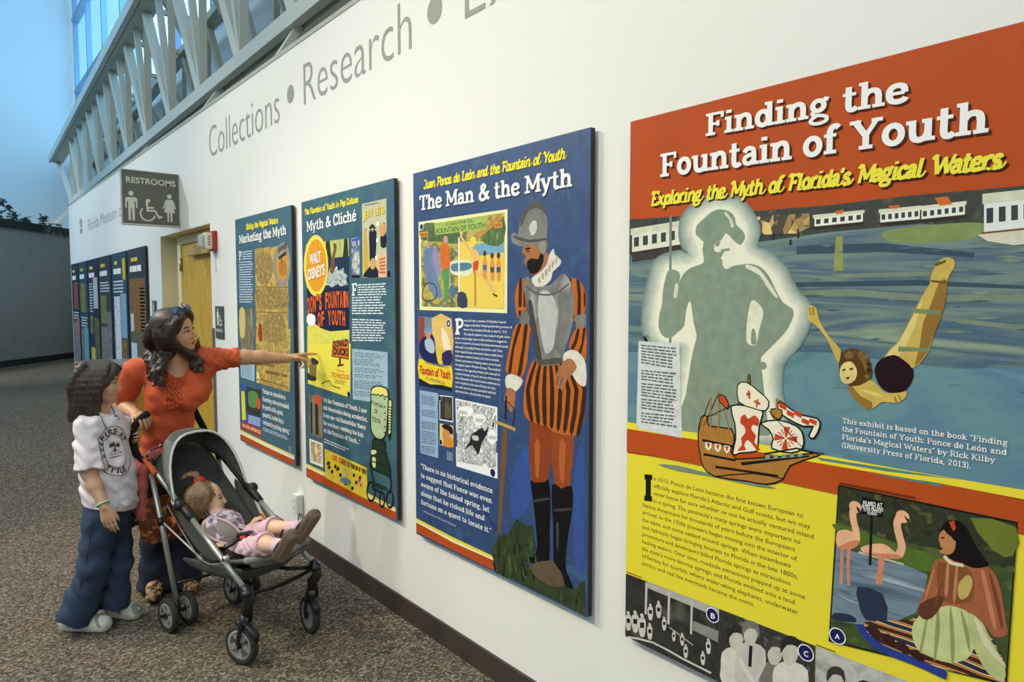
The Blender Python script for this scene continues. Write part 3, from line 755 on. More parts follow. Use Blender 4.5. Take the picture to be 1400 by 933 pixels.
# diver
SK1 = (206, 178, 88); SK2 = (150, 112, 52); SK3 = (226, 204, 128)
pr.poly(c((55,400),(68,395),(82,405),(90,440),(120,490),(155,530),(150,570),(135,545),(115,500),(80,455),(58,440)), SK1, 2)
pr.poly(c((428,310),(445,270),(470,250),(498,255),(500,280),(480,315),(470,400),(440,480),(415,545),(365,590),(290,550),(330,505),(370,430),(400,370),(425,330)), SK1, 2)
pr.poly(c((478,318),(470,400),(440,480),(412,545),(380,580),(395,520),(405,450),(430,390),(452,330)), SK2, 2)
pr.poly(c((285,555),(330,510),(368,440),(404,375),(398,400),(380,460),(350,520),(320,560)), SK3, 2)
pr.polys([c((330,520),(430,525),(428,535),(330,535)), c((385,405),(460,410),(455,425),(378,418))], (122, 140, 96))
pr.poly(c((258,590),(275,560),(315,545),(345,560),(375,590),(370,630),(335,665),(300,660),(270,635)), (38, 18, 28), 2)
pr.poly(c((195,640),(240,620),(270,640),(290,660),(335,660),(355,655),(352,675),(325,692),(280,688),(245,712),(205,690),(180,650)), SK1, 2)
pr.poly(c((245,712),(205,690),(175,645),(190,640),(215,670),(250,690)), SK2, 2)
pr.poly(c((155,545),(185,525),(220,535),(245,570),(250,610),(230,630),(200,640),(165,630),(150,600)), (92, 62, 30), 2)
pr.poly(c((152,590),(165,570),(188,566),(204,590),(200,620),(175,634),(156,622)), SK3, 2)
pr.polys([c((160,590),(170,587),(170,593),(160,595)), c((182,586),(193,584),(193,590),(182,592)), c((168,614),(184,612),(178,621))], (70, 40, 26))
pr.polys([c((205,545),(225,548),(238,580),(232,600),(220,570)), c((165,545),(185,540),(195,552),(175,558))], (132, 96, 50), 2)
rd = random.Random(12)
for i in range(14):
    a = rd.uniform(-.6, 2.6); cx_, cy_ = 200+42*math.cos(a), 585-48*math.sin(a)
    pr.poly(c((cx_-9, cy_), (cx_, cy_-8), (cx_+9, cy_+2), (cx_, cy_+9)), [(70, 44, 22), (132, 98, 52), (108, 74, 36)][i % 3], 2)
pr.polys([c((440, 268), (476, 256), (474, 264), (444, 276)), c((430, 318), (478, 322), (476, 328), (430, 324))], (110, 84, 40)).polys([c((214, 650), (250, 655), (285, 672), (250, 668))], SK3, 2)
pr.line(c((318, 672), (326, 690)), .003, SK2).line(c((330, 668), (340, 686)), .003, SK2).line(c((60, 402), (66, 425)), .003, SK2).line(c((70, 400), (74, 425)), .003, SK2)
pr.done('printed_diver', pn)
# stripes
YS2 = (238, 220, 60)
pr.poly([(840, 574), (900, 584), (1000, 600), (1123, 622), (1250, 645), (1400, 670), (1520, 692), (1520, 706), (1400, 683), (1280, 660), (1180, 645), (1100, 632), (990, 612), (900, 595), (840, 585)], YS2)
pr.poly([(840, 583), (950, 601), (1100, 630), (1200, 647), (1300, 664), (1400, 684), (1520, 706), (1520, 760), (1400, 731), (1300, 708), (1140, 675), (1000, 645), (840, 613)], M_ORG)
pr.polys([c((80, 856), (300, 890), (520, 925), (300, 900), (95, 866)), c((250, 905), (460, 935), (460, 945), (290, 915))], (86, 132, 120))
pr.done('colour_band', pn)
# headings
h_ = K(850, 30, 2.545)
pr.text('Finding the', *h_((292, 399), (1000, 277), (292, 322)), m=WHITE, shadow=(74, 34, 18), style='slab', weight=.19)
pr.text('Fountain of Youth', *h_((134, 541), (1277, 384), (134, 461)), m=WHITE, shadow=(74, 34, 18), style='slab', weight=.19); pr.done('title_lettering', pn)
pr.text("Exploring the Myth of Florida's Magical Waters", *h_((100, 641), (1342, 507), (100, 594)), m=(244, 228, 70), shadow=(60, 28, 16), style='script', weight=.235, sh=(.016, -.016)); pr.done('subtitle_lettering', pn)
# caption box on the left
pr.poly(d_((55, 528), (186, 536), (194, 838), (48, 806)), (214, 218, 212))
for i, (y0, n_) in enumerate(((540, 7), (620, 4), (662, 5), (712, 4), (756, 4))):
    pr.rules(d_((64, y0-2), (178, y0+8), (180, y0+n_*10+12), (63, y0+n_*9-2)), n_, (96, 100, 100), seed=i+3)
pr.done('caption_box', pn)
# credit text
pr.para(['This exhibit is based on the book “Finding', 'the Fountain of Youth: Ponce de León and', "Florida's Magical Waters” by Rick Kilby", '(University Press of Florida, 2013).'],
        c((160, 752))[0], c((157, 826))[0], 0, c((662, 820))[0], WHITE, .62, style='slab', weight=.14)
pr.done('credit_text', pn)
# ship
BR = (176, 122, 56); BK = (30, 24, 20); CRM = (240, 232, 204); RD = (198, 72, 36)
s_ = K(840, 580, 2.643)
def both(pts, m_, kf=d_, wd=.003, smooth=2):
    pr.poly(kf(*pts), m_, smooth); pr.line(kf(*pts), wd, BK, smooth, True)
pr.poly(s_((160,146),(230,150),(330,175),(420,195),(500,210),(590,232),(520,225),(440,208),(330,185),(230,168)), (120, 140, 126), 2)
both([(405,640),(410,640),(410,690),(402,690)], BR)
both([(245,830),(255,770),(275,770),(280,800),(350,808),(360,850),(366,905),(620,885),(625,895),(540,925),(515,970),(460,985),(400,975),(300,960),(262,930),(250,880)], BR, d_, .004)
pr.polys([d_((258, 840), (355, 860), (355, 868), (258, 848)), d_((262, 885), (365, 905), (365, 912), (262, 893)), d_((380, 915), (600, 892), (600, 898), (385, 925)), d_((300, 925), (500, 955), (500, 962), (300, 933))], BK)
pr.polys([d_((268, 850), (288, 853), (288, 868), (278, 878), (268, 868)), d_((298, 855), (318, 858), (318, 873), (308, 883), (298, 873)), d_((328, 860), (346, 863), (346, 878), (337, 887), (328, 877))], CRM)
pr.polys([d_((272, 853), (284, 855), (278, 872)), d_((302, 858), (314, 860), (308, 877)), d_((331, 863), (343, 865), (337, 881))], RD)
pr.line(d_((285, 705), (245, 820)), .002, BK).line(d_((312, 690), (262, 800)), .002, BK).line(d_((312, 690), (345, 812)), .003, BR).line(d_((285, 705), (284, 812)), .005, BR).line(d_((312, 690), (310, 812)), .005, BR)
both([(350,735),(400,735),(440,745),(452,760),(440,800),(436,860),(430,880),(380,885),(355,890),(365,840),(362,790)], CRM, d_, .004)
pr.poly(d_((382,770),(395,762),(402,775),(412,772),(425,765),(440,780),(436,800),(420,795),(415,810),(430,830),(425,850),(442,872),(432,876),(412,850),(400,845),(392,862),(398,875),(370,878),(385,860),(382,838),(396,820),(392,800),(380,790)), RD, 2)
both([(445,790),(500,780),(560,800),(580,830),(578,870),(540,885),(480,870),(485,840),(470,810)], CRM, d_, .004)
CX = (525, 838)
pr.polys([d_(*[(CX[0]+r1*math.cos(a-w_), CX[1]+r1*math.sin(a-w_)), (CX[0]+r2*math.cos(a-w2), CX[1]+r2*math.sin(a-w2)), (CX[0]+r2*math.cos(a+w2), CX[1]+r2*math.sin(a+w2)), (CX[0]+r1*math.cos(a+w_), CX[1]+r1*math.sin(a+w_))])
          for a, r1, r2, w_, w2 in [(i*PI/2+.1, 4, 38, .6, .30) for i in range(4)]+[(i*PI/2+.1+PI/4+e_, 14, 32, .1, .06) for i in range(4) for e_ in (-.22, .22)]], RD)
both([(372,668),(400,660),(440,690),(470,720),(460,750),(420,742),(375,722)], CRM)
pr.polys([d_((398, 694), (410, 690), (414, 700), (402, 704)), d_((404, 685), (409, 684), (412, 712), (406, 713)), d_((425, 716), (445, 726), (443, 733), (423, 723)), d_((433, 712), (438, 714), (434, 740), (429, 738))], RD)
both([(313,700),(330,705),(342,730),(338,745),(322,728),(312,720)], RD)
both([(505,720),(540,745),(580,765),(625,775),(634,800),(615,838),(598,830),(612,800),(580,800),(530,775),(500,750)], CRM, d_, .004)
pr.polys([d_((505+i*24, 722+i*13+(12 if i % 2 else 0)), (529+i*24, 735+i*12+(12 if i % 2 else 0)), (526+i*24, 750+i*12+(12 if i % 2 else 0)), (503+i*24, 738+i*12+(12 if i % 2 else 0))) for i in range(5)], RD)
both([(478,745),(512,748),(508,775),(484,772)], BR)
pr.line(d_((496, 710), (496, 748)), .005, BR).line(d_((376, 720), (372, 735)), .003, BK).line(d_((276, 770), (350, 735)), .002, BK).line(d_((470, 750), (580, 870)), .002, BK)
pr.line(d_((455, 888), (560, 870), (630, 888)), .004, BK).line(d_((300, 960), (420, 950), (520, 968)), .003, BK, 2)
pr.polys([d_((460+i*26, 892-i*1), (474+i*26, 890-i*1), (474+i*26, 904-i*2), (460+i*26, 906-i*2)) for i in range(5)], (110, 160, 160))
KTOP = pr.k; pr.done('ship_emblem', pn, 6)
# main paragraph
pr.text('I', *s_((106, 277), (136, 281), (106, 181)), m=INK, style='slab', weight=.30); pr.done('initial_letter', pn)
IND = s_((142, 203), (141, 230), (140, 258), (138, 285))
pr.para(['n 1513, Ponce de León became the first known European to', 'officially explore Florida’s Atlantic and Gulf coasts, but we may', 'never know for sure whether or not he actually ventured inland',
         'to a spring. The peninsula’s many springs were important to', 'Native Americans for thousands of years before the Europeans', 'arrived. In the 1700s pioneers began moving into the interior of',
         'the state, and some settled around springs. When steamboats', 'and railroads began bringing tourists to Florida in the late 1800s,', 'promoters and developers billed Florida springs as miraculous',
         'healing waters. Over time, roadside attractions popped up at some', 'the state’s more famous springs, and Florida evolved into a land', 'of fantasy for tourists, where water-skiing elephants, underwater',
         'picnics, and real live mermaids became the norm.'], s_((142, 203))[0], s_((99, 508))[0], 1, s_((708, 374))[0], (58, 50, 26), .52, indent=IND, style='sans', bold=.004, res=2)
pr.done('body_text', pn, KTOP)
# flamingo photograph
f_ = K(1100, 630, 3.08)
LAWN = ramp('print_lawn', [(40, 54, 30), (70, 84, 40), (58, 72, 36), (96, 108, 52)], 18, 'noise', (1, 1, 1), 0.45, 6)
HEDGE = ramp('print_hedge', [(18, 22, 14), (52, 58, 30), (36, 42, 22), (110, 112, 56)], 26, 'noise', (1, 1, 1), 0.45, 6)
POND = ramp('print_pond', [(78, 96, 112), (120, 140, 154), (98, 116, 132), (176, 190, 194)], 10, 'noise', (1, .5, 3), 0.4, 6, .3, .72, distort=.8)
SKIRT = ramp('print_patchwork', [(60, 30, 24), (206, 150, 60), (170, 64, 40), (226, 214, 160), (40, 40, 60)], 9, 'wavesZ', (1, .55, 1.0), 0.45, distort=3.0, const=True, lo=0, hi=1)
pr.poly(f_((144, 101), (900, 258), (853, 945), (103, 760)), INK)
pr.poly(f_((149, 109), (893, 266), (848, 938), (109, 754)), LAWN)
pr.poly(f_((149, 109), (893, 266), (885, 470), (760, 420), (560, 370), (350, 330), (145, 245)), HEDGE)
pr.poly(f_((700, 240), (893, 280), (880, 400), (800, 380)), (110, 120, 48), 2)
pr.poly(f_((145, 262), (330, 330), (560, 400), (640, 430), (600, 470), (400, 440), (140, 300)), (84, 108, 44), 2)
pr.poly(f_((136, 362), (240, 390), (300, 420), (430, 440), (520, 480), (505, 560), (470, 640), (380, 680), (230, 690), (115, 670)), POND)
pr.polys([f_((230, 380), (420, 432), (420, 440), (230, 390))], (190, 190, 170))
pr.polys([f_((225, 530), (330, 560), (350, 670), (260, 670), (230, 600)), f_((128, 640), (200, 650), (220, 680), (120, 670))], (44, 54, 74), 2)
FLM = (232, 178, 138); FLD = (206, 134, 96)
def flam(body, neck, legs, beak):
    pr.poly(f_(*body), FLM, 3); pr.poly(f_(*[(x, y*.985+8) for x, y in body[len(body)//2:]]), FLD, 2)
    pr.line(f_(*neck), .016, FLM, 4)
    pr.disc(f_(neck[-1])[0], .014, FLM); pr.poly(f_(*beak), INK)
    for l in legs: pr.line(f_(*l), .007, FLD)
flam([(138,305),(170,290),(205,300),(232,325),(225,355),(190,372),(140,362)], [(222,335),(218,290),(208,250),(206,215),(216,195)], [[(160,365),(158,440),(156,520)],[(190,368),(185,440),(188,525)]], [(218,190),(236,205),(234,228),(226,212)])
flam([(240,365),(290,350),(340,352),(385,385),(410,395),(395,412),(340,408),(295,400),(250,385)], [(400,398),(412,360),(402,320),(392,270),(400,242),(415,235)], [[(320,408),(316,470),(308,520)],[(335,408),(325,470),(322,522)]], [(420,228),(442,248),(440,262),(430,250)])
pr.poly(f_((245, 152), (338, 172), (332, 242), (240, 222)), (22, 24, 24))
pr.line(f_((285, 232), (278, 440)), .006, (30, 30, 28))
pr.text('FILMED AT', *f_((248, 185), (330, 196), (248, 168)), m=WHITE, bold=.02, res=2).text('ROSS ALLENS', *f_((244, 200), (333, 214), (244, 184)), m=WHITE, bold=.02, res=2)
pr.text('SILVER SPRINGS', *f_((250, 211), (325, 222), (250, 202)), m=WHITE, res=2).text('FLORIDA', *f_((267, 225), (308, 231), (267, 214)), m=WHITE, bold=.02, res=2)
pr.poly(f_((236, 690), (260, 678), (330, 672), (440, 670), (520, 640), (700, 640), (800, 760), (850, 860), (846, 936), (560, 870), (380, 800), (270, 750)), SKIRT)
pr.line(f_((236, 688), (256, 730), (330, 790), (480, 850), (600, 905)), .018, (44, 62, 140), 3)
pr.polys([f_((258+i*60, 700+i*34), (300+i*60, 695+i*34), (330+i*60, 740+i*34), (300+i*60, 752+i*30)) for i in range(4)], (60, 34, 30), 2)
pr.poly(f_((455, 700), (500, 640), (580, 608), (640, 612), (700, 650), (720, 760), (690, 830), (610, 850), (520, 820), (470, 780)), (196, 202, 140), 3)
pr.polys([f_((515, 655), (522, 650), (512, 730), (496, 800), (488, 790)), f_((560, 625), (568, 622), (572, 720), (556, 830), (546, 825)), f_((612, 630), (622, 628), (634, 740), (632, 836), (620, 838)), f_((660, 640), (668, 640), (694, 720), (700, 800), (688, 780))], (146, 154, 98), 2)
pr.poly(f_((690, 640), (740, 660), (790, 760), (845, 860), (840, 930), (780, 900), (730, 820), (700, 740)), (186, 192, 132), 2)
pr.poly(f_((715, 640), (745, 690), (790, 780), (845, 850), (838, 862), (770, 790), (730, 710)), (214, 206, 172), 2)
pr.poly(f_((545, 430), (580, 410), (640, 418), (720, 440), (780, 450), (815, 500), (835, 580), (850, 680), (855, 730), (800, 740), (760, 690), (700, 640), (620, 610), (560, 620), (490, 640), (485, 600), (520, 520)), (164, 96, 66), 3)
pr.poly(f_((560, 440), (600, 430), (690, 450), (720, 520), (700, 590), (620, 600), (570, 570)), (134, 82, 48), 3)
pr.poly(f_((650, 520), (690, 480), (710, 510), (690, 570), (655, 580)), (190, 170, 96), 3)
pr.poly(f_((485, 605), (560, 570), (590, 580), (560, 640), (520, 670), (485, 650)), (96, 58, 40), 2)
pr.poly(f_((575, 290), (600, 255), (640, 250), (680, 275), (720, 350), (760, 410), (778, 440), (720, 452), (660, 430), (630, 420), (600, 395), (582, 360)), (24, 20, 20), 3)
pr.poly(f_((568, 330), (575, 300), (605, 285), (630, 300), (640, 340), (632, 380), (610, 395), (590, 392), (572, 385), (576, 360)), (190, 130, 84), 2)
pr.poly(f_((590, 290), (630, 260), (645, 300), (640, 340), (620, 320)), (24, 20, 20), 2)
pr.polys([f_((610, 258), (632, 250), (640, 285), (628, 296))], (190, 70, 40))
pr.polys([f_((576, 322), (592, 320), (592, 327), (578, 329)), f_((570, 368), (584, 364), (584, 372), (573, 375))], (60, 30, 24))
pr.polys([f_((600, 440), (612, 436), (606, 560), (592, 560)), f_((640, 436), (650, 440), (640, 580), (626, 585)), f_((745, 470), (760, 468), (790, 590), (810, 700), (796, 700), (770, 590)), f_((540, 470), (550, 462), (520, 560), (505, 590))], (196, 128, 92), 2)
pr.polys([f_((780, 480), (792, 490), (824, 600), (838, 700), (828, 700), (806, 600)), f_((575, 520), (585, 510), (560, 600), (545, 610))], (120, 66, 46), 2)
pr.line(f_((590, 400), (620, 430), (672, 440)), .007, (226, 214, 170), 2)
pr.disc(f_((141, 738))[0], .020, WHITE).disc(f_((141, 738))[0], .0175, (32, 34, 80)).text('A', *f_((131, 748), (151, 751), (131, 727)), m=WHITE, bold=.02)
pr.line(f_((150, 94), (470, 156)), .005, (120, 52, 26))
pr.done('flamingo_photograph', pn, 6)
# black and white photographs along the foot
GREY1 = ramp('print_grey_photo', [(20, 20, 18), (54, 52, 48), (36, 34, 32), (88, 86, 78)], 10, 'noise', (1, 1, 1), 0.45, 5)
GREY2 = ramp('print_foliage_grey', [(16, 16, 14), (60, 60, 56), (36, 36, 34), (120, 118, 110)], 30, 'noise', (1, 1, 1), 0.45, 6)
GREY3 = ramp('print_pale_grey', [(110, 108, 100), (196, 194, 184), (150, 148, 140)], 16, 'noise', (1, 1, 1), 0.45, 5)
pr.poly(s_((41, 540), (378, 668), (372, 962), (35, 782)), GREY1)
pr.poly(s_((118, 570), (378, 668), (377, 700), (118, 592)), (176, 174, 164)).polys([s_((112+i*82, 572+i*32), (120+i*82, 575+i*32), (117+i*82, 690+i*36), (109+i*82, 686+i*36)) for i in range(3)], (196, 192, 182))
pr.poly(s_((285, 712), (376, 748), (374, 790), (283, 745)), (140, 138, 130))
fig = lambda k, x, y, h, m_=(206, 202, 190), m2=(40, 38, 36): (pr.poly(k((x-h*.12, y-h*.78), (x+h*.12, y-h*.76), (x+h*.16, y-h*.45), (x+h*.1, y), (x-h*.08, y-.02*h), (x-h*.16, y-h*.45)), m_, 2), pr.disc(k((x, y-h*.88))[0], h*.000085, m_), pr.poly(k((x-h*.09, y-h*.6), (x+h*.1, y-h*.58), (x+h*.09, y-h*.35), (x-h*.08, y-h*.37)), m2))
for x, y, h in ((50, 745, 70), (75, 752, 80), (100, 768, 85), (128, 778, 60), (130, 708, 60), (160, 700, 62), (180, 745, 50), (215, 785, 40), (245, 800, 46), (258, 845, 50), (320, 870, 50), (340, 830, 56)): fig(s_, x, y, h)
pr.line(s_((50, 770), (140, 790), (250, 850), (350, 900)), .006, (206, 204, 192), 2).line(s_((200, 735), (285, 800)), .004, (170, 168, 160))
pr.disc(s_((355, 691))[0], .021, WHITE).disc(s_((355, 691))[0], .0185, (32, 34, 80)).text('B', *s_((347, 701), (364, 705), (347, 682)), m=WHITE, bold=.02); pr.done('bathers_photograph', pn)
pr.poly(s_((379, 668), (727, 802), (722, 1130), (372, 962)), GREY2)
def person(k, x, y, h, hair, top, skin=(196, 190, 176)):
    pr.poly(k((x-h*.2, y), (x-h*.22, y-h*.4), (x-h*.2, y-h*.62), (x-h*.06, y-h*.7), (x+h*.08, y-h*.68), (x+h*.22, y-h*.58), (x+h*.22, y-h*.3), (x+h*.2, y+h*.05)), top, 2)
    pr.poly(k((x-h*.1, y-h*.78), (x-h*.06, y-h*.94), (x+h*.06, y-h*.95), (x+h*.11, y-h*.8), (x+h*.04, y-h*.66), (x-h*.05, y-h*.66)), skin, 2)
    pr.poly(k((x-h*.12, y-h*.8), (x-h*.11, y-h*.96), (x, y-h*1.02), (x+h*.12, y-h*.95), (x+h*.13, y-h*.76), (x+h*.08, y-h*.88), (x-h*.04, y-h*.9)), hair, 2)
person(s_, 440, 980, 250, (50, 46, 44), (214, 210, 198)); person(s_, 492, 960, 245, (120, 116, 108), (196, 192, 180)); person(s_, 580, 1040, 260, (70, 66, 62), (120, 116, 108)); person(s_, 636, 1060, 290, (44, 42, 40), (214, 210, 198))
pr.poly(s_((488, 800), (500, 803), (496, 880), (484, 875)), (36, 34, 34))
pr.line(s_((455, 850), (480, 900), (520, 950)), .012, (214, 210, 198), 2).line(s_((545, 860), (515, 920), (500, 970)), .010, (206, 200, 188), 2)
pr.disc(s_((692, 827))[0], .021, WHITE).disc(s_((692, 827))[0], .0185, (32, 34, 80)).text('C', *s_((684, 837), (701, 842), (684, 818)), m=WHITE, bold=.02); pr.done('couples_photograph', pn)
pr.poly(s_((729, 803), (1120, 952), (1110, 1330), (724, 1130)), GREY3)
person(s_, 800, 1140, 260, (60, 58, 54), (206, 204, 194)); person(s_, 900, 1180, 250, (30, 30, 30), (120, 118, 110)); person(s_, 1010, 1230, 260, (80, 76, 70), (190, 188, 180))
pr.done('pavilion_photograph', pn)
pr.polys([s_((45, 533), (100, 553), (100, 556), (45, 536)), s_((728, 795), (800, 822), (800, 826), (728, 799))], (110, 96, 30)); pr.done('photo_credit', pn)
# ================================================================== panel: man and myth (blue, soldier figure)
BLUE = ramp('print_blue_canvas', [(40, 60, 100), (54, 80, 122), (48, 70, 112), (62, 92, 128)], 7, 'noise', (1, 1, 1), 0.42, 8, distort=1.0, bump=0.02)
pn, R4 = panel('exhibit_panel', 'dark blue panel showing a helmeted soldier in striped breeches', G_P, (564, 237), (808, 175), (570, 728), (802, 848), BLUE)
pr = Print(XF); pr.clip = R4
p1 = K(550, 160, 3.456); p2 = K(550, 420, 4.24); p3 = K(550, 600, 3.589)
pr.polys([p3((560, 100), (640, 40), (660, 250), (560, 400), (530, 300)), p3((850, 120), (890, 60), (890, 650), (840, 560))], (58, 84, 148), 3)
STEEL = ramp('print_armour', [(86, 84, 80), (136, 134, 128), (112, 110, 104), (196, 194, 188)], 7, 'noise', (1, 1, .6), 0.4, 3)
BRN = (64, 36, 24); TAN = (190, 102, 38); LACE = (222, 216, 200); SKN = (170, 112, 72)
WOOD = (120, 84, 50)
pr.polys([p3((488, 0), (515, 0), (482, 470), (468, 470))+[]], WOOD).poly(p2((585, 700), (608, 700), (600, 933), (568, 933)), WOOD)
pr.done('canvas_detail', pn)
# soldier
pr.poly(p3((735,0),(842,0),(826,140),(822,240),(780,252),(745,220),(738,100)), (150, 72, 34), 2).poly(p2((860,700),(995,740),(985,933),(868,933)), (150, 72, 34))
pr.poly(p2((738,655),(865,690),(862,800),(855,933),(745,933)), (142, 66, 32)).poly(p3((625,0),(727,0),(718,190),(700,214),(640,216),(630,170)), (142, 66, 32), 2)
pr.polys([p3((650, 20), (675, 20), (670, 180), (655, 180)), p3((770, 20), (800, 20), (795, 200), (775, 200))], (180, 96, 50), 2)
pr.poly(p3((628,205),(645,215),(700,212),(718,200),(728,300),(724,450),(722,590),(690,620),(640,612),(602,592),(655,560),(660,480),(645,330)), (22, 20, 22), 2)
pr.poly(p3((733,225),(780,245),(832,232),(836,340),(815,470),(803,580),(806,650),(842,738),(815,765),(765,690),(742,600),(740,420)), (24, 22, 24), 2)
pr.polys([p3((640, 300), (720, 290), (722, 300), (645, 312)), p3((745, 345), (830, 340), (828, 352), (748, 358)), p3((755, 420), (768, 420), (766, 540), (758, 540))], (66, 62, 62), 2)
pr.poly(p2((760,310),(790,322),(930,318),(985,300),(1030,400),(1056,470),(1062,560),(1054,650),(1012,742),(960,742),(880,727),(840,692),(740,662),(704,605),(708,480),(728,380)), TAN, 2)
for i in range(8):
    t = i/7.0
    x0 = 770+t*200; xm = 724+t*330; xb = 745+t*270; yb = 655+t*78
    pr.poly(p2((x0-4, 322), (x0+10, 322), (xm+16, 480), (xb+16, yb), (xb-6, yb-4), (xm-8, 480)), BRN, 2)
pr.poly(p1((540,800),(560,770),(588,765),(582,850),(592,940),(560,960),(540,930),(532,860)), TAN, 2).polys([p1((552,780),(566,772),(562,940),(550,930)), p1((574,770),(586,768),(580,850),(586,930),(574,940))], BRN, 2)
pr.poly(p1((770,790),(800,760),(840,780),(868,830),(868,900),(852,940),(810,965),(775,930),(762,880)), TAN, 2).polys([p1((785,778),(800,765),(800,850),(815,950),(795,945),(782,860)), p1((822,772),(838,782),(845,850),(842,940),(826,950),(830,850)), p1((858, 820), (868, 850), (864, 900), (858, 890))], BRN, 2)
pr.poly(p2((665,0),(720,0),(715,20),(690,24),(668,14)), TAN)
pr.poly(p2((690,28),(722,18),(738,60),(735,108),(675,105)), STEEL).poly(p2((1000,52),(1066,36),(1066,122),(1010,132)), STEEL)
pr.poly(p2((660,102),(740,110),(738,170),(722,330),(690,412),(640,390),(600,375),(605,320),(630,200)), TAN, 2).polys([p2((672,105),(690,108),(650,240),(632,380),(615,372),(640,220)), p2((708,108),(728,110),(712,240),(690,390),(668,392),(694,240))], BRN, 2)
pr.poly(p2((1005,130),(1066,122),(1066,300),(1040,315),(1000,265),(968,240),(975,190)), TAN, 2).polys([p2((1012,135),(1030,130),(1012,210),(990,250),(978,235),(1000,190)), p2((1048,128),(1064,125),(1050,220),(1030,290),(1016,270),(1040,210))], BRN, 2)
pr.poly([(719, 378), (735, 388), (752, 390), (768, 375), (777, 380), (784, 400), (785, 425), (781, 452), (772, 480), (768, 497), (737, 499), (732, 478), (726, 440), (721, 415), (716, 395)], STEEL, 3)
pr.poly([(738, 400), (752, 400), (760, 420), (758, 470), (748, 484), (742, 470), (736, 430)], (190, 188, 182), 3)
pr.poly([(722, 415), (727, 412), (732, 440), (741, 490), (736, 499), (730, 470)], (74, 70, 64), 2).poly([(736, 492), (768, 489), (769, 497), (737, 500)], (84, 82, 76))
pr.line([(720, 392), (735, 402), (758, 402), (778, 388)], .006, (92, 90, 84), 3)
pr.poly(p2((600,405),(640,390),(697,420),(685,462),(650,492),(605,472)), LACE, 3).poly(p2((612,468),(655,488),(652,560),(640,604),(622,602),(606,560),(590,540),(600,500)), SKN, 3)
pr.poly(p2((940,268),(985,248),(1030,270),(1064,330),(1064,455),(1020,442),(990,400),(960,335),(935,310)), LACE, 3)
pr.poly(p2((945,308),(985,303),(1012,350),(985,390),(955,425),(938,480),(925,484),(915,470),(900,482),(892,462),(884,445),(886,420),(902,370)), SKN, 3)
pr.polys([p2((905, 400), (912, 402), (898, 455), (893, 450)), p2((928, 405), (935, 407), (915, 465), (910, 462))], (120, 74, 46))
pr.line(p2((603, 515), (598, 650)), .010, (40, 32, 26)).line(p2((538, 665), (596, 686), (656, 712)), .012, (196, 162, 76), 2).line(p2((600, 540), (650, 600), (640, 690)), .005, (60, 44, 30), 3)
pr.poly(p1((578,606),(640,604),(655,640),(685,640),(704,690),(680,730),(650,745),(606,742),(590,704),(574,684),(586,660),(566,640),(572,620)), SKN, 2)
pr.poly(p1((588,690),(612,668),(642,672),(656,640),(670,660),(662,700),(640,736),(606,741)), (28, 22, 20), 2).polys([p1((580, 622), (606, 616), (608, 624), (584, 630)), p1((588, 634), (602, 630), (602, 637), (590, 640))], (36, 24, 20))
pr.poly(p1((612,762),(642,742),(682,700),(694,655),(715,622),(722,650),(750,676),(745,702),(712,732),(702,772),(662,802),(625,797)), LACE, 2)
pr.polys([p1((640+i*17, 770-i*20), (650+i*17, 755-i*20), (656+i*15, 778-i*18), (648+i*15, 788-i*18)) for i in range(6)], (168, 160, 142), 2)
pr.poly(p1((548,560),(556,490),(580,440),(615,402),(642,394),(668,420),(684,470),(688,520),(684,580),(692,618),(668,652),(645,612),(600,602),(575,612),(540,606),(518,590),(516,560),(532,545)), STEEL, 2)
pr.poly(p1((556,490),(580,440),(615,402),(642,394),(668,420),(684,470),(660,440),(625,432),(590,455),(566,520)), (92, 88, 82), 2)
pr.poly(p1((600, 520), (620, 490), (636, 500), (634, 540), (612, 560)), (206, 204, 198), 3).poly(p1((530, 560), (600, 580), (680, 572), (680, 582), (600, 594), (532, 574)), (84, 82, 78), 2)
pr.poly(p1((648, 600), (672, 590), (680, 625), (664, 650), (650, 630)), (150, 148, 142), 2)
pr.done('soldier_figure', pn)
GRASS = ramp('print_grass', [(22, 30, 18), (58, 72, 40), (36, 48, 26), (86, 96, 60)], 26, 'noise', (1, 1, .35), 0.45, 6)
pr.poly(p3((438,570),(470,480),(520,470),(560,392),(592,420),(640,430),(655,540),(605,600),(640,650),(745,640),(800,725),(850,745),(896,690),(898,868),(700,768),(470,657),(455,600)), GRASS)
rd = random.Random(5)
for i in range(30):
    x = rd.uniform(455, 660); y = rd.uniform(470, 640); dx = rd.uniform(-30, 30)
    pr.poly(p3((x-5, y+60), (x+dx, y-rd.uniform(10, 50)), (x+6, y+60)), [(30, 40, 24), (70, 86, 48), (52, 66, 36)][i % 3])
pr.poly(p3((630, 620), (740, 600), (800, 720), (720, 720), (640, 660)), (96, 84, 64), 2)
pr.done('printed_grass', pn, 5)
pr.text('Juan Ponce de León and the Fountain of Youth', *p1((100, 342), (778, 196), (102, 300)), m=(244, 228, 60), shadow=(20, 26, 50), style='script', weight=.23); pr.done('subtitle_lettering', pn, 5)
pr.text('The Man & the Myth', *p1((80, 443), (802, 328), (80, 374)), m=WHITE, shadow=(16, 22, 44), style='slab', weight=.19); pr.done('title_lettering', pn, 5)
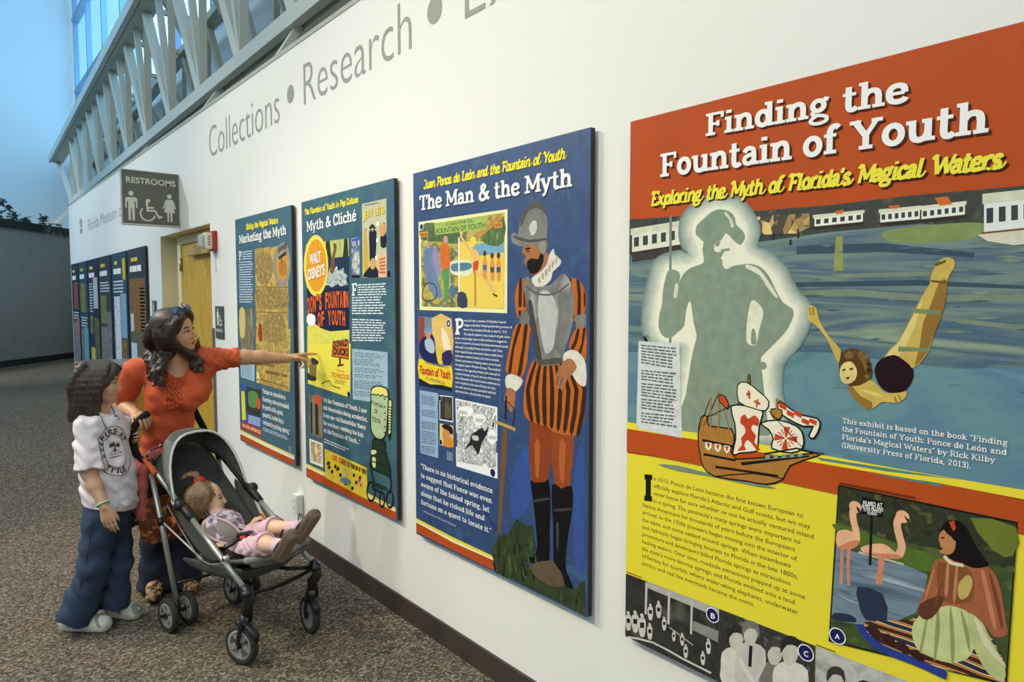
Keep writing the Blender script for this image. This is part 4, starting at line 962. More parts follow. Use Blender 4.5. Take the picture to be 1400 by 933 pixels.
# postcard
CARD = ramp('print_postcard', [(236, 214, 110), (120, 150, 84), (206, 178, 70), (70, 96, 70), (226, 206, 130)], 10, 'noise', (1, 1, 1.4), 0.45, 6, .28, .7)
SAND = (236, 206, 92)
pr.poly(p1((77, 497), (497, 436), (495, 928), (82, 912)), (240, 234, 172))
pr.poly(p1((88, 512), (484, 452), (482, 908), (92, 896)), CARD)
pr.poly(p1((270, 590), (480, 590), (480, 905), (270, 900)), SAND).poly(p1((330, 600), (480, 590), (480, 640), (340, 660)), (120, 170, 190))
PALM = ramp('print_palm', [(40, 62, 40), (96, 124, 60), (60, 90, 52), (150, 160, 80)], 30, 'noise', (1, 1, .5), 0.45, 5)
pr.poly(p1((88, 515), (150, 500), (270, 540), (260, 600), (180, 590), (90, 580)), PALM, 2).poly(p1((370, 540), (480, 470), (480, 590), (430, 610), (380, 590)), PALM, 2)
pr.line(p1((350, 570), (470, 465)), .024, (190, 140, 70))
pr.poly(p1((150, 503), (395, 468), (396, 530), (156, 558)), (166, 190, 96))
pr.text('ST. AUGUSTINE, FLA.', *p1((205, 516), (335, 496), (205, 503)), m=(50, 80, 50), bold=.01).text('FOUNTAIN OF YOUTH', *p1((160, 553), (390, 523), (160, 530)), m=(50, 84, 50), bold=.01)
pr.polys([p1((86, 545), (122, 541), (122, 564), (86, 568)), p1((435, 500), (472, 495), (472, 522), (435, 527))], (226, 150, 60))
pr.text('BEFORE', *p1((89, 562), (119, 559), (89, 552)), m=INK, bold=.02).text('AFTER', *p1((440, 521), (468, 517), (440, 506)), m=INK, bold=.02)
pr.poly(p1((225, 690), (250, 678), (320, 680), (335, 700), (325, 740), (300, 752), (240, 745), (226, 720)), (226, 226, 190), 3).poly(p1((236, 695), (320, 690), (320, 720), (240, 730)), (90, 130, 150), 3)
pr.poly(p1((100, 640), (130, 600), (150, 640), (160, 740), (190, 850), (150, 850), (110, 760)), (110, 130, 160), 2).poly(p1((110, 600), (122, 590), (132, 612), (118, 622)), (200, 150, 110), 2)
pr.poly(p1((180, 610), (200, 590), (222, 620), (225, 720), (185, 730)), (214, 110, 50), 2).poly(p1((186, 730), (222, 720), (216, 860), (202, 866), (196, 780)), (90, 150, 90), 2).disc(p1((204, 580))[0], .016, (206, 160, 120))
pr.poly(p1((140, 640), (160, 615), (172, 650), (180, 760), (150, 720)), (150, 140, 180), 2)
pr.line(p1((95, 840), (110, 790), (150, 790), (165, 840), (140, 868), (105, 866)), .006, (60, 70, 80), 2, True)
pr.poly(p1((225, 800), (245, 795), (250, 850), (228, 848)), (80, 120, 150), 2)
pr.poly(p1((325, 640), (345, 625), (362, 650), (358, 700), (345, 735), (330, 715)), (232, 186, 110), 2).poly(p1((335, 690), (360, 680), (356, 725), (340, 740)), (206, 80, 50), 2)
pr.line(p1((345, 735), (380, 745), (420, 800), (440, 845)), .020, (232, 186, 110), 2).line(p1((330, 640), (300, 600), (275, 560)), .012, (232, 186, 110), 2).line(p1((345, 740), (345, 820), (345, 895)), .012, (200, 140, 70))
pr.disc(p1((335, 590))[0], .02, (240, 210, 90)).poly(p1((425, 832), (452, 845), (448, 852), (430, 842)), INK)
for x, y in ((390, 690), (425, 700), (455, 700)):
    pr.poly(p1((x-10, y), (x, y-40), (x+11, y), (x+8, y+70), (x-6, y+70)), (222, 150, 80), 2).poly(p1((x-9, y+10), (x+10, y+10), (x+8, y+35), (x-8, y+35)), [(70, 110, 160), (200, 70, 60), (60, 80, 120)][x % 3]).disc(p1((x, y-45))[0], .011, (96, 62, 40))
pr.poly(p1((265, 570), (271, 569), (273, 902), (266, 902)), (246, 244, 226)).poly(p1((265, 830), (300, 835), (308, 898), (262, 896)), (60, 70, 90), 2)
pr.disc(p1((91, 520))[0], .015, WHITE).disc(p1((91, 520))[0], .012, (32, 34, 80)); pr.done('postcard_print', pn, 5)
# poster, photos, comic page
pr.poly(p2((94, 55), (285, 66), (288, 490), (98, 455)), (120, 130, 150))
pr.poly(p2((170, 66), (285, 68), (285, 330), (200, 280)), (226, 190, 110), 2).poly(p2((225, 120), (262, 160), (282, 250), (240, 240)), (240, 226, 190), 2)
pr.poly(p2((96, 60), (128, 60), (130, 200), (98, 280)), (150, 70, 50))
pr.poly(p2((110, 190), (130, 170), (175, 160), (192, 220), (200, 300), (260, 320), (250, 335), (150, 320), (110, 290), (96, 230)), (36, 40, 84), 2)
pr.poly(p2((130, 195), (165, 180), (188, 230), (180, 270), (140, 250)), (176, 190, 206), 2).poly(p2((124, 140), (150, 108), (172, 140), (165, 155), (135, 152)), (110, 150, 190), 2).disc(p2((150, 163))[0], .018, (206, 150, 110))
pr.poly(p2((205, 245), (230, 255), (235, 330), (205, 320)), (232, 196, 60), 2).poly(p2((230, 270), (285, 250), (285, 330), (240, 335)), (50, 46, 90), 2)
pr.poly(p2((96, 300), (150, 325), (230, 348), (287, 345), (287, 470), (230, 452), (160, 450), (98, 415)), (236, 206, 50), 2)
pr.poly(p2((97, 412), (160, 448), (230, 452), (288, 468), (288, 490), (98, 456)), (30, 34, 50))
pr.text("Fountain of Youth", *p2((100, 385), (284, 420), (100, 340)), m=(190, 60, 36), style='script', weight=.24).text('DISCOVER THE SECRET', *p2((128, 325), (272, 360), (128, 316)), m=INK, bold=.01).text('ST. AUGUSTINE, FLA.', *p2((138, 420), (250, 452), (138, 404)), m=(40, 50, 110), bold=.02)
pr.disc(p2((268, 96))[0], .017, WHITE).disc(p2((268, 96))[0], .0145, (32, 34, 80)).text('B', *p2((263, 104), (274, 105), (263, 88)), m=WHITE, bold=.02); pr.done('booklet_print', pn, 5)
pr.poly(p2((100, 482), (206, 500), (208, 876), (105, 846)), (150, 178, 200))
for y, n_ in ((510, 5), (590, 4), (660, 4), (715, 7), (800, 4)): pr.rules(p2((112, y), (198, y+14), (198, y+n_*11+14), (112, y+n_*11)), n_, (70, 92, 116), fill=.45, seed=y)
pr.done('caption_box', pn, 5)
DK = ramp('print_dark_photo', [(22, 22, 20), (60, 62, 56), (36, 38, 34), (90, 86, 70)], 30, 'noise', (1, 1, 1), 0.45, 5)
pr.poly(p2((216, 511), (293, 519), (295, 669), (216, 656)), WHITE).poly(p2((219, 516), (290, 524), (292, 662), (219, 650)), DK)
pr.polys([p2((245, 560), (265, 556), (270, 640), (248, 636)), p2((268, 580), (280, 575), (282, 640), (270, 642))], (100, 84, 62), 2)
pr.poly(p2((217, 674), (296, 690), (296, 816), (218, 800)), (226, 196, 110)).poly(p2((228, 690), (250, 678), (290, 700), (292, 740), (270, 730), (240, 705)), (40, 30, 26), 2).poly(p2((238, 710), (270, 720), (278, 760), (255, 785), (236, 760)), (206, 140, 90), 2).poly(p2((245, 770), (290, 760), (296, 815), (240, 805)), (214, 140, 50), 2)
pr.disc(p2((217, 530))[0], .013, WHITE).disc(p2((217, 530))[0], .0115, (32, 34, 80)).disc(p2((223, 784))[0], .013, WHITE).disc(p2((223, 784))[0], .0115, (32, 34, 80)); pr.done('small_photographs', pn, 5)
pr.rules(p2((258, 838), (296, 846), (296, 896), (258, 888)), 5, (200, 210, 220), fill=.35, seed=2); pr.done('small_note', pn, 5)
COMIC = ramp('print_comic_page', [(30, 30, 30), (236, 236, 232), (120, 120, 118), (250, 250, 248)], 26, 'noise', (1, 1, .8), 0.45, 6, .34, .62, distort=2.0)
pr.poly(p2((308, 529), (551, 581), (551, 778), (313, 730)), (240, 240, 236)).poly(p3((264, 40), (467, 70), (467, 197), (265, 136)), (240, 240, 236))
pr.poly(p2((314, 540), (545, 590), (545, 940), (320, 895)), COMIC)
pr.polys([p2((322, 590), (370, 575), (405, 600), (400, 630), (340, 630)), p2((415, 625), (470, 625), (482, 660), (440, 690), (415, 670)), p2((500, 720), (535, 715), (545, 770), (520, 800), (498, 770))], WHITE, 3)
for i, (a_, b_) in enumerate(((330, 600), (425, 645), (502, 745))): pr.rules(p2((a_, b_), (a_+50, b_+5), (a_+50, b_+26), (a_, b_+20)), 3, (60, 60, 60), seed=i)
pr.poly(p2((400, 740), (430, 720), (460, 700), (480, 720), (500, 690), (490, 740), (460, 790), (440, 860), (405, 800), (360, 830), (390, 780)), (44, 44, 44), 2).poly(p2((405, 745), (440, 750), (440, 775), (410, 770)), (200, 200, 200), 2)
pr.disc(p3((444, 168))[0], .018, WHITE).disc(p3((444, 168))[0], .0155, (32, 34, 80)); pr.done('comic_page_print', pn, 5)
pr.text('P', *p2((306, 160), (354, 160), (306, 68)), m=WHITE, style='slab', weight=.22); pr.done('initial_letter', pn, 5)
pr.para(['once de León, a veteran of Columbus’ second', 'voyage to the New World and the first governor of', 'Puerto Rico, landed in Florida on April 2, 1513.', 'The Spanish explorer was in search of gold, slaves,', 'power, and prestige; there is little evidence to suggest he', 'was on a quest for a fountain that bestowed eternal youth.',
         'Although it is possible Ponce was familiar with Taino', 'Indian legends about restorative waters, myths about', 'such waters extend at least as far back as ancient', 'Greece, and stories of healing waters can be found', 'throughout spas in Western Europe. The medieval', 'kingdom of the legendary Prester John was said to',
         'contain a fountain of youth, and one of the stories', 'about Alexander the Great includes references to', 'such a fountain. In the case of Ponce de León,', 'the myth was not actually associated with him', 'until more than a decade after his death.'],
        p2((356, 84))[0], p2((308, 492))[0], 4, p2((606, 210))[0], WHITE, .52, indent=p2((356, 80), (356, 105), (356, 132), (356, 158)), style='sans', bold=.006, res=2); pr.done('body_text', pn, 5)
pr.para(['“There is no historical evidence', 'to suggest that Ponce was even', 'aware of the fabled spring, let', 'alone that he risked life and', 'fortune on a quest to locate it.”'], p3((90, 145))[0], p3((96, 322))[0], 0, p3((443, 266))[0], WHITE, .52, style='slab', weight=.14)
pr.text('– Historian J. Michael Francis', *p3((95, 356), (263, 433), (95, 347)), m=(214, 220, 226), res=2); pr.done('quote_text', pn, 5)
pr.poly(p3((64, 388), (250, 485), (440, 574), (446, 590), (250, 500), (64, 400)), YEL).poly(p3((64, 400), (250, 500), (446, 590), (448, 598), (250, 510), (64, 409)), (240, 234, 206))
pr.poly(p3((64, 409), (250, 510), (448, 598), (455, 620), (462, 640), (476, 660), (250, 548), (64, 455)), M_ORG); pr.done('colour_band', pn)

# ================================================================== panel: myth and cliché (teal)
TEAL = ramp('print_teal_canvas', [(54, 92, 100), (64, 106, 112), (60, 88, 112), (70, 110, 116)], 5, 'noise', (1, 1, 1), 0.42, 7, distort=.8)
pn, R3 = panel('exhibit_panel', 'teal panel with a yellow film poster that the woman points at', G_P, (413, 277), (538, 243), (418, 652), (543, 712), TEAL)
pr = Print(XF); pr.clip = R3; q1 = K(410, 240, 3.889); q2 = K(410, 470, 3.73)
pr.text('The Fountain of Youth in Pop Culture', *q1((24, 212), (313, 142), (24, 182)), m=(244, 228, 60), shadow=(20, 40, 50), style='script', weight=.23); pr.done('subtitle_lettering', pn, 5)
pr.text('Myth & Cliché', *q1((35, 300), (300, 240), (34, 246)), m=WHITE, shadow=(20, 40, 50), style='slab', weight=.18); pr.done('title_lettering', pn, 5)
# film poster: plain painted scene in place of the film's own artwork
PY = (236, 222, 84)
pr.poly(q1((32, 365), (260, 333), (262, 600), (36, 640)), (150, 170, 120)).poly(q1((36, 600), (262, 560), (265, 960), (40, 960)), (34, 40, 66))
WOODS = ramp('print_woods', [(120, 140, 60), (206, 210, 120), (150, 170, 90), (80, 96, 60)], 12, 'noise', (1.6, 1.6, .4), 0.45, 4)
pr.poly(q1((33, 366), (259, 334), (261, 440), (150, 450), (100, 470), (34, 480)), WOODS).polys([q1((140, 350), (158, 348), (168, 440), (132, 446)), q1((236, 338), (252, 336), (258, 430), (228, 436))], (50, 56, 40))
pr.poly(q1((105, 470), (160, 440), (262, 430), (262, 600), (110, 600)), (40, 56, 84)).poly(q1((118, 590), (132, 560), (128, 530), (150, 520), (160, 490), (178, 510), (196, 480), (206, 508), (232, 490), (236, 520), (254, 530), (246, 556), (256, 580), (220, 590), (200, 578), (170, 596), (150, 582)), ramp('print_splash', [(40, 60, 90), (226, 232, 226), (96, 130, 110), (240, 240, 236)], 40, 'noise', (1, 1, 1), .45, 5, .36, .62))
pr.poly(q1((178, 365), (192, 362), (195, 390), (185, 440), (182, 515), (160, 515), (168, 440), (180, 395)), (126, 84, 48), 2)
pr.disc(q1((84, 480))[0], .16, (240, 222, 92), 28, .17).disc(q1((86, 480))[0], .135, (230, 160, 40), 28, .145)
pr.text('WALT', *q1((52, 476), (112, 458), (52, 420)), m=WHITE, shadow=(150, 70, 20), bold=.03).text("DISNEY'S", *q1((44, 556), (132, 528), (44, 500)), m=WHITE, shadow=(150, 70, 20), bold=.03)
def arc_word(t, a, b, rise, top, m, kf, bold=.04):
    n = len(t); A_, B_ = np.array(a, float), np.array(b, float)
    for i, ch in enumerate(t):
        if ch == ' ': continue
        f0 = i/n; f1 = (i+.86)/n
        y = lambda f: -rise*4*f*(1-f)
        p0 = A_+(B_-A_)*f0+np.array((0, y(f0))); p1_ = A_+(B_-A_)*f1+np.array((0, y(f1)))
        pr.text(ch, *kf(tuple(p0), tuple(p1_), (p0[0], p0[1]-top)), m=m, shadow=(14, 14, 24), bold=bold)
RED = (226, 104, 44)
arc_word("DON'S FOUNTAIN", (40, 735), (262, 700), 12, 84, RED, q1); arc_word('OF YOUTH', (96, 806), (245, 800), 10, 76, RED, q1)
pr.poly(q1((40, 800), (70, 780), (110, 812), (160, 830), (264, 822), (264, 960), (40, 960)), (222, 216, 96))
pr.poly(q2((40, 0), (260, 0), (258, 276), (42, 205)), PY)
pr.polys([q2((60, 70), (95, 90), (90, 108), (60, 104)), q2((40, 150), (80, 160), (82, 190), (42, 184))], (58, 54, 50), 2).polys([q2((48, 104), (86, 110), (84, 170), (50, 160))], (130, 120, 60))
pr.polys([q1((40, 745), (60, 735), (82, 750), (80, 790), (55, 800), (38, 780))], WHITE, 3)
pr.poly(q2((168, -10), (250, -20), (250, 82), (162, 66)), (60, 36, 24)).poly(q2((171, -8), (247, -16), (247, 76), (166, 62)), (214, 120, 50)).line(q2((206, 70), (205, 110)), .02, (60, 36, 24)).polys([q2((190, 110), (222, 104), (226, 112), (194, 118))], (60, 36, 24))
pr.text('DONALD', *q2((172, 20), (244, 10), (172, -14)), m=INK, bold=.04).text('DUCK!', *q2((172, 54), (246, 62), (172, 20)), m=INK, bold=.05)
pr.text('Color by', *q2((188, 140), (228, 150), (188, 128)), m=(190, 90, 30), bold=.01).text('TECHNICOLOR', *q2((162, 170), (254, 186), (162, 146)), m=(206, 100, 30), bold=.03)
pr.rules(q2((180, 180), (235, 192), (235, 214), (180, 202)), 3, (120, 100, 40), seed=4)
pr.line(q2((110, 205), (150, 190), (165, 215), (208, 228)), .006, (110, 96, 40), 3)
pr.disc(q2((250, 260))[0], .016, (32, 34, 60)); pr.done('film_poster_print', pn, 5)
# comic cover
pr.poly(q1((330, 152), (460, 122), (462, 542), (334, 544)), (198, 196, 160)).poly(q1((334, 440), (462, 420), (462, 542), (334, 544)), (206, 200, 120))
arc_word('JERRY LEWIS', (338, 232), (452, 200), 2, 40, (240, 214, 60), q1, .03); pr.rules(q1((345, 156), (420, 140), (420, 150), (345, 166)), 1, (60, 60, 60))
pr.polys([q1((340, 300), (352, 296), (360, 370), (364, 440), (360, 530), (344, 530), (338, 420))], (206, 170, 70), 2); pr.disc(q1((349, 290))[0], .011, (206, 150, 100))
pr.polys([q1((368, 300), (385, 290), (408, 300), (405, 400), (400, 480), (374, 480), (370, 380)), q1((432, 300), (458, 300), (460, 380), (430, 378)), q1((336, 540), (360, 500), (390, 470), (412, 500), (432, 540))], (34, 36, 50), 2)
pr.poly(q1((370, 276), (386, 258), (402, 276), (400, 284), (372, 286)), (34, 36, 50), 2).poly(q1((428, 266), (450, 252), (452, 280), (432, 284)), (40, 32, 28), 2)
pr.disc(q1((386, 288))[0], .010, (214, 160, 116)).disc(q1((440, 290))[0], .03, (214, 160, 116)).disc(q1((388, 470))[0], .028, (214, 160, 116))
for p in ((414, 258), (412, 345), (406, 440)): pr.disc(q1(p)[0], .012, (240, 240, 226))
pr.poly(q1((418, 425), (462, 415), (462, 540), (418, 540)), (232, 190, 150)).rules(q1((422, 440), (458, 430), (458, 525), (422, 525)), 5, (190, 80, 50), fill=.6, seed=9)
pr.disc(q1((474, 524))[0], .016, (32, 34, 60)); pr.done('comic_cover_print', pn, 5)
SPINE = ramp('print_spine', [(40, 56, 120), (226, 220, 200), (60, 90, 150), (206, 150, 70)], 22, 'noise', (1, 1, 1), 0.45, 5)
pr.poly(q1((274, 335), (316, 325), (318, 545), (277, 545)), SPINE).poly(q1((276, 338), (316, 328), (316, 345), (276, 354)), (70, 100, 190)).poly(q1((277, 530), (318, 530), (318, 545), (277, 545)), INK); pr.done('booklet_print', pn, 5)
pr.text('F', *q1((276, 640), (304, 640), (276, 575)), m=WHITE, style='slab', weight=.2); pr.done('initial_letter', pn, 5)
pr.rules(q1((308, 578), (460, 570), (460, 640), (308, 642)), 5, (226, 234, 234), fill=.45, seed=21).rules(q1((277, 645), (460, 640), (460, 742), (277, 742)), 7, (226, 234, 234), fill=.45, seed=22).rules(q1((278, 760), (460, 766), (458, 886), (278, 885)), 9, (226, 234, 234), fill=.45, seed=23); pr.done('body_text', pn, 5)
pr.poly(q2((266, 26), (447, 44), (449, 310), (270, 284)), (160, 188, 200))
for y, n_ in ((42, 3), (74, 4), (120, 3), (154, 2), (186, 5), (240, 3)): pr.rules(q2((278, y), (438, y+12), (438, y+n_*9+14), (278, y+n_*9)), n_, (86, 104, 112), fill=.4, ragged=.4, seed=y)
pr.done('caption_box', pn, 5)
OLD = ramp('print_old_photo', [(60, 56, 46), (150, 140, 110), (96, 90, 70), (190, 180, 150)], 14, 'noise', (1.5, 1.5, .35), 0.45, 4)
pr.poly(q2((46, 258), (112, 268), (116, 488), (50, 460)), OLD).polys([q2((76, 300), (92, 300), (96, 470), (80, 464)), q2((54, 300), (64, 300), (64, 460), (56, 458))], (52, 48, 42)).poly(q2((78, 268), (108, 272), (106, 312), (80, 306)), (206, 80, 44), 2); pr.done('spring_photograph', pn, 5)
pr.poly(q2((48, 484), (116, 510), (118, 632), (52, 606)), (240, 236, 214)); CAST = ramp('print_cast_photo', [(80, 70, 54), (226, 210, 160), (150, 120, 80), (240, 232, 210)], 26, 'noise', (1, 1, 1), 0.45, 5)
pr.poly(q2((54, 494), (110, 516), (112, 616), (58, 596)), CAST); pr.disc(q2((84, 545))[0], .022, (240, 214, 170)); pr.done('cast_photograph', pn, 5)
pr.para(['“At the Fountain of Youth, I saw', 'old rheumatics doing acrobatics,', 'Even saw old Rockefeller there:', 'He was busy combing his hair.', 'At the Fountain of Youth...”'], q2((118, 296))[0], q2((124, 452))[0], 0, q2((342, 362))[0], WHITE, .54, style='slab', weight=.15)
pr.rules(q2((124, 482), (250, 536), (250, 560), (124, 508)), 2, (226, 234, 234), fill=.4, ragged=.2, seed=31); pr.done('quote_text', pn, 5)
pr.poly(q2((33, 612), (200, 690), (345, 762), (488, 838), (488, 850), (345, 774), (200, 702), (33, 624)), (236, 220, 80)).poly(q2((33, 624), (200, 702), (345, 774), (488, 850), (488, 860), (345, 786), (200, 712), (34, 633)), (240, 234, 206))
pr.poly(q2((34, 633), (200, 712), (345, 786), (489, 860), (490, 905), (345, 836), (200, 756), (34, 674)), M_ORG); pr.done('colour_band', pn)
STRIP = ramp('print_cartoon_strip', [(236, 200, 40), (240, 210, 60), (226, 190, 40)], 20, 'noise', (1, 1, 1), 0.45, 3)
pr.poly(q2((126, 536), (341, 634), (346, 798), (130, 684)), STRIP)
arc_word('CUTE SCIENCE', (165, 592), (240, 624), 0, 26, (206, 70, 30), q2, .02); arc_word('IS FOUNTAIN OF YOUTH', (244, 626), (338, 668), 0, 24, INK, q2, .01)
rd = random.Random(8)
for i in range(26):
    x = rd.uniform(136, 335); side = rd.choice((0, 1)); f = (x-126)/215; y = 560+98*f+rd.uniform(30, 112)
    if 200 < x < 265 and i % 2: continue
    pr.poly(q2((x-6, y), (x, y-9), (x+7, y-2), (x+4, y+10), (x-5, y+9)), [INK, (60, 50, 36), (226, 190, 120), (206, 90, 40)][i % 4], 2)
pr.poly(q2((205, 690), (230, 680), (262, 705), (250, 720), (215, 708)), (110, 140, 150), 2).poly(q2((215, 640), (235, 640), (240, 680), (215, 676)), (232, 196, 120), 2)
pr.done('cartoon_strip_print', pn)
# bottle with pencil on a wheeled base (line drawing)
pr.k = 70
OUT = (26, 34, 24); LY = (214, 216, 150); DG = (34, 56, 42)
for cx_, cy_, rx_, ry_ in ((364, 755, .058, .11), (420, 797, .034, .085), (460, 795, .048, .095)):
    pr.line([tuple(q2((cx_+rx_*360*math.cos(a), cy_+ry_*440*math.sin(a)))[0]) for a in [2*PI*i/18 for i in range(18)]], .012, OUT, 0, True)
pr.line(q2((362, 640), (375, 690), (372, 740)), .014, OUT, 2).line(q2((460, 680), (468, 720), (458, 760)), .014, OUT, 2).line(q2((372, 740), (418, 760)), .010, OUT)
pr.poly(q2((380, 480), (430, 492), (442, 520), (440, 560), (462, 620), (466, 680), (440, 674), (370, 644), (354, 620), (366, 560), (368, 510)), OUT, 2).poly(q2((384, 490), (428, 500), (436, 524), (434, 562), (456, 622), (460, 672), (440, 668), (374, 640), (360, 618), (372, 560), (374, 514)), DG, 2)
pr.poly(q2((366, 700), (440, 730), (452, 752), (400, 740), (368, 716)), DG).poly(q2((366, 545), (388, 540), (390, 560), (368, 566)), LY, 2).poly(q2((370, 580), (388, 585), (386, 632), (372, 625)), LY, 2)
pr.line(q2((366, 535), (450, 560)), .006, OUT).line(q2((368, 600), (456, 630)), .006, OUT)
pr.poly(q2((448, 280), (472, 286), (468, 460), (460, 500), (450, 470)), OUT, 1).poly(q2((452, 286), (468, 292), (464, 455), (454, 462)), LY)
pr.polys([q2((452, 320+i*14), (467, 325+i*14), (467, 330+i*14), (452, 325+i*14)) for i in range(9)], OUT)
pr.poly(q2((362, 240), (372, 220), (400, 212), (440, 222), (454, 245), (456, 290), (448, 420), (440, 470), (420, 494), (385, 484), (364, 450), (358, 400), (360, 300)), OUT, 2)
pr.poly(q2((366, 244), (376, 226), (400, 219), (436, 228), (448, 248), (450, 290), (442, 420), (434, 466), (416, 486), (388, 477), (369, 446), (364, 400), (366, 300)), (176, 196, 152), 2)
pr.poly(q2((368, 244), (378, 228), (400, 222), (434, 230), (446, 250), (446, 272), (400, 262), (368, 258)), (236, 226, 120), 2).line(q2((364, 256), (372, 262), (380, 256), (390, 264), (400, 258), (412, 268), (424, 262), (436, 272), (450, 268)), .006, OUT)
pr.text('FOUNTAIN', *q2((366, 306), (424, 332), (366, 288)), m=INK, bold=.02).text('OF', *q2((380, 352), (398, 360), (380, 332)), m=INK, bold=.02).text('YOUTH', *q2((368, 392), (412, 412), (368, 370)), m=INK, bold=.02)
pr.polys([q2((430, y), (438, y+2), (437, y+9), (430, y+7)) for y in (278, 318, 350, 384, 420, 450)], INK); pr.done('bottle_drawing', pn)

# ================================================================== panel: marketing the myth (slate blue)
SLATE = ramp('print_slate_canvas', [(60, 92, 108), (68, 104, 120), (74, 108, 122)], 5, 'noise', (1, 1, 1), 0.42, 6)
pn, R2 = panel('exhibit_panel', 'slate blue panel with a round seal over a tan map, right of the restroom plaque', G_P, (322, 300), (398, 281), (328, 600), (404, 640), SLATE)
pr = Print(XF); pr.clip = R2; a1 = K(320, 270, 4.91); a2 = K(320, 450, 4.667)
pr.text('Selling the Magical Waters', *a1((80, 218), (298, 172), (80, 180)), m=(244, 228, 60), shadow=(20, 40, 50), style='script', weight=.23).done('subtitle_lettering', pn, 5)
pr.text('Marketing the Myth', *a1((34, 312), (350, 248), (34, 256)), m=WHITE, shadow=(20, 40, 50), style='slab', weight=.2).done('title_lettering', pn, 5)
MAP = ramp('print_tan_map', [(190, 152, 70), (214, 180, 92), (150, 130, 70), (206, 168, 80), (84, 84, 56)], 12, 'noise', (1, 1, 1.2), 0.45, 6, .3, .74, distort=.8)
pr.poly(a1((140, 345), (362, 320), (366, 800), (146, 800)), MAP).poly(a1((146, 760), (366, 770), (366, 890), (146, 890)), MAP).poly(a2((138, 0), (362, 0), (355, 404), (144, 342)), MAP)
FIGM = ramp('print_map_figures', [(60, 64, 48), (190, 150, 70), (110, 104, 60), (206, 170, 96), (170, 70, 44)], 34, 'noise', (1, 1, 1), 0.45, 5, .3, .72)
pr.polys([a1((150, 400), (240, 380), (260, 480), (230, 580), (160, 560)), a1((150, 620), (350, 620), (350, 740), (160, 740)), a1((200, 790), (330, 790), (340, 960), (210, 960))], FIGM, 2)
pr.polys([a1((165, 860), (186, 855), (190, 960), (166, 960))], (160, 64, 44), 2)
pr.polys([a2((160, 214), (260, 232), (260, 244), (160, 226)), a2((200, 262), (290, 280), (290, 300), (200, 282)), a2((302, 284), (340, 292), (340, 310), (302, 302)), a2((170, 318), (345, 368), (345, 374), (170, 326))], (130, 100, 44))
pr.line(a1((148, 600), (364, 606)), .004, (120, 84, 40)).line(a1((148, 770), (364, 776)), .004, (120, 84, 40)).poly(a2((146, 268), (160, 290), (160, 344), (144, 340)), (240, 228, 140)).poly(a2((148, 316), (156, 318), (156, 334), (148, 332)), (60, 44, 30)); pr.done('map_print', pn)
pr.poly(a1((262, 420), (285, 345), (325, 305), (350, 310), (372, 370), (380, 450), (372, 530), (350, 590), (320, 605), (290, 575), (270, 510)), (150, 146, 130), 3).poly(a1((285, 430), (310, 380), (335, 370), (360, 410), (366, 470), (350, 540), (320, 565), (296, 530), (285, 480)), (204, 150, 74), 3)
pr.poly(a1((300, 450), (325, 420), (352, 450), (350, 510), (325, 530), (302, 500)), (184, 124, 56), 3).line(a1((300, 410), (350, 372)), .022, (60, 50, 40)).line(a1((315, 400), (322, 440)), .014, (90, 60, 40)); arc_word('DANGER', (296, 372), (358, 336), 4, 34, (54, 46, 40), a1, .02); pr.done('round_seal_print', pn, 5)
pr.text('P', *a1((34, 424), (50, 420), (34, 364)), m=WHITE, style='slab', weight=.22).done('initial_letter', pn, 5)
pr.rules(a1((54, 362), (126, 352), (126, 420), (54, 424)), 4, (210, 222, 228), fill=.4, seed=41).rules(a1((34, 430), (128, 424), (128, 712), (36, 712)), 17, (210, 222, 228), fill=.4, seed=42).done('body_text', pn, 5)
pr.poly(a1((34, 752), (130, 745), (132, 960), (38, 960)), OLD).poly(a2((40, 0), (128, 0), (128, 130), (42, 130)), OLD).poly(a1((36, 756), (70, 754), (72, 930), (40, 930)), (214, 186, 120), 2).done('spring_photograph', pn, 5)
pr.poly(a2((40, 180), (130, 190), (130, 336), (44, 306)), (170, 196, 210)).rules(a2((46, 200), (124, 212), (124, 325), (48, 298)), 9, (96, 116, 130), fill=.4, seed=45).done('caption_box', pn, 5)
pr.poly(a2((42, 350), (172, 392), (178, 690), (48, 636)), (60, 90, 160)).poly(a2((78, 366), (172, 392), (172, 566), (80, 536)), DK).poly(a2((46, 396), (66, 400), (76, 580), (52, 582)), (226, 220, 60)).poly(a2((92, 400), (150, 410), (150, 500), (96, 490)), (96, 140, 80), 2).disc(a2((156, 475))[0], .04, (206, 90, 40))
pr.rules(a2((92, 548), (172, 570), (174, 628), (92, 602)), 5, (214, 224, 240), fill=.5, seed=47).poly(a2((46, 586), (176, 640), (178, 690), (48, 636)), (176, 60, 40)).text('SILVER SPRINGS', *a2((54, 622), (172, 672), (54, 602)), m=(236, 206, 150), bold=.03).done('brochure_print', pn, 5)
pr.para(['“Picture to yourselves a', 'charming vale surrounded', 'by gentle hills, quiet,', 'peaceful, harboring a', 'constantly gushing spring.”'], a2((180, 408))[0], a2((186, 606))[0], 4, a2((358, 684))[0], WHITE, .56, style='slab', weight=.15)
pr.rules(a2((186, 626), (350, 692), (350, 716), (186, 652)), 2, (206, 218, 226), fill=.4, seed=48).done('quote_text', pn, 5)
pr.rules(a2((346, 746), (368, 752), (368, 800), (346, 794)), 6, (140, 160, 176), fill=.5, seed=49).done('small_note', pn, 5)
pr.poly(a2((36, 640), (200, 722), (384, 806), (384, 816), (200, 732), (36, 652)), (236, 220, 80)).poly(a2((36, 652), (200, 732), (384, 816), (384, 838), (200, 756), (36, 668)), (240, 234, 206)).poly(a2((36, 668), (200, 750), (384, 836), (386, 892), (200, 800), (38, 700)), M_ORG).done('colour_band', pn)

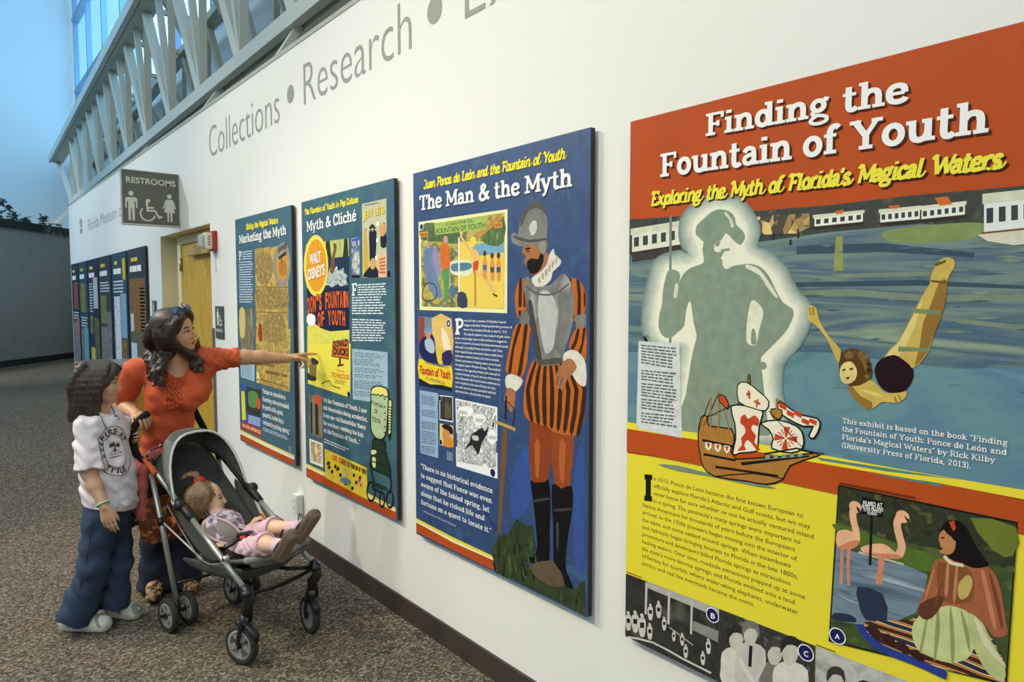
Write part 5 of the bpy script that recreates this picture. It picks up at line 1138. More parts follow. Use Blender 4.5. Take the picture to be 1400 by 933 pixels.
# ================================================================== the six panels beyond the door
def far_panel(label, yl, yr, base, title, sub, blocks):
    pn, _ = panel_box('exhibit_panel', label, 'exhibit panels beyond the door', yl, yr, 2.052, 0.47, base, 1.622, 0.022)
    w_ = yl-yr; X = 1.622
    def uv(mb, k, u0, v0, u1, v1, m):
        x = X-.00006*k
        mb.add([(x, yl-u0*w_, 2.052-v0*1.582), (x, yl-u1*w_, 2.052-v0*1.582), (x, yl-u1*w_, 2.052-v1*1.582), (x, yl-u0*w_, 2.052-v1*1.582)], [(0, 1, 2, 3)], PM(m) if isinstance(m, tuple) else m)
    mb = MB()
    rd = random.Random(int(yl*100)); 
    x = .12
    for L in title:
        uv(mb, 1, x, .115, x+.055*L, .155, WHITE); x += .055*L+.02
    x = .2
    for L in sub:
        uv(mb, 1, x, .06, x+.05*L, .085, (226, 210, 60)); x += .05*L+.02
    mb.build('title_lettering', pn)
    for i, (nm, u0, v0, u1, v1, m) in enumerate(blocks):
        mb = MB()
        if nm == 'text':
            n_ = max(2, int((v1-v0)/.022))
            for j in range(n_): uv(mb, 2, u0, v0+(v1-v0)*(j+.2)/n_, u0+(u1-u0)*rd.uniform(.8, 1), v0+(v1-v0)*(j+.65)/n_, m)
            mb.build('body_text', pn)
        else:
            uv(mb, 2+i*.3, u0, v0, u1, v1, m); mb.build(nm, pn)
    mb = MB(); uv(mb, 6, 0, .955, 1, .965, (240, 234, 206)); uv(mb, 6, 0, .965, 1, 1, M_ORG); mb.build('colour_band', pn)
NAVY = mat('print_navy', (28, 40, 66), 0.42, var=.12, vscale=5); TEAL2 = mat('print_dark_teal', (36, 72, 86), 0.42, var=.1, vscale=5); SLT = mat('print_dark_slate', (50, 54, 66), 0.42, var=.15, vscale=6)
def photo(n, cols, sc=12): return ramp('print_'+n, cols, sc, 'noise', (1, 1, 1), 0.45, 5)
PH1 = photo('old_view', [(30, 28, 24), (120, 110, 84), (70, 66, 52), (176, 164, 130)], 12); PH2 = photo('bottle_green', [(40, 50, 34), (140, 140, 70), (84, 90, 50), (206, 196, 110)], 14)
PH3 = photo('brown_crowd', [(40, 28, 20), (150, 110, 56), (96, 66, 36), (206, 166, 80)], 16); PH4 = photo('silver_crowd', [(26, 26, 28), (150, 148, 144), (80, 80, 80), (206, 204, 196)], 14)
PH5 = photo('ink_drawing', [(30, 30, 34), (226, 228, 230), (206, 208, 212), (240, 240, 240)], 16); PH6 = photo('red_ochre', [(70, 30, 24), (170, 80, 50), (120, 56, 36), (206, 130, 80)], 10)
PALE = (196, 206, 210); CREAM = (226, 206, 130)
far_panel('dark grey panel nearest the restroom door, golden photo with dark bottles at top', 8.56, 7.73, SLT, (2, 5, 4), (3, 4), [('crowd_photograph', .06, .2, .94, .56, PH3), ('text', .66, .26, .92, .56, CREAM), ('caption_box', .08, .44, .26, .62, PALE), ('landscape_photograph', .06, .56, .96, .95, PH1), ('caption_box', .06, .64, .4, .93, PALE)])
far_panel('dark teal panel with ink drawings at left and pale blue caption at right', 9.47, 8.65, TEAL2, (4, 5), (4,), [('text', .08, .2, .9, .30, PALE), ('ink_drawing', .1, .32, .52, .8, PH5), ('caption_box', .55, .3, .93, .62, (130, 166, 186)), ('brochure_print', .55, .63, .9, .95, PH3), ('yellow_card', .4, .8, .6, .93, (214, 196, 70)), ('emblem', .75, .05, .93, .2, (206, 180, 60))])
far_panel('dark slate panel covered with grey crowd photographs', 10.36, 9.57, SLT, (2, 4, 4), (4, 3), [('text', .1, .2, .9, .29, PALE), ('town_photograph', .1, .31, .6, .54, PH2), ('portrait_photograph', .62, .44, .95, .64, PH4), ('crowd_photograph', .08, .56, .94, .95, PH4)])
far_panel('navy panel with a white cloaked figure photo at upper right', 11.21, 10.42, NAVY, (5, 4), (4, 2), [('text', .1, .2, .46, .46, PALE), ('portrait_photograph', .5, .16, .92, .42, (190, 190, 188)), ('bottle_print', .12, .48, .36, .64, PH2), ('portrait_photograph', .5, .5, .95, .95, PH1), ('brochure_print', .12, .76, .5, .93, (196, 186, 80))])
far_panel('teal panel second from the far end with a green bottle print', 11.99, 11.28, TEAL2, (4, 5), (3, 3), [('bottle_print', .15, .2, .75, .46, PH2), ('text', .1, .5, .9, .6, PALE), ('map_print', .4, .6, .92, .95, (110, 160, 170)), ('portrait_photograph', .1, .62, .36, .9, PH4)])
far_panel('navy panel at the far end with a red ochre photo at top', 12.73, 12.06, NAVY, (5, 4), (4, 2), [('building_photograph', .3, .18, .85, .44, PH6), ('text', .1, .46, .9, .54, PALE), ('flower_photograph', .06, .55, .94, .95, PH4), ('red_caption', .6, .5, .94, .7, (170, 110, 96))])
# ================================================================== lettering on the wall
M_LET = mat('vinyl_grey', (150, 152, 140), 0.6)
M_LET2 = mat('vinyl_grey_pale', (150, 154, 152), 0.6)
def wall_word(t, p0, p1, ptop, label, name='wall_lettering', bold=-0.012, cap=None):
    """raised vinyl word on the wall"""
    X = XW-0.0015
    a, b = onplane(*p0, 0, X), onplane(*p1, 0, X); a = np.array(a); b = np.array(b)
    zc = (a[2]+b[2])/2; a[2] = b[2] = zc
    cp = cap or onplane(*ptop, 0, X)[2]-a[2]
    V, Fc, wd = layout(t, bold=bold, res=4); u = (b-a)/wd
    mb = MB(); mb.add([a+u*x+np.array((0, 0, cp*y)) for x, y in V], Fc, M_LET)
    o = mb.build(name)
    tag(o, label, 'wall lettering', 'grey words along the top of the wall')
    return o, cp
l2 = K(250, 0, 3.111)
_, CAP = wall_word('Collections', *l2((110, 672), (412, 522), (110, 545)), 'grey word Collections on the wall beside the restroom sign')
wall_word('Research', *l2((506, 455), (972, 207), (506, 265)), 'grey word Research on the wall above the soldier panel', cap=CAP*1.0)
def wall_dot(p, r, label):
    X = XW-0.0015; c = onplane(*p, 0, X)
    o = MB().add([(X, c[1]-r*math.cos(2*PI*i/28), c[2]+r*math.sin(2*PI*i/28)) for i in range(28)], [tuple(range(28))], M_LET).build('lettering_dot')
    tag(o, label, 'wall lettering', 'grey words along the top of the wall')
wall_dot(l2((457, 400))[0], .052, 'grey dot between the words Collections and Research'); wall_dot(l2((1070, 42))[0], .056, 'grey dot right of the word Research')
c1 = l2((1180, 90))[0]; c2 = l2((1180+300, -40))[0]
wall_word('Ex', c1, (706, -8), None, 'cut off grey word starting with E at the top edge', cap=CAP)
X = XW-0.0015
fm0, fm1 = onplane(119, 311, 0, X), onplane(164, 297.5, 0, X)
w0 = (120, 312.5); w1 = (176, 296); full = 'Florida Museum of N'; a0 = np.array(onplane(*w0, 0, X)); a1 = np.array(onplane(*w1, 0, X)); zc = (a0[2]+a1[2])/2
WF = layout(full, bold=-.012, res=4)[2]
for wrd, pre, lab in (('Florida', '', 'small grey word Florida beside the square logo on the wall'), ('Museum', 'Florida ', 'small grey word Museum left of the restroom sign'), ('of', 'Florida Museum ', 'small grey word of, just left of the restroom sign'), ('N', 'Florida Museum of ', 'small grey letter N half hidden behind the restroom sign')):
    V, Fc, wd = layout(wrd, bold=-.012, res=4); sh_ = layout(pre+wrd, bold=-.012, res=4)[2]-wd; u = (a1-a0)/WF
    o = MB().add([(X, (a0+u*(x+sh_))[1], zc+.15*y) for x, y in V], Fc, M_LET).build('wall_lettering')
    tag(o, lab, 'wall lettering', 'grey words along the top of the wall')
o = MB().add([(X, 11.93, 2.47), (X, 11.72, 2.47), (X, 11.72, 2.54), (X, 11.93, 2.54)], [(0, 1, 2, 3)], M_LET2).add([(X, 11.93, 2.56), (X, 11.86, 2.56), (X, 11.86, 2.69), (X, 11.93, 2.69)], [(0, 1, 2, 3)], M_LET2).add([(X, 11.82, 2.56), (X, 11.72, 2.56), (X, 11.72, 2.66), (X, 11.82, 2.69)], [(0, 1, 2, 3)], M_LET2).build('logo_mark')
tag(o, 'small grey square logo at the start of the museum name on the wall', 'logo', 'grey words along the top of the wall')

# ================================================================== restroom sign projecting from the wall
M_SIGN = mat('sign_taupe', (98, 98, 84), 0.55); M_SIGNW = mat('sign_cream', (214, 214, 190), 0.6); M_EDGE = mat('sign_edge_silver', (190, 194, 186), 0.4, 0.4)
SY = 6.5; SX0, SX1, SZ0, SZ1 = 1.208, 1.645, 2.15, 2.59
sg = thing('restroom_sign', 'square taupe hanging sign with restroom figures projecting above the doorway', 'sign', (1.65, SY, SZ0))
bevel(MB().box((SX0, SY, SZ0), (SX1, SY+.03, SZ1), M_SIGN).build('sign_board', sg), .002)
bevel(MB().box((SX0-.008, SY-.004, SZ0-.014), (SX1, SY+.034, SZ0), M_EDGE).box((SX0-.008, SY-.004, SZ1), (SX1, SY+.034, SZ1+.006), M_EDGE).box((SX0-.008, SY-.004, SZ0), (SX0, SY+.034, SZ1), M_EDGE).build('sign_edging', sg), .002)
MB().box((SX1, SY+.002, SZ0+.02), (XW-.0005, SY+.028, SZ1-.02), M_EDGE).build('wall_bracket', sg)
SW = SX1-SX0; SH = SZ1-SZ0
g = K(0, 0, 1)
def sp(x, y):   # crop units of the sign face -> sign plane, face drawn square
    return ((x-75)/(820-75)*SW+SX0, SY-.002, SZ1-(y-(68+(x-75)*.088))/(735-30)*SH)
def sign_poly(lst):
    mb = MB()
    for i, p in enumerate(lst):
        mb.add([(a[0], a[1]-1e-5*i, a[2]) for a in [sp(*q) for q in p]], [tuple(range(len(p)))], M_SIGNW)
    return mb
V, Fc, wd = layout('RESTROOMS', bold=.02, res=4)
a = np.array(sp(122, 236)); b = np.array(sp(778, 294)); a[2] = b[2] = (a[2]+b[2])/2
MB().add([a+(b-a)/wd*x+np.array((0, 0, .047*y)) for x, y in V], Fc, M_SIGNW).build('sign_lettering', sg)
circ = lambda cx, cy, r: [(cx+r*math.cos(2*PI*i/18), cy+r*math.sin(2*PI*i/18)) for i in range(18)]
def rounded(x0, y0, x1, y1, r):
    o = []
    for cx, cy, a0 in ((x1-r, y0+r, -90), (x1-r, y1-r, 0), (x0+r, y1-r, 90), (x0+r, y0+r, 180)):
        o += [(cx+r*math.cos(math.radians(a0+t)), cy+r*math.sin(math.radians(a0+t))) for t in (0, 30, 60, 90)]
    return o
sign_poly([circ(187, 384, 32), [(140, 432), (238, 438), (264, 455), (266, 580), (246, 584), (243, 490), (230, 490), (226, 745), (196, 745), (194, 580), (180, 580), (176, 742), (146, 740), (146, 485), (130, 485), (128, 575), (108, 572), (110, 450)]]).build('man_pictogram', sg)
sign_poly([circ(690, 428, 32), [(655, 470), (725, 475), (742, 490), (778, 600), (758, 608), (728, 520), (762, 656), (724, 656), (722, 780), (698, 780), (697, 656), (680, 656), (678, 776), (655, 776), (655, 652), (614, 645), (650, 515), (616, 598), (598, 588), (634, 482)]]).build('woman_pictogram', sg)
arc = [(400+98*math.cos(t), 655+98*math.sin(t)) for t in [math.radians(q) for q in range(20, 236, 12)]]
sign_poly([circ(404, 486, 28)]+[[tuple(p) for p in q] for q in ribbon(arc, 22)]+[[(372, 470), (398, 480), (404, 565), (482, 568), (482, 590), (406, 592), (408, 606), (500, 612), (548, 700), (586, 692), (592, 712), (540, 735), (488, 634), (384, 632)]]).build('wheelchair_pictogram', sg)

# ================================================================== small plaques, alarm, outlet
M_PLQ = mat('plaque_slate', (74, 84, 82), 0.5)
def plaque(label, y, z0, z1, w, chair=True):
    e = thing('restroom_plaque', label, 'sign', (XW, y, z0), 0, 'small restroom plaques')
    bevel(MB().box((XW-.010, y-w/2, z0), (XW-.0005, y+w/2, z1), M_PLQ).build('plaque_board', e), .0015)
    h = z1-z0; X = XW-.0108; f = lambda u, v: (X, y+w/2-u*w, z1-v*h)
    mb = MB()
    for i, p in enumerate(([(.22, .17), (.48, .17), (.5, .36), (.46, .36), (.44, .60), (.26, .60), (.24, .36), (.2, .36)], [(.3, .07), (.4, .07), (.43, .11), (.4, .15), (.3, .15), (.27, .11)])):
        mb.add([f(*q) for q in p], [tuple(range(len(p)))], M_SIGNW)
    mb.build('woman_pictogram' if chair else 'man_pictogram', e)
    if chair:
        mb = MB(); arcp = [(.68+.15*math.cos(t), .50+.09*math.sin(t)) for t in [math.radians(q) for q in range(0, 240, 20)]]
        for i, q in enumerate(ribbon(arcp, .05)): mb.add([(a[0]-1e-5*i, a[1], a[2]) for a in [f(*p) for p in q]], [(0, 1, 2, 3)], M_SIGNW)
        mb.add([f(*p) for p in [(.58, .27), (.68, .27), (.70, .40), (.82, .42), (.90, .56), (.83, .57), (.77, .46), (.60, .45)]], [tuple(range(8))], M_SIGNW)
        mb.build('wheelchair_pictogram', e)
    bevel(MB().box((XW-.0118, y-w*.42, z1-h*.80), (XW-.0102, y+w*.42, z1-h*.70), M_EDGE).build('name_strip', e), .0005)
plaque('slate restroom plaque with wheelchair symbol right of the wooden door', 5.46, 1.215, 1.462, .19)
plaque('slate restroom plaque left of the doorway, just above the woman', 7.51, 1.27, 1.50, .15, False)
M_RED = mat('alarm_red', (170, 44, 30), 0.45); M_OFFW = mat('alarm_cream', (222, 214, 186), 0.4)
al = thing('fire_alarm', 'red and cream fire alarm strobe on the wall right of the doorway', 'fire alarm', (XW, 5.57, 1.88))
bevel(MB().box((XW-.030, 5.48, 1.885), (XW-.0005, 5.60, 2.035), M_RED).build('back_box', al), .004)
bevel(MB().box((XW-.085, 5.495, 1.895), (XW-.030, 5.585, 2.02), M_OFFW).build('horn_housing', al), .008)
mb = MB()
for i in range(4):
    mb.box((XW-.064+.0, 5.4935, 1.925+i*.02), (XW-.05, 5.4955, 1.935+i*.02), M_RED)
mb.build('alarm_lettering', al)
LENS = bpy.data.materials.new('clear_lens'); LENS.use_nodes = True
b_ = LENS.node_tree.nodes['Principled BSDF']; b_.inputs['Base Color'].default_value = lin((226, 230, 226)); b_.inputs['Roughness'].default_value = .15; b_.inputs['Transmission Weight'].default_value = .5
bevel(MB().box((XW-.120, 5.505, 1.91), (XW-.085, 5.575, 2.005), LENS).build('strobe_lens', al), .012, 3)
MB().tube([(XW-.003, 5.53, 1.72), (XW-.003, 5.53, 1.885)], .002, M_SIDE).build('wire', al)
ot = thing('wall_outlet', 'white surface mounted outlet box low on the wall behind the toddler', 'outlet', (XW, 4.0, .20))
bevel(MB().box((XW-.042, 3.955, .215), (XW-.0005, 4.03, .335), mat('outlet_white', (232, 232, 224), .45)).build('outlet_box', ot), .004)
bevel(MB().box((XW-.0445, 3.966, .226), (XW-.042, 4.019, .324), mat('outlet_plate', (240, 240, 234), .4)).build('cover_plate', ot), .001)
mb = MB()
for z in (.255, .295):
    mb.box((XW-.0449, 3.984, z-.008), (XW-.0444, 3.988, z+.008), M_BLACK).box((XW-.0449, 3.997, z-.008), (XW-.0444, 4.001, z+.008), M_BLACK)
    mb.build('socket_slots', ot) if z > .28 else None
# wooden cabinet by the wall
CBX = mat('cabinet_oak', (186, 140, 58), .5, var=.12, vscale=9)
cb = thing('wooden_cabinet', 'low oak cabinet with a grey top against the wall behind the woman', 'cabinet', (1.45, 7.7, 0))
bevel(MB().box((1.28, 7.42, .06), (1.600, 8.05, .80), CBX).build('cabinet_body', cb), .004)
MB().box((1.30, 7.44, 0), (1.600, 8.03, .06), M_BLACK).build('plinth', cb)
bevel(MB().box((1.265, 7.405, .80), (1.605, 8.065, .835), mat('cabinet_grey', (128, 130, 126), .4)).build('tray', cb), .004)
mb = MB().box((1.30, 7.44, .835), (1.59, 8.03, .862), M_BLACK); mb.build('slot', cb)
bevel(MB().box((1.265, 7.405, .862), (1.605, 8.065, .895), mat('cabinet_grey', (128, 130, 126), .4)).build('cabinet_top', cb), .006)
bevel(MB().box((1.294, 7.412, .10), (1.44, 7.4195, .77), CBX).build('door', cb), .002)
bevel(MB().box((1.448, 7.412, .10), (1.594, 7.4195, .77), CBX).build('door', cb), .002)
# ================================================================== smooth bodies: distance fields turned into one continuous surface
class Field:
    def __init__(s, lo, hi, h):
        s.lo = np.array(lo, float); s.h = h
        s.n = np.ceil((np.array(hi)-s.lo)/h).astype(int)+1
        s.F = np.full(s.n, 1.0, np.float32)
        s.ax = [s.lo[i]+h*np.arange(s.n[i]) for i in range(3)]
    def base(s, z):
        s.lo[2] = z; s.ax[2] = z+s.h*np.arange(s.n[2]); return s
    def _sl(s, lo, hi):
        a = np.clip(np.floor((np.array(lo)-s.lo)/s.h).astype(int), 0, s.n-1); b = np.clip(np.ceil((np.array(hi)-s.lo)/s.h).astype(int)+1, 1, s.n)
        if np.any(b <= a): return None
        sl = tuple(slice(a[i], b[i]) for i in range(3))
        X, Y, Z = np.meshgrid(*[s.ax[i][sl[i]] for i in range(3)], indexing='ij')
        return sl, np.stack((X, Y, Z), -1)
    def _mix(s, sl, d, k, op):
        A = s.F[sl]
        if op == 'add':
            if k <= 0: R_ = np.minimum(A, d)
            else:
                hh = np.clip(.5+.5*(d-A)/k, 0, 1); R_ = d*(1-hh)+A*hh-k*hh*(1-hh)
        else:
            d = -d
            if k <= 0: R_ = np.maximum(A, d)
            else:
                hh = np.clip(.5-.5*(d-A)/k, 0, 1); R_ = d*(1-hh)+A*hh+k*hh*(1-hh)
        s.F[sl] = R_.astype(np.float32)
    def cap(s, a, b, ra, rb=None, k=.012, n=None, sq=1.0, op='add', cut=None):
        a = np.array(a, float); b = np.array(b, float); rb = ra if rb is None else rb
        m = max(ra, rb)+k+3*s.h
        r = s._sl(np.minimum(a, b)-m, np.maximum(a, b)+m)
        if r is None: return s
        sl, P = r; q = P-a; ab = b-a
        if n is not None:
            n = np.array(n, float); n = n/np.linalg.norm(n)
            q = q+n*((q@n)*(sq-1))[..., None]; ab = ab+n*((ab@n)*(sq-1))
        t = np.clip((q@ab)/(ab@ab+1e-12), 0, 1)
        d = np.linalg.norm(q-t[..., None]*ab, axis=-1)-(ra+(rb-ra)*t)
        if cut:      # flat end at b ('b'), at a ('a') or both
            u = (b-a)/np.linalg.norm(b-a)
            if 'b' in cut: d = np.maximum(d, (P-b)@u)
            if 'a' in cut: d = np.maximum(d, (a-P)@u)
        s._mix(sl, d, k, op); return s
    def chain(s, pts, rad, k=.012, **kw):
        for i in range(len(pts)-1): s.cap(pts[i], pts[i+1], rad[i], rad[i+1], k, **kw)
        return s
    def ell(s, c, r, R=None, k=.012, op='add'):
        c = np.array(c, float); r = np.array((r, r, r) if np.isscalar(r) else r, float); m = r.max()+k+3*s.h
        q = s._sl(c-m, c+m)
        if q is None: return s
        sl, P = q; L = P-c
        if R is not None: L = L@np.array(R)
        k0 = np.linalg.norm(L/r, axis=-1); k1 = np.linalg.norm(L/(r*r), axis=-1)+1e-9
        s._mix(sl, k0*(k0-1)/k1, k, op); return s
    def half(s, p, n):      # keep only the side the normal points away from
        n = np.array(n, float); n = n/np.linalg.norm(n)
        X, Y, Z = np.meshgrid(*s.ax, indexing='ij')
        s.F = np.maximum(s.F, ((X-p[0])*n[0]+(Y-p[1])*n[1]+(Z-p[2])*n[2]).astype(np.float32)); return s
    def ripple(s, d, wl, amp, ph=0.0, d2=None, wl2=.1, lo=None, hi=None):
        lo = s.lo if lo is None else np.array(lo); hi = s.lo+s.h*s.n if hi is None else np.array(hi)
        r = s._sl(np.minimum(lo, hi), np.maximum(lo, hi))
        if r is None: return s
        sl, P = r; u = P@np.array(d, float)
        if d2 is not None: u = u+.35*wl*np.sin(2*PI*(P@np.array(d2, float))/wl2)
        s.F[sl] += (amp*np.sin(2*PI*u/wl+ph)).astype(np.float32); return s
    def mesh(s, name, mats, parent=None, pick=None, smooth=1):
        F = s.F; I = F < 0; nx, ny, nz = F.shape
        c = np.zeros((nx-1, ny-1, nz-1), np.int8)
        for dx in (0, 1):
            for dy in (0, 1):
                for dz in (0, 1): c += I[dx:nx-1+dx, dy:ny-1+dy, dz:nz-1+dz]
        act = (c > 0) & (c < 8); idx = np.argwhere(act); N = len(idx)
        ids = np.full(act.shape, -1, np.int64); ids[act] = np.arange(N)
        pos = np.zeros((N, 3)); cnt = np.zeros(N)
        cor = [(a, b, d) for a in (0, 1) for b in (0, 1) for d in (0, 1)]
        for p in cor:
            for axx in range(3):
                if p[axx]: continue
                q = list(p); q[axx] = 1
                f0 = F[idx[:, 0]+p[0], idx[:, 1]+p[1], idx[:, 2]+p[2]]; f1 = F[idx[:, 0]+q[0], idx[:, 1]+q[1], idx[:, 2]+q[2]]
                mk = (f0 < 0) != (f1 < 0); t = np.where(mk, f0/(f0-f1+1e-20), 0)
                pp = np.array(p, float)[None].repeat(N, 0); pp[:, axx] += t
                pos[mk] += pp[mk]; cnt[mk] += 1
        V = s.lo+s.h*(idx+pos/cnt[:, None])
        quads = []
        for axx in range(3):
            sl0 = [slice(None)]*3; sl1 = [slice(None)]*3; sl0[axx] = slice(0, -1); sl1[axx] = slice(1, None)
            A, B = I[tuple(sl0)], I[tuple(sl1)]; E = np.argwhere(A != B)
            o1, o2 = [(1, 2), (2, 0), (0, 1)][axx]
            E = E[(E[:, o1] > 0) & (E[:, o2] > 0) & (E[:, o1] < F.shape[o1]-1) & (E[:, o2] < F.shape[o2]-1)]
            if not len(E): continue
            ins = A[E[:, 0], E[:, 1], E[:, 2]]
            def cid(d1, d2):
                e = E.copy(); e[:, o1] += d1; e[:, o2] += d2; return ids[e[:, 0], e[:, 1], e[:, 2]]
            q = np.stack((cid(-1, -1), cid(0, -1), cid(0, 0), cid(-1, 0)), 1)
            q[~ins] = q[~ins][:, ::-1]; quads.append(q)
        Q = np.concatenate(quads)
        for _ in range(smooth):
            acc = np.zeros_like(V); n_ = np.zeros(len(V))
            for i in range(4):
                np.add.at(acc, Q[:, i], V[Q[:, (i+1) % 4]]); np.add.at(acc, Q[:, i], V[Q[:, (i+3) % 4]]); np.add.at(n_, Q[:, i], 2)
            V = V*.5+.5*acc/n_[:, None]
        if parent is not None:
            Mi = np.array(parent.matrix_basis.inverted())
            W = V@Mi[:3, :3].T+Mi[:3, 3]
        else: W = V
        me = bpy.data.meshes.new(name)
        me.vertices.add(len(W)); me.vertices.foreach_set('co', W.astype(np.float32).ravel())
        me.loops.add(Q.size); me.loops.foreach_set('vertex_index', Q.astype(np.int32).ravel())
        me.polygons.add(len(Q)); me.polygons.foreach_set('loop_start', np.arange(0, Q.size, 4, dtype=np.int32))
        me.polygons.foreach_set('use_smooth', np.ones(len(Q), bool))
        for m in (mats if isinstance(mats, (list, tuple)) else [mats]): me.materials.append(m)
        if pick is not None: me.polygons.foreach_set('material_index', pick(V[Q].mean(1)).astype(np.int32))
        me.update(calc_edges=True); me.validate()
        o = bpy.data.objects.new(name, me); COL.objects.link(o)
        if parent is not None: o.parent = parent
        s.V, s.Q = V, Q
        return o

def BB(*pts, m=.1):
    P = np.array(pts, float); return P.min(0)-m, P.max(0)+m
def unit(v): v = np.array(v, float); return v/np.linalg.norm(v)
def frame(f, u):    # columns: x right of the person's face seen from outside... y forward, z up
    f = unit(f); u = unit(np.array(u, float)-f*np.dot(u, f)); return np.stack((np.cross(f, u), f, u), 1)

# ================================================================== stroller
OS = np.array((1.08, 2.90, 0.0)); RS = np.array((-.23, .973, 0)); ES = np.array((.973, .23, 0)); ZZ = np.array((0, 0, 1.0))
def S_(a, b, h): return OS+ES*a+RS*b+ZZ*h
M_TUBE = mat('stroller_aluminium', (178, 182, 170), .35, .6); M_BPL = mat('stroller_black_plastic', (24, 24, 25), .45)
M_FOAM = mat('grip_foam', (20, 20, 21), .95, bump=.1, bscale=400); M_TYRE = mat('tyre_rubber', (48, 45, 43), .85)
M_HUB = mat('wheel_grey', (150, 152, 146), .4, .2); M_FAB = mat('stroller_grey_fabric', (80, 82, 76), .8, var=.18, vscale=14, bump=.15, bscale=60)
M_FAB2 = mat('stroller_pale_fabric', (126, 130, 120), .8, var=.1, vscale=14, bump=.1, bscale=60); M_PIPE = mat('white_piping', (214, 212, 204), .7)
M_MESH = mat('stroller_dark_lining', (62, 63, 59), .9, var=.2, vscale=20); M_ORL = mat('orange_latch', (214, 88, 30), .45); M_CHROME = mat('bright_screw', (190, 190, 186), .3, .8)
st = thing('stroller', 'grey umbrella stroller with open canopy holding the toddler', 'stroller', tuple(OS))
def wheel(c, ax, r, w_, name='wheel'):
    ax = unit(ax)
    mb = MB(); R_ = r
    prof = [(R_-.020, -w_*.42), (R_-.006, -w_*.5), (R_, -w_*.3), (R_+.0005, 0), (R_, w_*.3), (R_-.006, w_*.5), (R_-.020, w_*.42), (R_-.021, 0), (R_-.020, -w_*.42)]
    mb.lathe(c, ax, prof, M_TYRE, 36)
    o = mb.build(name, st)
    hb = MB()
    hb.lathe(c, ax, [(R_-.030, -w_*.40), (R_-.020, -w_*.43), (R_-.019, w_*.43), (R_-.030, w_*.40), (R_-.031, 0), (R_-.030, -w_*.40)], M_HUB, 36)
    u = unit(np.cross(ax, ZZ)); v = np.cross(ax, u)
    for i in range(5):
        a = 2*PI*i/5+.3; d = u*math.cos(a)+v*math.sin(a); s_ = np.cross(ax, d)
        c0 = np.array(c)+d*.012; c1 = np.array(c)+d*(R_-.027)
        vs = []
        for sgn in (-1, 1):
            vs += [c0-s_*.007+ax*w_*.32*sgn, c0+s_*.007+ax*w_*.32*sgn, c1+s_*.013+ax*w_*.36*sgn, c1-s_*.013+ax*w_*.36*sgn]
        hb.add(vs, [(0,3,2,1),(4,5,6,7),(0,1,5,4),(1,2,6,5),(2,3,7,6),(3,0,4,7)], M_HUB)
    h_ = hb.build('wheel_rim', o, False) if False else hb.build('wheel_rim', st)
    h_.parent = o; h_.location = (0, 0, 0)
    cp = MB().lathe(c, ax, [(.0, -w_*.46), (.012, -w_*.44), (.014, -w_*.3), (.014, w_*.3), (.012, w_*.44), (0, w_*.46)], M_BPL, 16).build('hub_cap', st)
    cp.parent = o
    return o
def rotz(v, deg):
    a = math.radians(deg); c_, s_ = math.cos(a), math.sin(a); return np.array((v[0]*c_-v[1]*s_, v[0]*s_+v[1]*c_, v[2]))
FA = {}
for sg_, sw in ((-1, 12), (1, -14)):
    a = .17*sg_; axw = rotz(ES, sw); fwv = rotz(RS, sw)
    hub = S_(a, -.005, .083)
    wheel(hub, axw, .083, .034)
    kb = MB()
    top = S_(a, -.055, .318); mid = hub+fwv*-.035+ZZ*.135
    kb.tube([S_(a, -.03, .332), top, S_(a, -.066, .285), mid+ZZ*.03, mid-ZZ*.005], [.019, .021, .023, .024, .021], M_BPL, 14)
    kb.tube([S_(a, -.05, .322), S_(a, -.058, .300)], .0245, M_BPL, 14)
    kb.build('swivel_housing', st)
    kb = MB()
    for q in (-1, 1):
        o_ = axw*.024*q
        kb.tube([mid+o_*.8+ZZ*.0, mid+o_-ZZ*.03+fwv*.01, hub+o_+ZZ*.03-fwv*.004, hub+o_-ZZ*.008], [.013, .012, .010, .011], M_BPL, 10, (axw, .5))
    # fender over the wheel
    ar = []
    for t in np.linspace(20, 110, 8):
        ar.append(hub+(-fwv*math.cos(math.radians(t))+ZZ*math.sin(math.radians(t)))*.092)
    kb.tube(ar, [.008]+[.02]*6+[.008], M_BPL, 8, (ZZ, .6))
    kb.build('front_fork', st)
    MB().lathe(hub, axw, [(.006, -.034), (.006, .034)], M_CHROME, 10).lathe(hub, axw, [(0, -.034), (.006, -.034)], M_CHROME, 10).lathe(hub, axw, [(.006, .034), (0, .034)], M_CHROME, 10).build('axle_bolt', st)
for a, b in ((-.215, .515), (-.12, .525), (.125, .545), (.22, .555)):
    wheel(S_(a, b, .077), ES, .077, .030)
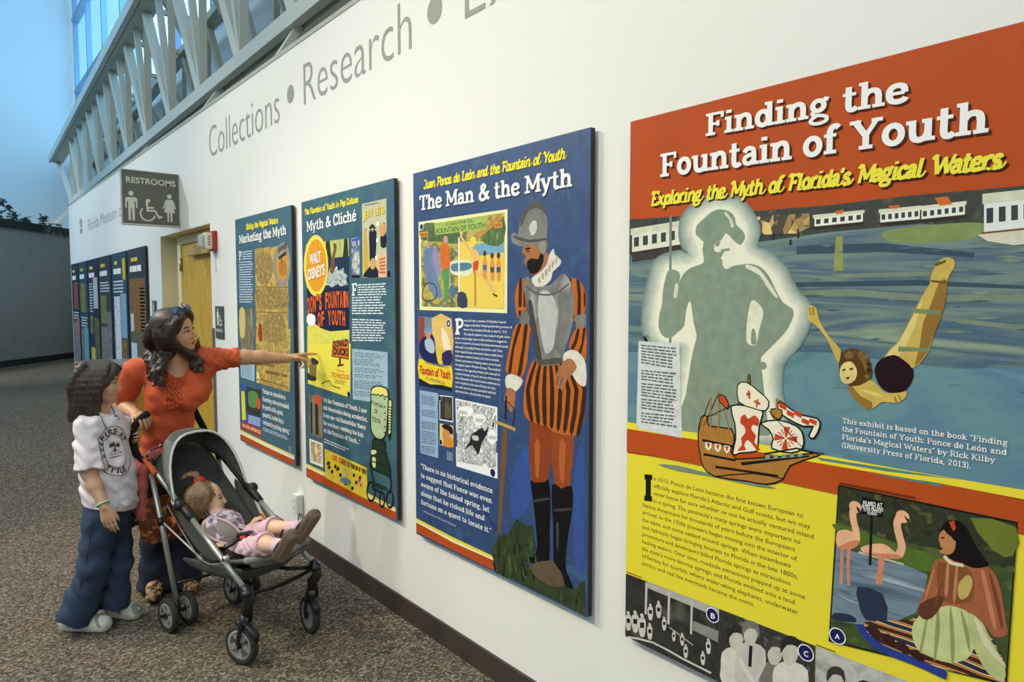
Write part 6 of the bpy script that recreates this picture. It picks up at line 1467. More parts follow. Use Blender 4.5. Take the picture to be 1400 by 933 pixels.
for sg_ in (-1, 1):
    a = .17*sg_
    # main side tube, joint, upper tube, grip
    MB().tube([S_(a, -.045, .322), S_(a, .375, .545)], .0115, M_TUBE, 14).build('side_tube', st)
    MB().tube([S_(a, .365, .541), S_(a, .40, .558), S_(a, .46, .59), S_(a, .50, .598)], [.016, .019, .021, .015], M_BPL, 12).ball(S_(a+.012*sg_, .45, .59), (.026, .026, .026), M_BPL).build('fold_joint', st)
    MB().tube([S_(a, .49, .596), S_(a, .727, .728), S_(a*1.01, .80, .748)], .011, M_TUBE if sg_ < 0 else M_BPL, 12).build('upper_tube', st)
    if sg_ < 0: gp = [(-.172, .80, .742), (-.176, .85, .760), (-.181, .872, .80), (-.184, .875, .87), (-.165, .873, .915), (-.135, .87, .945), (-.108, .87, .96)]
    else: gp = [(.172, .80, .742), (.19, .86, .748), (.208, .91, .775), (.21, .935, .82), (.188, .95, .88), (.165, .95, .93), (.152, .95, .96)]
    MB().tube(crom([S_(*p) for p in gp], 4, False), [.014]*4+[.017]*(4*len(gp)-8)+[.012], M_FOAM, 14).build('handle_grip', st)
    MB().tube([S_(a, .735, .705), S_(a, .525, .118)], .0115, M_TUBE, 14).build('rear_leg', st)
    MB().tube([S_(a, .53, .13), S_(a, .525, .077)], [.014, .018], M_BPL, 12).lathe(S_(a-.075, .525, .077), ES, [(.008, 0), (.008, .15)], M_BPL, 12).build('rear_axle', st)
    MB().tube([S_(a, .66, .49), S_(a, .645, .455)], .0165, M_BPL, 12).build('leg_clamp', st)
    MB().tube([S_(a*.97, .645, .47), S_(a*.93, .31, .365)], .0042, M_PIPE, 8).build('support_rod', st)
    lt = MB().bar(S_(a+.014*sg_, .76, .757), S_(a+.014*sg_, .66, .700), .022, .020, M_ORL)
    bevel(lt.build('release_latch', st), .006)
    MB().tube([S_(a, .745, .755), S_(a, .715, .70)], .018, M_BPL, 12).build('latch_socket', st)
    MB().lathe(S_(a*1.0, .085, .428), ES*sg_, [(.0, .022), (.011, .021), (.014, .012), (.014, 0)], M_CHROME if sg_ < 0 else M_BPL, 16).lathe(S_(a, .085, .428), ES*sg_, [(0, .0235), (.006, .023)], M_BPL, 12).build('seat_pivot', st)
# red tab on left joint
bevel(MB().bar(S_(-.185, .52, .52), S_(-.185, .49, .50), .008, .014, M_ORL).build('lock_tab', st), .002)
bevel(MB().bar(S_(-.183, .52, .60), S_(-.186, .49, .585), .006, .016, M_PIPE).build('label_tab', st), .002)
# canopy
def bow(bt, ht, w_=.18, n=18, hb=(.49, .585), pw=.72):
    o = []
    for i in range(n+1):
        t = PI*i/n; c_ = -math.cos(t); s_ = math.sin(t)
        aa = w_*math.copysign(abs(c_)**pw, c_); q = s_**.85
        o.append(S_(aa, hb[0]+(bt-hb[0])*q, hb[1]+(ht-hb[1])*q))
    return o
def sheet(name, rows, m, th=.003, sub=0):
    n = len(rows[0]); vs = [p for r in rows for p in r]; fs = []
    for i in range(len(rows)-1):
        for j in range(n-1): fs.append((i*n+j, i*n+j+1, (i+1)*n+j+1, (i+1)*n+j))
    o = MB().add(vs, fs, m, True).build(name, st)
    md = o.modifiers.new('thick', 'SOLIDIFY'); md.thickness = th; md.offset = 0
    if sub:
        s2 = o.modifiers.new('smooth', 'SUBSURF'); s2.levels = sub; s2.render_levels = sub
    return o
B1 = bow(.625, .878); B2 = bow(.715, .885, .184); B3 = bow(.775, .80, .178); B25 = bow(.672, .878, .178); B28 = bow(.755, .85, .176)
cn = sheet('canopy', [B1, B25, B2, B28, B3], M_FAB, .004, 1)
rim = MB().tube(B1, .006, M_PIPE, 8).build('canopy_piping', st); rim.parent = cn
bo = MB().tube([p-np.array((0, 0, .006)) for p in B2], .005, M_FAB2, 8).build('canopy_bow', st); bo.parent = cn
# pale outer side panel on the left of the canopy
n_ = len(B1)
for sg_, rng in ((0, range(1, 7)), (1, range(n_-7, n_-1))):
    def outp(P, k): return P+ES*(-.006 if sg_ == 0 else .006)
    sheet('canopy_side_panel', [[outp(B1[i], 0) for i in rng], [outp((B1[i]+B2[i])/2, 0) for i in rng], [outp(B2[i], 0) for i in rng]], M_FAB2, .003)
# seat: back, base, wings, front lip
def srow(b, h, w_, dip): return [S_(w_*x, b-0*dip, h-dip*(1-x*x)) for x in (-1, -.75, -.4, 0, .4, .75, 1)]
bk = sheet('seat_back', [srow(.27, .385, .15, .03), srow(.40, .47, .15, .045), srow(.55, .57, .155, .05), srow(.68, .655, .155, .05), srow(.765, .735, .15, .02), srow(.782, .775, .13, -.035)], M_MESH, .012, 1)
sb = sheet('seat_base', [srow(.29, .375, .15, .02), srow(.20, .375, .15, .03), srow(.10, .40, .15, .03), srow(.02, .425, .15, .025), srow(-.035, .430, .148, .02), srow(-.05, .405, .145, .015)], M_FAB, .022, 1)
MB().tube([S_(x, -.035+.012*abs(x)/.15, .436-.018*(1-(x/.15)**2)) for x in np.linspace(-.155, .155, 9)], .018, M_FAB2, 10, (ZZ, .75)).build('front_edge_pad', st)
for sg_ in (-1, 1):
    a = .163*sg_
    sheet('side_wing', [[S_(a, .60, .655), S_(a, .48, .585), S_(a, .30, .50), S_(a, .09, .425)], [S_(a*.97, .57, .56), S_(a*.96, .46, .50), S_(a*.95, .34, .44), S_(a*.95, .12, .40)], [S_(a*.93, .50, .47), S_(a*.92, .42, .42), S_(a*.92, .33, .37), S_(a*.92, .24, .365)]], M_FAB, .004, 1)
    MB().tube([S_(a*1.01, .60, .56), S_(a*1.01, .48, .47), S_(a*1.01, .33, .368), S_(a*1.01, .24, .362), S_(a*1.01, .10, .40)], .0035, M_FAB2, 6).build('wing_piping', st)
    # lining between the side tubes and the rear bow of the canopy
    wi = [B3[i] if sg_ < 0 else B3[n_-1-i] for i in (1, 3, 5, 7)]
    sheet('head_wing', [[S_(a, .49, .60), S_(a, .60, .66), S_(a, .70, .715), S_(a*.8, .765, .745)], wi], M_MESH, .004)
MB().tube(crom([S_(.158, .40, .56), S_(.156, .35, .50), S_(.155, .30, .46)], 3, False), .012, mat('warning_label', (222, 220, 210), .6), 8, (ES, .25)).build('warning_label', st)
MB().bar(S_(.15, .335, .487), S_(.15, .30, .462), .006, .02, M_ORL).build('warning_stripe', st)
# basket under the seat
def brow(b, h0, w_, dp): return [S_(-w_, b, h0), S_(-w_*.97, b, h0-dp*.7), S_(-w_*.6, b, h0-dp), S_(0, b, h0-dp*1.05), S_(w_*.6, b, h0-dp), S_(w_*.97, b, h0-dp*.7), S_(w_, b, h0)]
sheet('basket', [brow(.50, .33, .155, .02), brow(.46, .345, .155, .075), brow(.34, .355, .155, .085), brow(.18, .37, .15, .09), brow(.06, .38, .14, .075), brow(.03, .385, .14, .02)], M_FAB, .004, 1)
# cross bars and straps
MB().tube([S_(.17, -.02, .305), S_(.10, .05, .305), S_(.02, .14, .32), S_(-.06, .20, .33)], .009, M_BPL, 8).build('cross_brace', st)
MB().tube(crom([S_(-.165, -.045, .30), S_(-.08, 0, .275), S_(0, .03, .255), S_(.08, .02, .262), S_(.165, -.02, .295)], 5, False), .011, M_BPL, 8, (np.array((.3, .9, .3)), .2)).build('leg_strap', st)
MB().tube([S_(-.17, .52, .21), S_(0, .54, .19), S_(.17, .54, .21)], .008, M_BPL, 8).build('rear_cross_brace', st)
# harness
HB = MB().tube(crom([S_(-.07, .60, .62), S_(-.075, .45, .545), S_(-.06, .33, .50), S_(-.012, .235, .475)], 4, False), .012, M_BPL, 8, (np.array((0, .5, .85)), .25)); 
HB.build('harness_strap', st)

# ------------------------------------------------------------------ bags hung on the stroller
M_SALM = mat('salmon_cloth', (196, 102, 90), .85, var=.12, vscale=12, bump=.15, bscale=40)
M_TIE = ramp('paisley_orange', [(120, 50, 26), (206, 120, 50), (160, 76, 34), (226, 160, 84), (110, 60, 40)], 55, 'cells', (1, 1, 1), .85)
tb = thing('tote_bag', 'salmon and orange patterned cloth tote hanging behind the stroller', 'bag', tuple(S_(-.1, .80, .35)))
def solid_sheet(name, rows, m, par, th=.003, sub=1):
    n = len(rows[0]); vs = [p for r in rows for p in r]; fs = []
    for i in range(len(rows)-1):
        for j in range(n-1): fs.append((i*n+j, i*n+j+1, (i+1)*n+j+1, (i+1)*n+j))
    o = MB().add(vs, fs, m, True).build(name, par)
    md = o.modifiers.new('thick', 'SOLIDIFY'); md.thickness = th; md.offset = 0
    s2 = o.modifiers.new('smooth', 'SUBSURF'); s2.levels = sub; s2.render_levels = sub
    return o
fb = Field(S_(-.5, .95, .2)-np.array((0, .5, 0)), S_(.4, .6, .9)+np.array((.3, .5, 0)), .006)
E_ = unit(ES)
fb.cap(S_(-.14, .79, .385), S_(.06, .81, .375), .055, .055, .05, RS, 1.3).cap(S_(-.15, .79, .45), S_(.07, .81, .44), .055, .05, .05, RS, 1.5).cap(S_(-.155, .785, .52), S_(.06, .81, .52), .035, .035, .05, RS, 1.5)
fb.ripple((.5, .2, .2), .045, .0025, 0, (0, 0, 1), .12)
fb.mesh('bag_body', [M_TIE], tb)
fb = Field(S_(-.5, .95, .4)-np.array((0, .5, 0)), S_(.4, .6, .95)+np.array((.3, .5, 0)), .006)
fb.cap(S_(-.185, .80, .50), S_(-.185, .80, .62), .028, .022, .03).cap(S_(-.185, .80, .62), S_(-.175, .79, .70), .022, .018, .03).cap(S_(-.175, .79, .70), S_(-.13, .78, .765), .018, .018, .03).cap(S_(-.13, .78, .765), S_(.0, .80, .79), .018, .016, .03)
fb.cap(S_(-.19, .80, .50), S_(-.16, .80, .42), .028, .03, .03)
fb.ripple((0, 0, 1), .03, .0015, 0, (1, 0, 0), .06)
fb.mesh('shoulder_strap', [M_SALM], tb)
MB().tube(crom([S_(-.185, .76, .74), S_(-.165, .755, .79), S_(-.10, .755, .815), S_(.02, .78, .835)], 4, False), .007, ramp('braided_trim', [(120, 60, 60), (226, 200, 190), (60, 36, 40)], 90, 'cells', (1, 1, 1), .8), 8).build('strap_trim', tb)
M_PAIS = ramp('paisley_black', [(18, 16, 18), (40, 34, 36), (24, 20, 24), (150, 140, 130), (70, 44, 44)], 70, 'cells', (1, 1, 1), .8, const=True, lo=.0, hi=1.15)
bb = thing('quilted_handbag', 'black paisley handbag hanging from the left stroller handle', 'bag', tuple(S_(-.24, .82, .42)))
fb = Field(S_(-.5, .9, .3)-np.array((0, .4, 0)), S_(0, .7, .75)+np.array((.2, .4, 0)), .005)
fb.cap(S_(-.245, .83, .465), S_(-.195, .83, .465), .040, .040, .03, RS, 1.2).cap(S_(-.24, .83, .54), S_(-.20, .83, .54), .030, .030, .05, RS, 1.2)
fb.ripple((.7, .1, .7), .03, .0018).ripple((.7, .1, -.7), .03, .0018)
fb.mesh('bag_body', [M_PAIS], bb)
MB().tube(crom([S_(-.225, .84, .55), S_(-.21, .86, .62), S_(-.20, .873, .70), S_(-.196, .876, .75), S_(-.186, .90, .755), S_(-.19, .90, .70), S_(-.205, .875, .60), S_(-.21, .85, .55)], 4, False), .008, mat('bag_strap_black', (20, 18, 20), .8), 8, (ES, .5)).build('bag_strap', bb)
# ================================================================== people
M_SKIN = mat('skin_warm', (206, 158, 118), .5, var=.05, vscale=30); M_SKINC = mat('skin_child', (204, 158, 124), .5, var=.05, vscale=30); M_SKINT = mat('skin_toddler', (222, 180, 146), .5, var=.04, vscale=30)
M_LIP = mat('lip_rose', (176, 96, 84), .45); M_EYEW = mat('eye_white', (226, 222, 214), .2); M_IRIS = mat('iris_brown', (40, 26, 18), .2); M_TEETH = mat('teeth', (232, 226, 212), .3)
def hairmat(name, cols, st_=(1, 1, .12), sc=150):
    m = ramp(name, cols, sc, 'noise', st_, .42, 4, .3, .7, bump=.25); return m
M_HAIRM = hairmat('hair_dark_brown', [(26, 18, 13), (52, 36, 27), (36, 24, 18), (96, 70, 52)])
M_HAIRG = hairmat('hair_brown', [(34, 26, 20), (62, 48, 36), (46, 34, 26), (92, 74, 56)])
M_HAIRT = hairmat('hair_light_brown', [(92, 66, 44), (130, 98, 66), (110, 82, 54), (162, 128, 90)])

def head(S, C, R, H, k=1.0, child=0.0, neck=None, neck_r=.2, jaw=1.0):
    """adds a head to the field: C between the eyes' level, R columns = left/forward/up, H height of the head"""
    f = lambda x, y, z: np.array(C)+R@(np.array((x, y, z))*H)
    kk = lambda v: v*H
    S.ell(f(0, -.06, .13), np.array((.345, .43, .375))*H, R, kk(.05))
    S.ell(f(0, .10, -.10), np.array((.285, .285, .34))*H, R, kk(.10))
    S.ell(f(0, .13, -.29), np.array((.225*jaw, .225, .19))*H, R, kk(.08))
    S.ell(f(0, .275, -.41), np.array((.095, .085, .085))*H, R, kk(.08))
    for s in (-1, 1):
        S.ell(f(.15*s, .235, -.13), np.array((.11, .10, .10))*H*(1+.25*child), R, kk(.08))
        S.ell(f(.13*s, .40, .015), np.array((.085, .05, .05))*H, R, kk(.05), op='sub')
        S.cap(f(.05*s, .345, .075), f(.19*s, .29, .075), kk(.032), kk(.024), kk(.05))
        S.ell(f(.335*s, -.04, -.04), np.array((.035, .075, .115))*H, R, kk(.02))
        S.ell(f(.045*s, .415, -.145), np.array((.038, .04, .032))*H, R, kk(.02))
    n_ = .0 if not child else -.03
    S.cap(f(0, .36, .06), f(0, .455+n_, -.115), kk(.030), kk(.046), kk(.035))
    S.ell(f(0, .455+n_, -.125), np.array((.045, .045, .04))*H, R, kk(.025))
    S.chain([f(-.09, .345, -.262), f(-.03, .385, -.252), f(.03, .385, -.252), f(.09, .345, -.262)], [kk(.018), kk(.026), kk(.026), kk(.018)], kk(.02))
    S.chain([f(-.08, .345, -.285), f(0, .375, -.298), f(.08, .345, -.285)], [kk(.018), kk(.030), kk(.018)], kk(.02))
    if neck is not None:
        S.cap(f(0, -.10, -.20), neck, kk(neck_r), kk(neck_r*1.05), kk(.08))
    return f
def face_parts(par, f, H, R, iris=M_IRIS, brow=M_HAIRM, smile=False, look=(0, 1, 0), open_=.026):
    for s in (-1, 1):
        e = f(.125*s, .315, .012)
        mb = MB().ball(e, .055*H, M_EYEW, R, 14, 10)
        g = unit(R@unit(np.array((.0+look[0], 1, look[2]))))
        mb.ball(e+g*.034*H, .030*H, iris, R, 12, 8)
        mb.build('eye', par)
        # lids and lashes
        lid = MB().tube(crom([f(.07*s, .352, .012), f(.10*s, .372, .040), f(.15*s, .362, .040), f(.195*s, .318, .008)], 4, False), .0075*H*1.6, iris, 6); lid.build('eyelashes', par)
        MB().tube(crom([f(.055*s, .375, .098), f(.12*s, .365, .125), f(.20*s, .30, .10)], 4, False), [.010*H*1.3]*4+[.012*H*1.3]*4+[.006*H], brow, 6).build('eyebrow', par)
def mouth_pick(f, H, R, C):
    Ri = R.T
    def pick(c):
        L = (c-np.array(C))@R/H
        up = (np.abs(L[:, 0]) < .088) & (L[:, 1] > .30) & (L[:, 2] < -.232+.0*L[:, 0]) & (L[:, 2] > -.325)
        cur = (np.abs(L[:, 2]+.273) < .050*(1-(L[:, 0]/.095)**2))
        return (up & cur).astype(int)
    return pick

def hand(S, W, f, n, th, sc=1.0, curl=((25, 35, 25),)*4, thumb=((.35, .75, .2), (.6, .7, .2)), k=.004, splay=0.0):
    """palm and five fingers: W wrist, f towards the fingers, n the way the palm faces, th the thumb's side"""
    f = unit(f); n = unit(np.array(n)-f*np.dot(n, f)); th = unit(np.array(th)-f*np.dot(th, f)-n*np.dot(th, n))
    W = np.array(W)
    kn = []
    for i, o in enumerate((.030, .010, -.010, -.028)):
        K_ = W+(f*(.083-(.004, 0, .004, .012)[i])+th*o)*sc; kn.append(K_)
        S.cap(W+th*o*.55*sc+f*.012*sc, K_, .0125*sc, .0105*sc, .010*sc)
    S.cap(W+f*.03*sc+th*.014*sc, W+f*.065*sc+th*.012*sc, .013*sc, .012*sc, .012*sc)
    S.cap(W+f*.03*sc-th*.014*sc, W+f*.065*sc-th*.010*sc, .012*sc, .011*sc, .012*sc)
    for i in range(4):
        L = ((.038, .024, .019), (.042, .027, .020), (.039, .025, .019), (.031, .019, .017))[i]
        r = ((.0088, .0080, .0070, .0060), (.0090, .0082, .0072, .0060), (.0086, .0078, .0068, .0058), (.0076, .0068, .0060, .0052))[i]
        p = kn[i]; a = 0.0; sd = th*splay*(1.5-i)
        for j in range(3):
            a += math.radians(curl[i][j]); d = unit(f*math.cos(a)+n*math.sin(a)+sd)
            q = p+d*L[j]*sc; S.cap(p, q, r[j]*sc, r[j+1]*sc, .003*sc); p = q
    p = W+(th*.020+f*.018+n*.004)*sc
    S.cap(W+f*.012*sc+th*.01*sc, p, .013*sc, .0125*sc, .01*sc)
    for j, (v, L, r0, r1) in enumerate(zip((thumb[0], thumb[1], thumb[1]), (.036, .028, .022), (.0125, .0098, .0085), (.0100, .0088, .0066))):
        d = unit(f*v[0]+th*v[1]+n*v[2]); q = p+d*L*sc; S.cap(p, q, r0*sc, r1*sc, .006*sc); p = q

VIEW = lambda x, y: unit(ray(x, y))
def Rv(x):      # unit vector to the right across the line of sight at column x, level
    v = VIEW(x, 420); return unit(np.array((v[1], -v[0], 0)))

# ------------------------------------------------------------------ the woman
mo = thing('person', 'woman in a ruffled orange top pointing at the teal panel, with long dark hair', 'person', tuple(at(232, 812, 3.55)*np.array((1, 1, 0))))
V_ = VIEW(238, 520); V_ = unit(np.array((V_[0], V_[1], 0))); Rt = Rv(238)
NM = unit(-V_*.95+Rt*.25)                      # the way her chest faces
SL, SR = at(279, 493, 3.54), at(187, 508, 3.47)
EL, WL = at(334, 488.5, 3.63), at(393, 490.5, 3.74)
ER, WR = at(167, 553, 3.57), at(186, 567.5, 3.425)
NK = at(238, 497, 3.49)
HC = at(240.5, 452.5, 3.42); HH = .212
fh = unit(Rt*.86-V_*.50+ZZ*.02); uh = unit(ZZ*.94-V_*.26-Rt*.10)
RH = frame(fh, uh)
PEL = at(230, 632, 3.58); WAI = at(230, 583, 3.54); CH = at(236, 535, 3.525)
FT = at(433, 485.5, 3.86)
AN0, AN1 = at(213, 800, 3.56), at(252, 795, 3.60)
b = Field(*BB(SL, SR, EL, ER, WL, WR, HC, PEL, AN0, AN1, FT, HC+ZZ*.1, CH+NM*.15, m=.14), .0045)
b.base(max(b.lo[2], 0.0))
b.cap(SR+NM*-.01, SL+NM*-.01, .050, .050, .03).cap(at(237, 520, 3.52), CH, .105, .112, .04, NM, 1.25).cap(CH, WAI, .108, .092, .05, NM, 1.2).cap(WAI, PEL, .092, .135, .06, NM, 1.2)
for s_, x in ((-1, 221), (1, 250)):
    b.ell(at(x, 543, 3.525)+NM*.062, .056, None, .03)
HIP = {-1: at(213, 648, 3.57), 1: at(247, 646, 3.59)}
KN = {-1: at(214, 733, 3.56), 1: at(250, 730, 3.60)}
AN = {-1: at(213, 800, 3.56), 1: at(252, 795, 3.60)}
for s_ in (-1, 1): b.cap(HIP[s_], KN[s_], .085, .058, .04).cap(KN[s_], AN[s_], .052, .036, .03)
b.cap(SL, EL, .046, .037, .02).cap(EL, EL+(WL-EL)*.35, .038, .036, .02).cap(EL+(WL-EL)*.35, WL, .036, .0255, .02)
b.cap(SR, ER, .046, .037, .02).cap(ER, ER+(WR-ER)*.4, .037, .034, .02).cap(ER+(WR-ER)*.4, WR, .034, .025, .02)
# pointing hand: index out, others curled
fd = unit(at(432, 485.5, 3.86)-WL)
hand(b, WL, fd, unit(-ZZ*.75-V_*.45+Rt*.1), unit(ZZ*.55-V_*.85), 1.0, ((4, 4, 3), (42, 55, 30), (58, 62, 35), (66, 62, 35)), ((.55, .6, .5), (.8, .15, .55)))
# right hand resting over the stroller grip
GT = S_(-.15, .873, .93)
fr = unit((GT+ES*.02)-WR+ZZ*.015)
hand(b, WR, fr, unit(-ZZ*.8+ES*.1), unit(Rt*-.1-V_*.9+ZZ*.3), .95, ((28, 45, 30), (30, 50, 35), (32, 55, 35), (36, 55, 35)), ((.7, .55, .2), (.85, .2, .4)))
fhd = head(b, HC, RH, HH, neck=NK, neck_r=.225)
b.cap(NK, at(238, 508, 3.50), .052, .07, .04)
b.mesh('body', [M_SKIN, M_LIP], mo, mouth_pick(fhd, HH, RH, HC))
face_parts(mo, fhd, HH, RH)
MB().tube(crom([fhd(-.062, .372, -.266), fhd(0, .402, -.272), fhd(.062, .372, -.266)], 4, False), .012*HH, M_TEETH, 6).build('teeth', mo)
# orange top
M_OR = mat('orange_knit', (200, 84, 44), .8, var=.07, vscale=18, bump=.08, bscale=220)
b = Field(*BB(SL, SR, EL, ER, NK, PEL-ZZ*.05, CH+NM*.12, CH-NM*.1, m=.13), .005)
HEM = at(230, 655, 3.58)
b.cap(SR+NM*-.01, SL+NM*-.01, .060, .060, .035).cap(at(237, 520, 3.52), CH, .115, .123, .04, NM, 1.22).cap(CH, WAI, .120, .104, .05, NM, 1.17).cap(WAI, PEL, .104, .146, .06, NM, 1.17).cap(PEL, HEM, .146, .150, .04, NM, 1.17, cut='b')
for s_, x in ((-1, 220), (1, 250)):
    b.ell(at(x, 543, 3.525)+NM*.066, .064, None, .035)
SEL = SL+(EL-SL)*.86
b.cap(SL, SEL, .060, .052, .03, cut='b').cap(SL+NM*-.02, at(272, 535, 3.53), .055, .06, .05)
SER = SR+(ER-SR)*.88
b.cap(SR, SER, .060, .053, .03, cut='b')
# folds
b.ripple(unit(ZZ+Rt*.35), .075, .0022, .4, Rt, .22)
b.ripple(unit(EL-SL), .035, .0022, 0, ZZ, .06, lo=np.minimum(SL, SEL)-.06, hi=np.maximum(SL, SEL)+.06)
b.ripple(unit(Rt+ZZ*.4), .09, .0025, 1.0, ZZ, .2)
b.ell(NK+ZZ*.03, (.075, .075, .07), None, .02, op='sub').cap(NK+NM*.05, at(238, 525, 3.50)+NM*.13, .052, .010, .012, op='sub')
o = b.mesh('ruffled_top', [M_OR], mo)
top_bvh = BVHTree.FromPolygons([tuple(v) for v in b.V], [tuple(int(i) for i in q) for q in b.Q])
MISS = []
def press(p, d, off=.003, bv=top_bvh):
    """drop a point onto the cloth along d"""
    p = np.array(p); hit = bv.ray_cast(Vector(p-unit(d)*.5), Vector(unit(d)), 1.5)
    
    if hit[0] is None: MISS.append(1); return p
    return np.array(hit[0])-unit(d)*off
rf = MB(); rr = random.Random(2)
for lane, pth in enumerate((((221, 503), (230, 517), (227, 540), (226, 562)), ((225, 502), (234, 519), (231, 540), (230, 565)), ((229, 508), (237, 525), (235, 545), (234, 565)), ((250, 504), (240, 523), (239, 545), (238, 565)), ((254, 500), (243, 519), (243, 540), (242, 563)), ((258, 502), (248, 518), (247, 538), (246, 560)))):
    C_ = crom([np.array(q) for q in pth], 13, False); P = []
    for i, q in enumerate(C_): P.append(press(at(q[0]+1.5*math.sin(i*1.7+lane*2), q[1], 3.3), V_, .003))
    rf.tube(P, [.0058+.0022*math.sin(i*1.3+lane) for i in range(len(P))], M_OR, 6)
rf.build('ruffles', mo)
# jeans and shoes
M_NAVY = mat('navy_denim', (30, 34, 52), .85, var=.15, vscale=20, bump=.1, bscale=200)
b = Field(*BB(PEL, AN0, AN1, HIP[-1], HIP[1], m=.19), .007)
b.base(.012)
b.cap(PEL, at(230, 652, 3.58), .146, .150, .05, NM, 1.15)
for s_ in (-1, 1):
    c_ = AN[s_].copy(); c_[2] = .03
    b.cap(HIP[s_], KN[s_], .095, .072, .04).cap(KN[s_], c_, .070, .088, .03, cut='b')
b.ripple((.3, .3, 1), .12, .004, 0, Rt, .2); b.mesh('jeans', [M_NAVY], mo)
M_CLOG = ramp('brown_patterned_leather', [(60, 34, 26), (170, 130, 84), (110, 66, 44), (196, 160, 110)], 60, 'cells', (1, 1, 1), .6)
for s_, (tx, ty) in ((-1, (210, 818)), (1, (262, 806))):
    t_ = np.array(onplane(tx, ty, 2, .03)); h_ = AN[s_].copy(); h_[2] = .03; h_ = t_+unit(h_-t_)*.15
    b = Field(np.minimum(t_, h_)-.08, np.maximum(t_, h_)+.10, .005); b.base(0.0)
    b.cap(h_+ZZ*.012, t_+ZZ*.008, .036, .036, .02).cap(h_+ZZ*.04, (h_+t_)/2+ZZ*.03, .035, .034, .03).half(np.array((0, 0, .006)), -ZZ)
    sh = b.mesh('shoe', [M_CLOG, mat('clog_sole', (56, 40, 30), .8)], mo, lambda c: (c[:, 2] < .018).astype(int))
# hair
b = Field(HC-np.array((.26, .26, .38)), HC+np.array((.26, .26, .22)), .0045)
f = fhd; RHm = RH
b.ell(f(0, -.10, .15), np.array((.395, .475, .415))*HH, RH, .02).ell(f(0, -.26, -.12), np.array((.36, .30, .42))*HH, RH, .04).ell(f(-.10, -.26, -.42), np.array((.36, .27, .40))*HH, RH, .04)
b.ell(f(0, .44, -.22), np.array((.275, .36, .47))*HH, RH, .015, op='sub').ell(f(0, .44, .0), np.array((.25, .26, .30))*HH, RH, .015, op='sub')
def lock(pts, r0, r1, amp=.008, wl=.07, ph=0.0, kf=.008, S=None, nn=14):
    P = crom(pts, max(2, nn//max(1, len(pts)-1)), False); L_ = 0; Q = []
    for i, p in enumerate(P):
        if i: L_ += np.linalg.norm(P[i]-P[i-1])
        t = i/(len(P)-1); Q.append(p+amp*t*(Rt*math.sin(2*PI*L_/wl+ph)+V_*math.cos(2*PI*L_/wl+ph)))
    (S or b).chain(Q, list(np.linspace(r0, r1, len(Q))), kf)
rd = random.Random(11)
# near side (her right) falling over the shoulder
for i in range(16):
    u = i/15
    s0 = f(-.30-.06*math.sin(PI*u), .12-.50*u, .28-.08*u); s1 = f(-.42, -.02-.42*u, -.15)
    e0 = at(219-21*u+rd.uniform(-2, 2), 488+rd.uniform(-4, 4), 3.38+.10*u); e1 = at(214-12*u+rd.uniform(-4, 4), 510+18*(1-u)+rd.uniform(-6, 4), 3.36+.10*u)
    lock([s0, s1, e0, e1], .017, .006, .010, .075, rd.uniform(0, 6))
for i in range(6): # front locks ending on the chest
    lock([f(-.36, .10-.05*i, .05), f(-.42, .05-.06*i, -.30), at(221+rd.uniform(-4, 3), 497, 3.36), at(217+rd.uniform(-5, 6), 515+rd.uniform(0, 10), 3.36), at(214+i*2.2, 524+rd.uniform(-3, 4), 3.36)], .015, .005, .010, .06, rd.uniform(0, 6))
for i in range(12): # far side, in front of her left shoulder
    u = i/11
    lock([f(.30, .18-.4*u, .22), f(.38, .12-.35*u, -.12), at(262+rd.uniform(-4, 8), 486+rd.uniform(-3, 5), 3.46), at(268+rd.uniform(-8, 9), 502+rd.uniform(-4, 6), 3.46)], .016, .007, .010, .06, rd.uniform(0, 6))
for i in range(4): # wisps beyond the cheek
    lock([f(.36, .12, -.25), at(266, 472+i*2, 3.47), at(271+i*1.3, 461+i*4, 3.48)], .006, .003, .006, .03, i*1.4, .003)
for i in range(12): # back
    u = i/11
    lock([f(-.2+.4*u, -.50, .15), f(-.3+.6*u, -.58, -.25), at(203+24*u, 490, 3.52), at(200+28*u, 508+rd.uniform(-5, 5), 3.53)], .018, .008, .008, .08, rd.uniform(0, 6))
for i in range(7): # parted fringe swept across the brow
    u = i/6
    lock([f(.08, .20, .50-.02*u), f(-.10-.05*u, .36-.10*u, .42-.06*u), f(-.28-.02*u, .26-.10*u, .18-.05*u), f(-.37, .08-.06*u, -.05)], .012, .009, .002, .1, 0)
    lock([f(.08, .20, .50-.02*u), f(.20+.05*u, .34-.1*u, .40-.06*u), f(.31+.02*u, .22-.1*u, .16)], .012, .009, .002, .1, 0)
b.ripple(RH[:, 1]*.8+RH[:, 0]*.6, .012, .0008, 0, RH[:, 2], .15)
b.mesh('hair', [M_HAIRM], mo)
# necklace, earring
MB().tube([press(at(x, y, 3.2), V_, .004, BVHTree.FromPolygons([tuple(v) for v in b.V], [tuple(int(i) for i in q) for q in b.Q])) if False else at(x, y, 3.445) for x, y in ((230, 500), (233, 507), (237, 513), (241, 506), (244, 500))], .0018, mat('necklace_silver', (200, 196, 186), .3, .9), 6).build('necklace', mo)
MB().ball(f(-.37, -.01, -.16), .005, mat('pearl', (236, 230, 220), .2)).build('earring', mo)
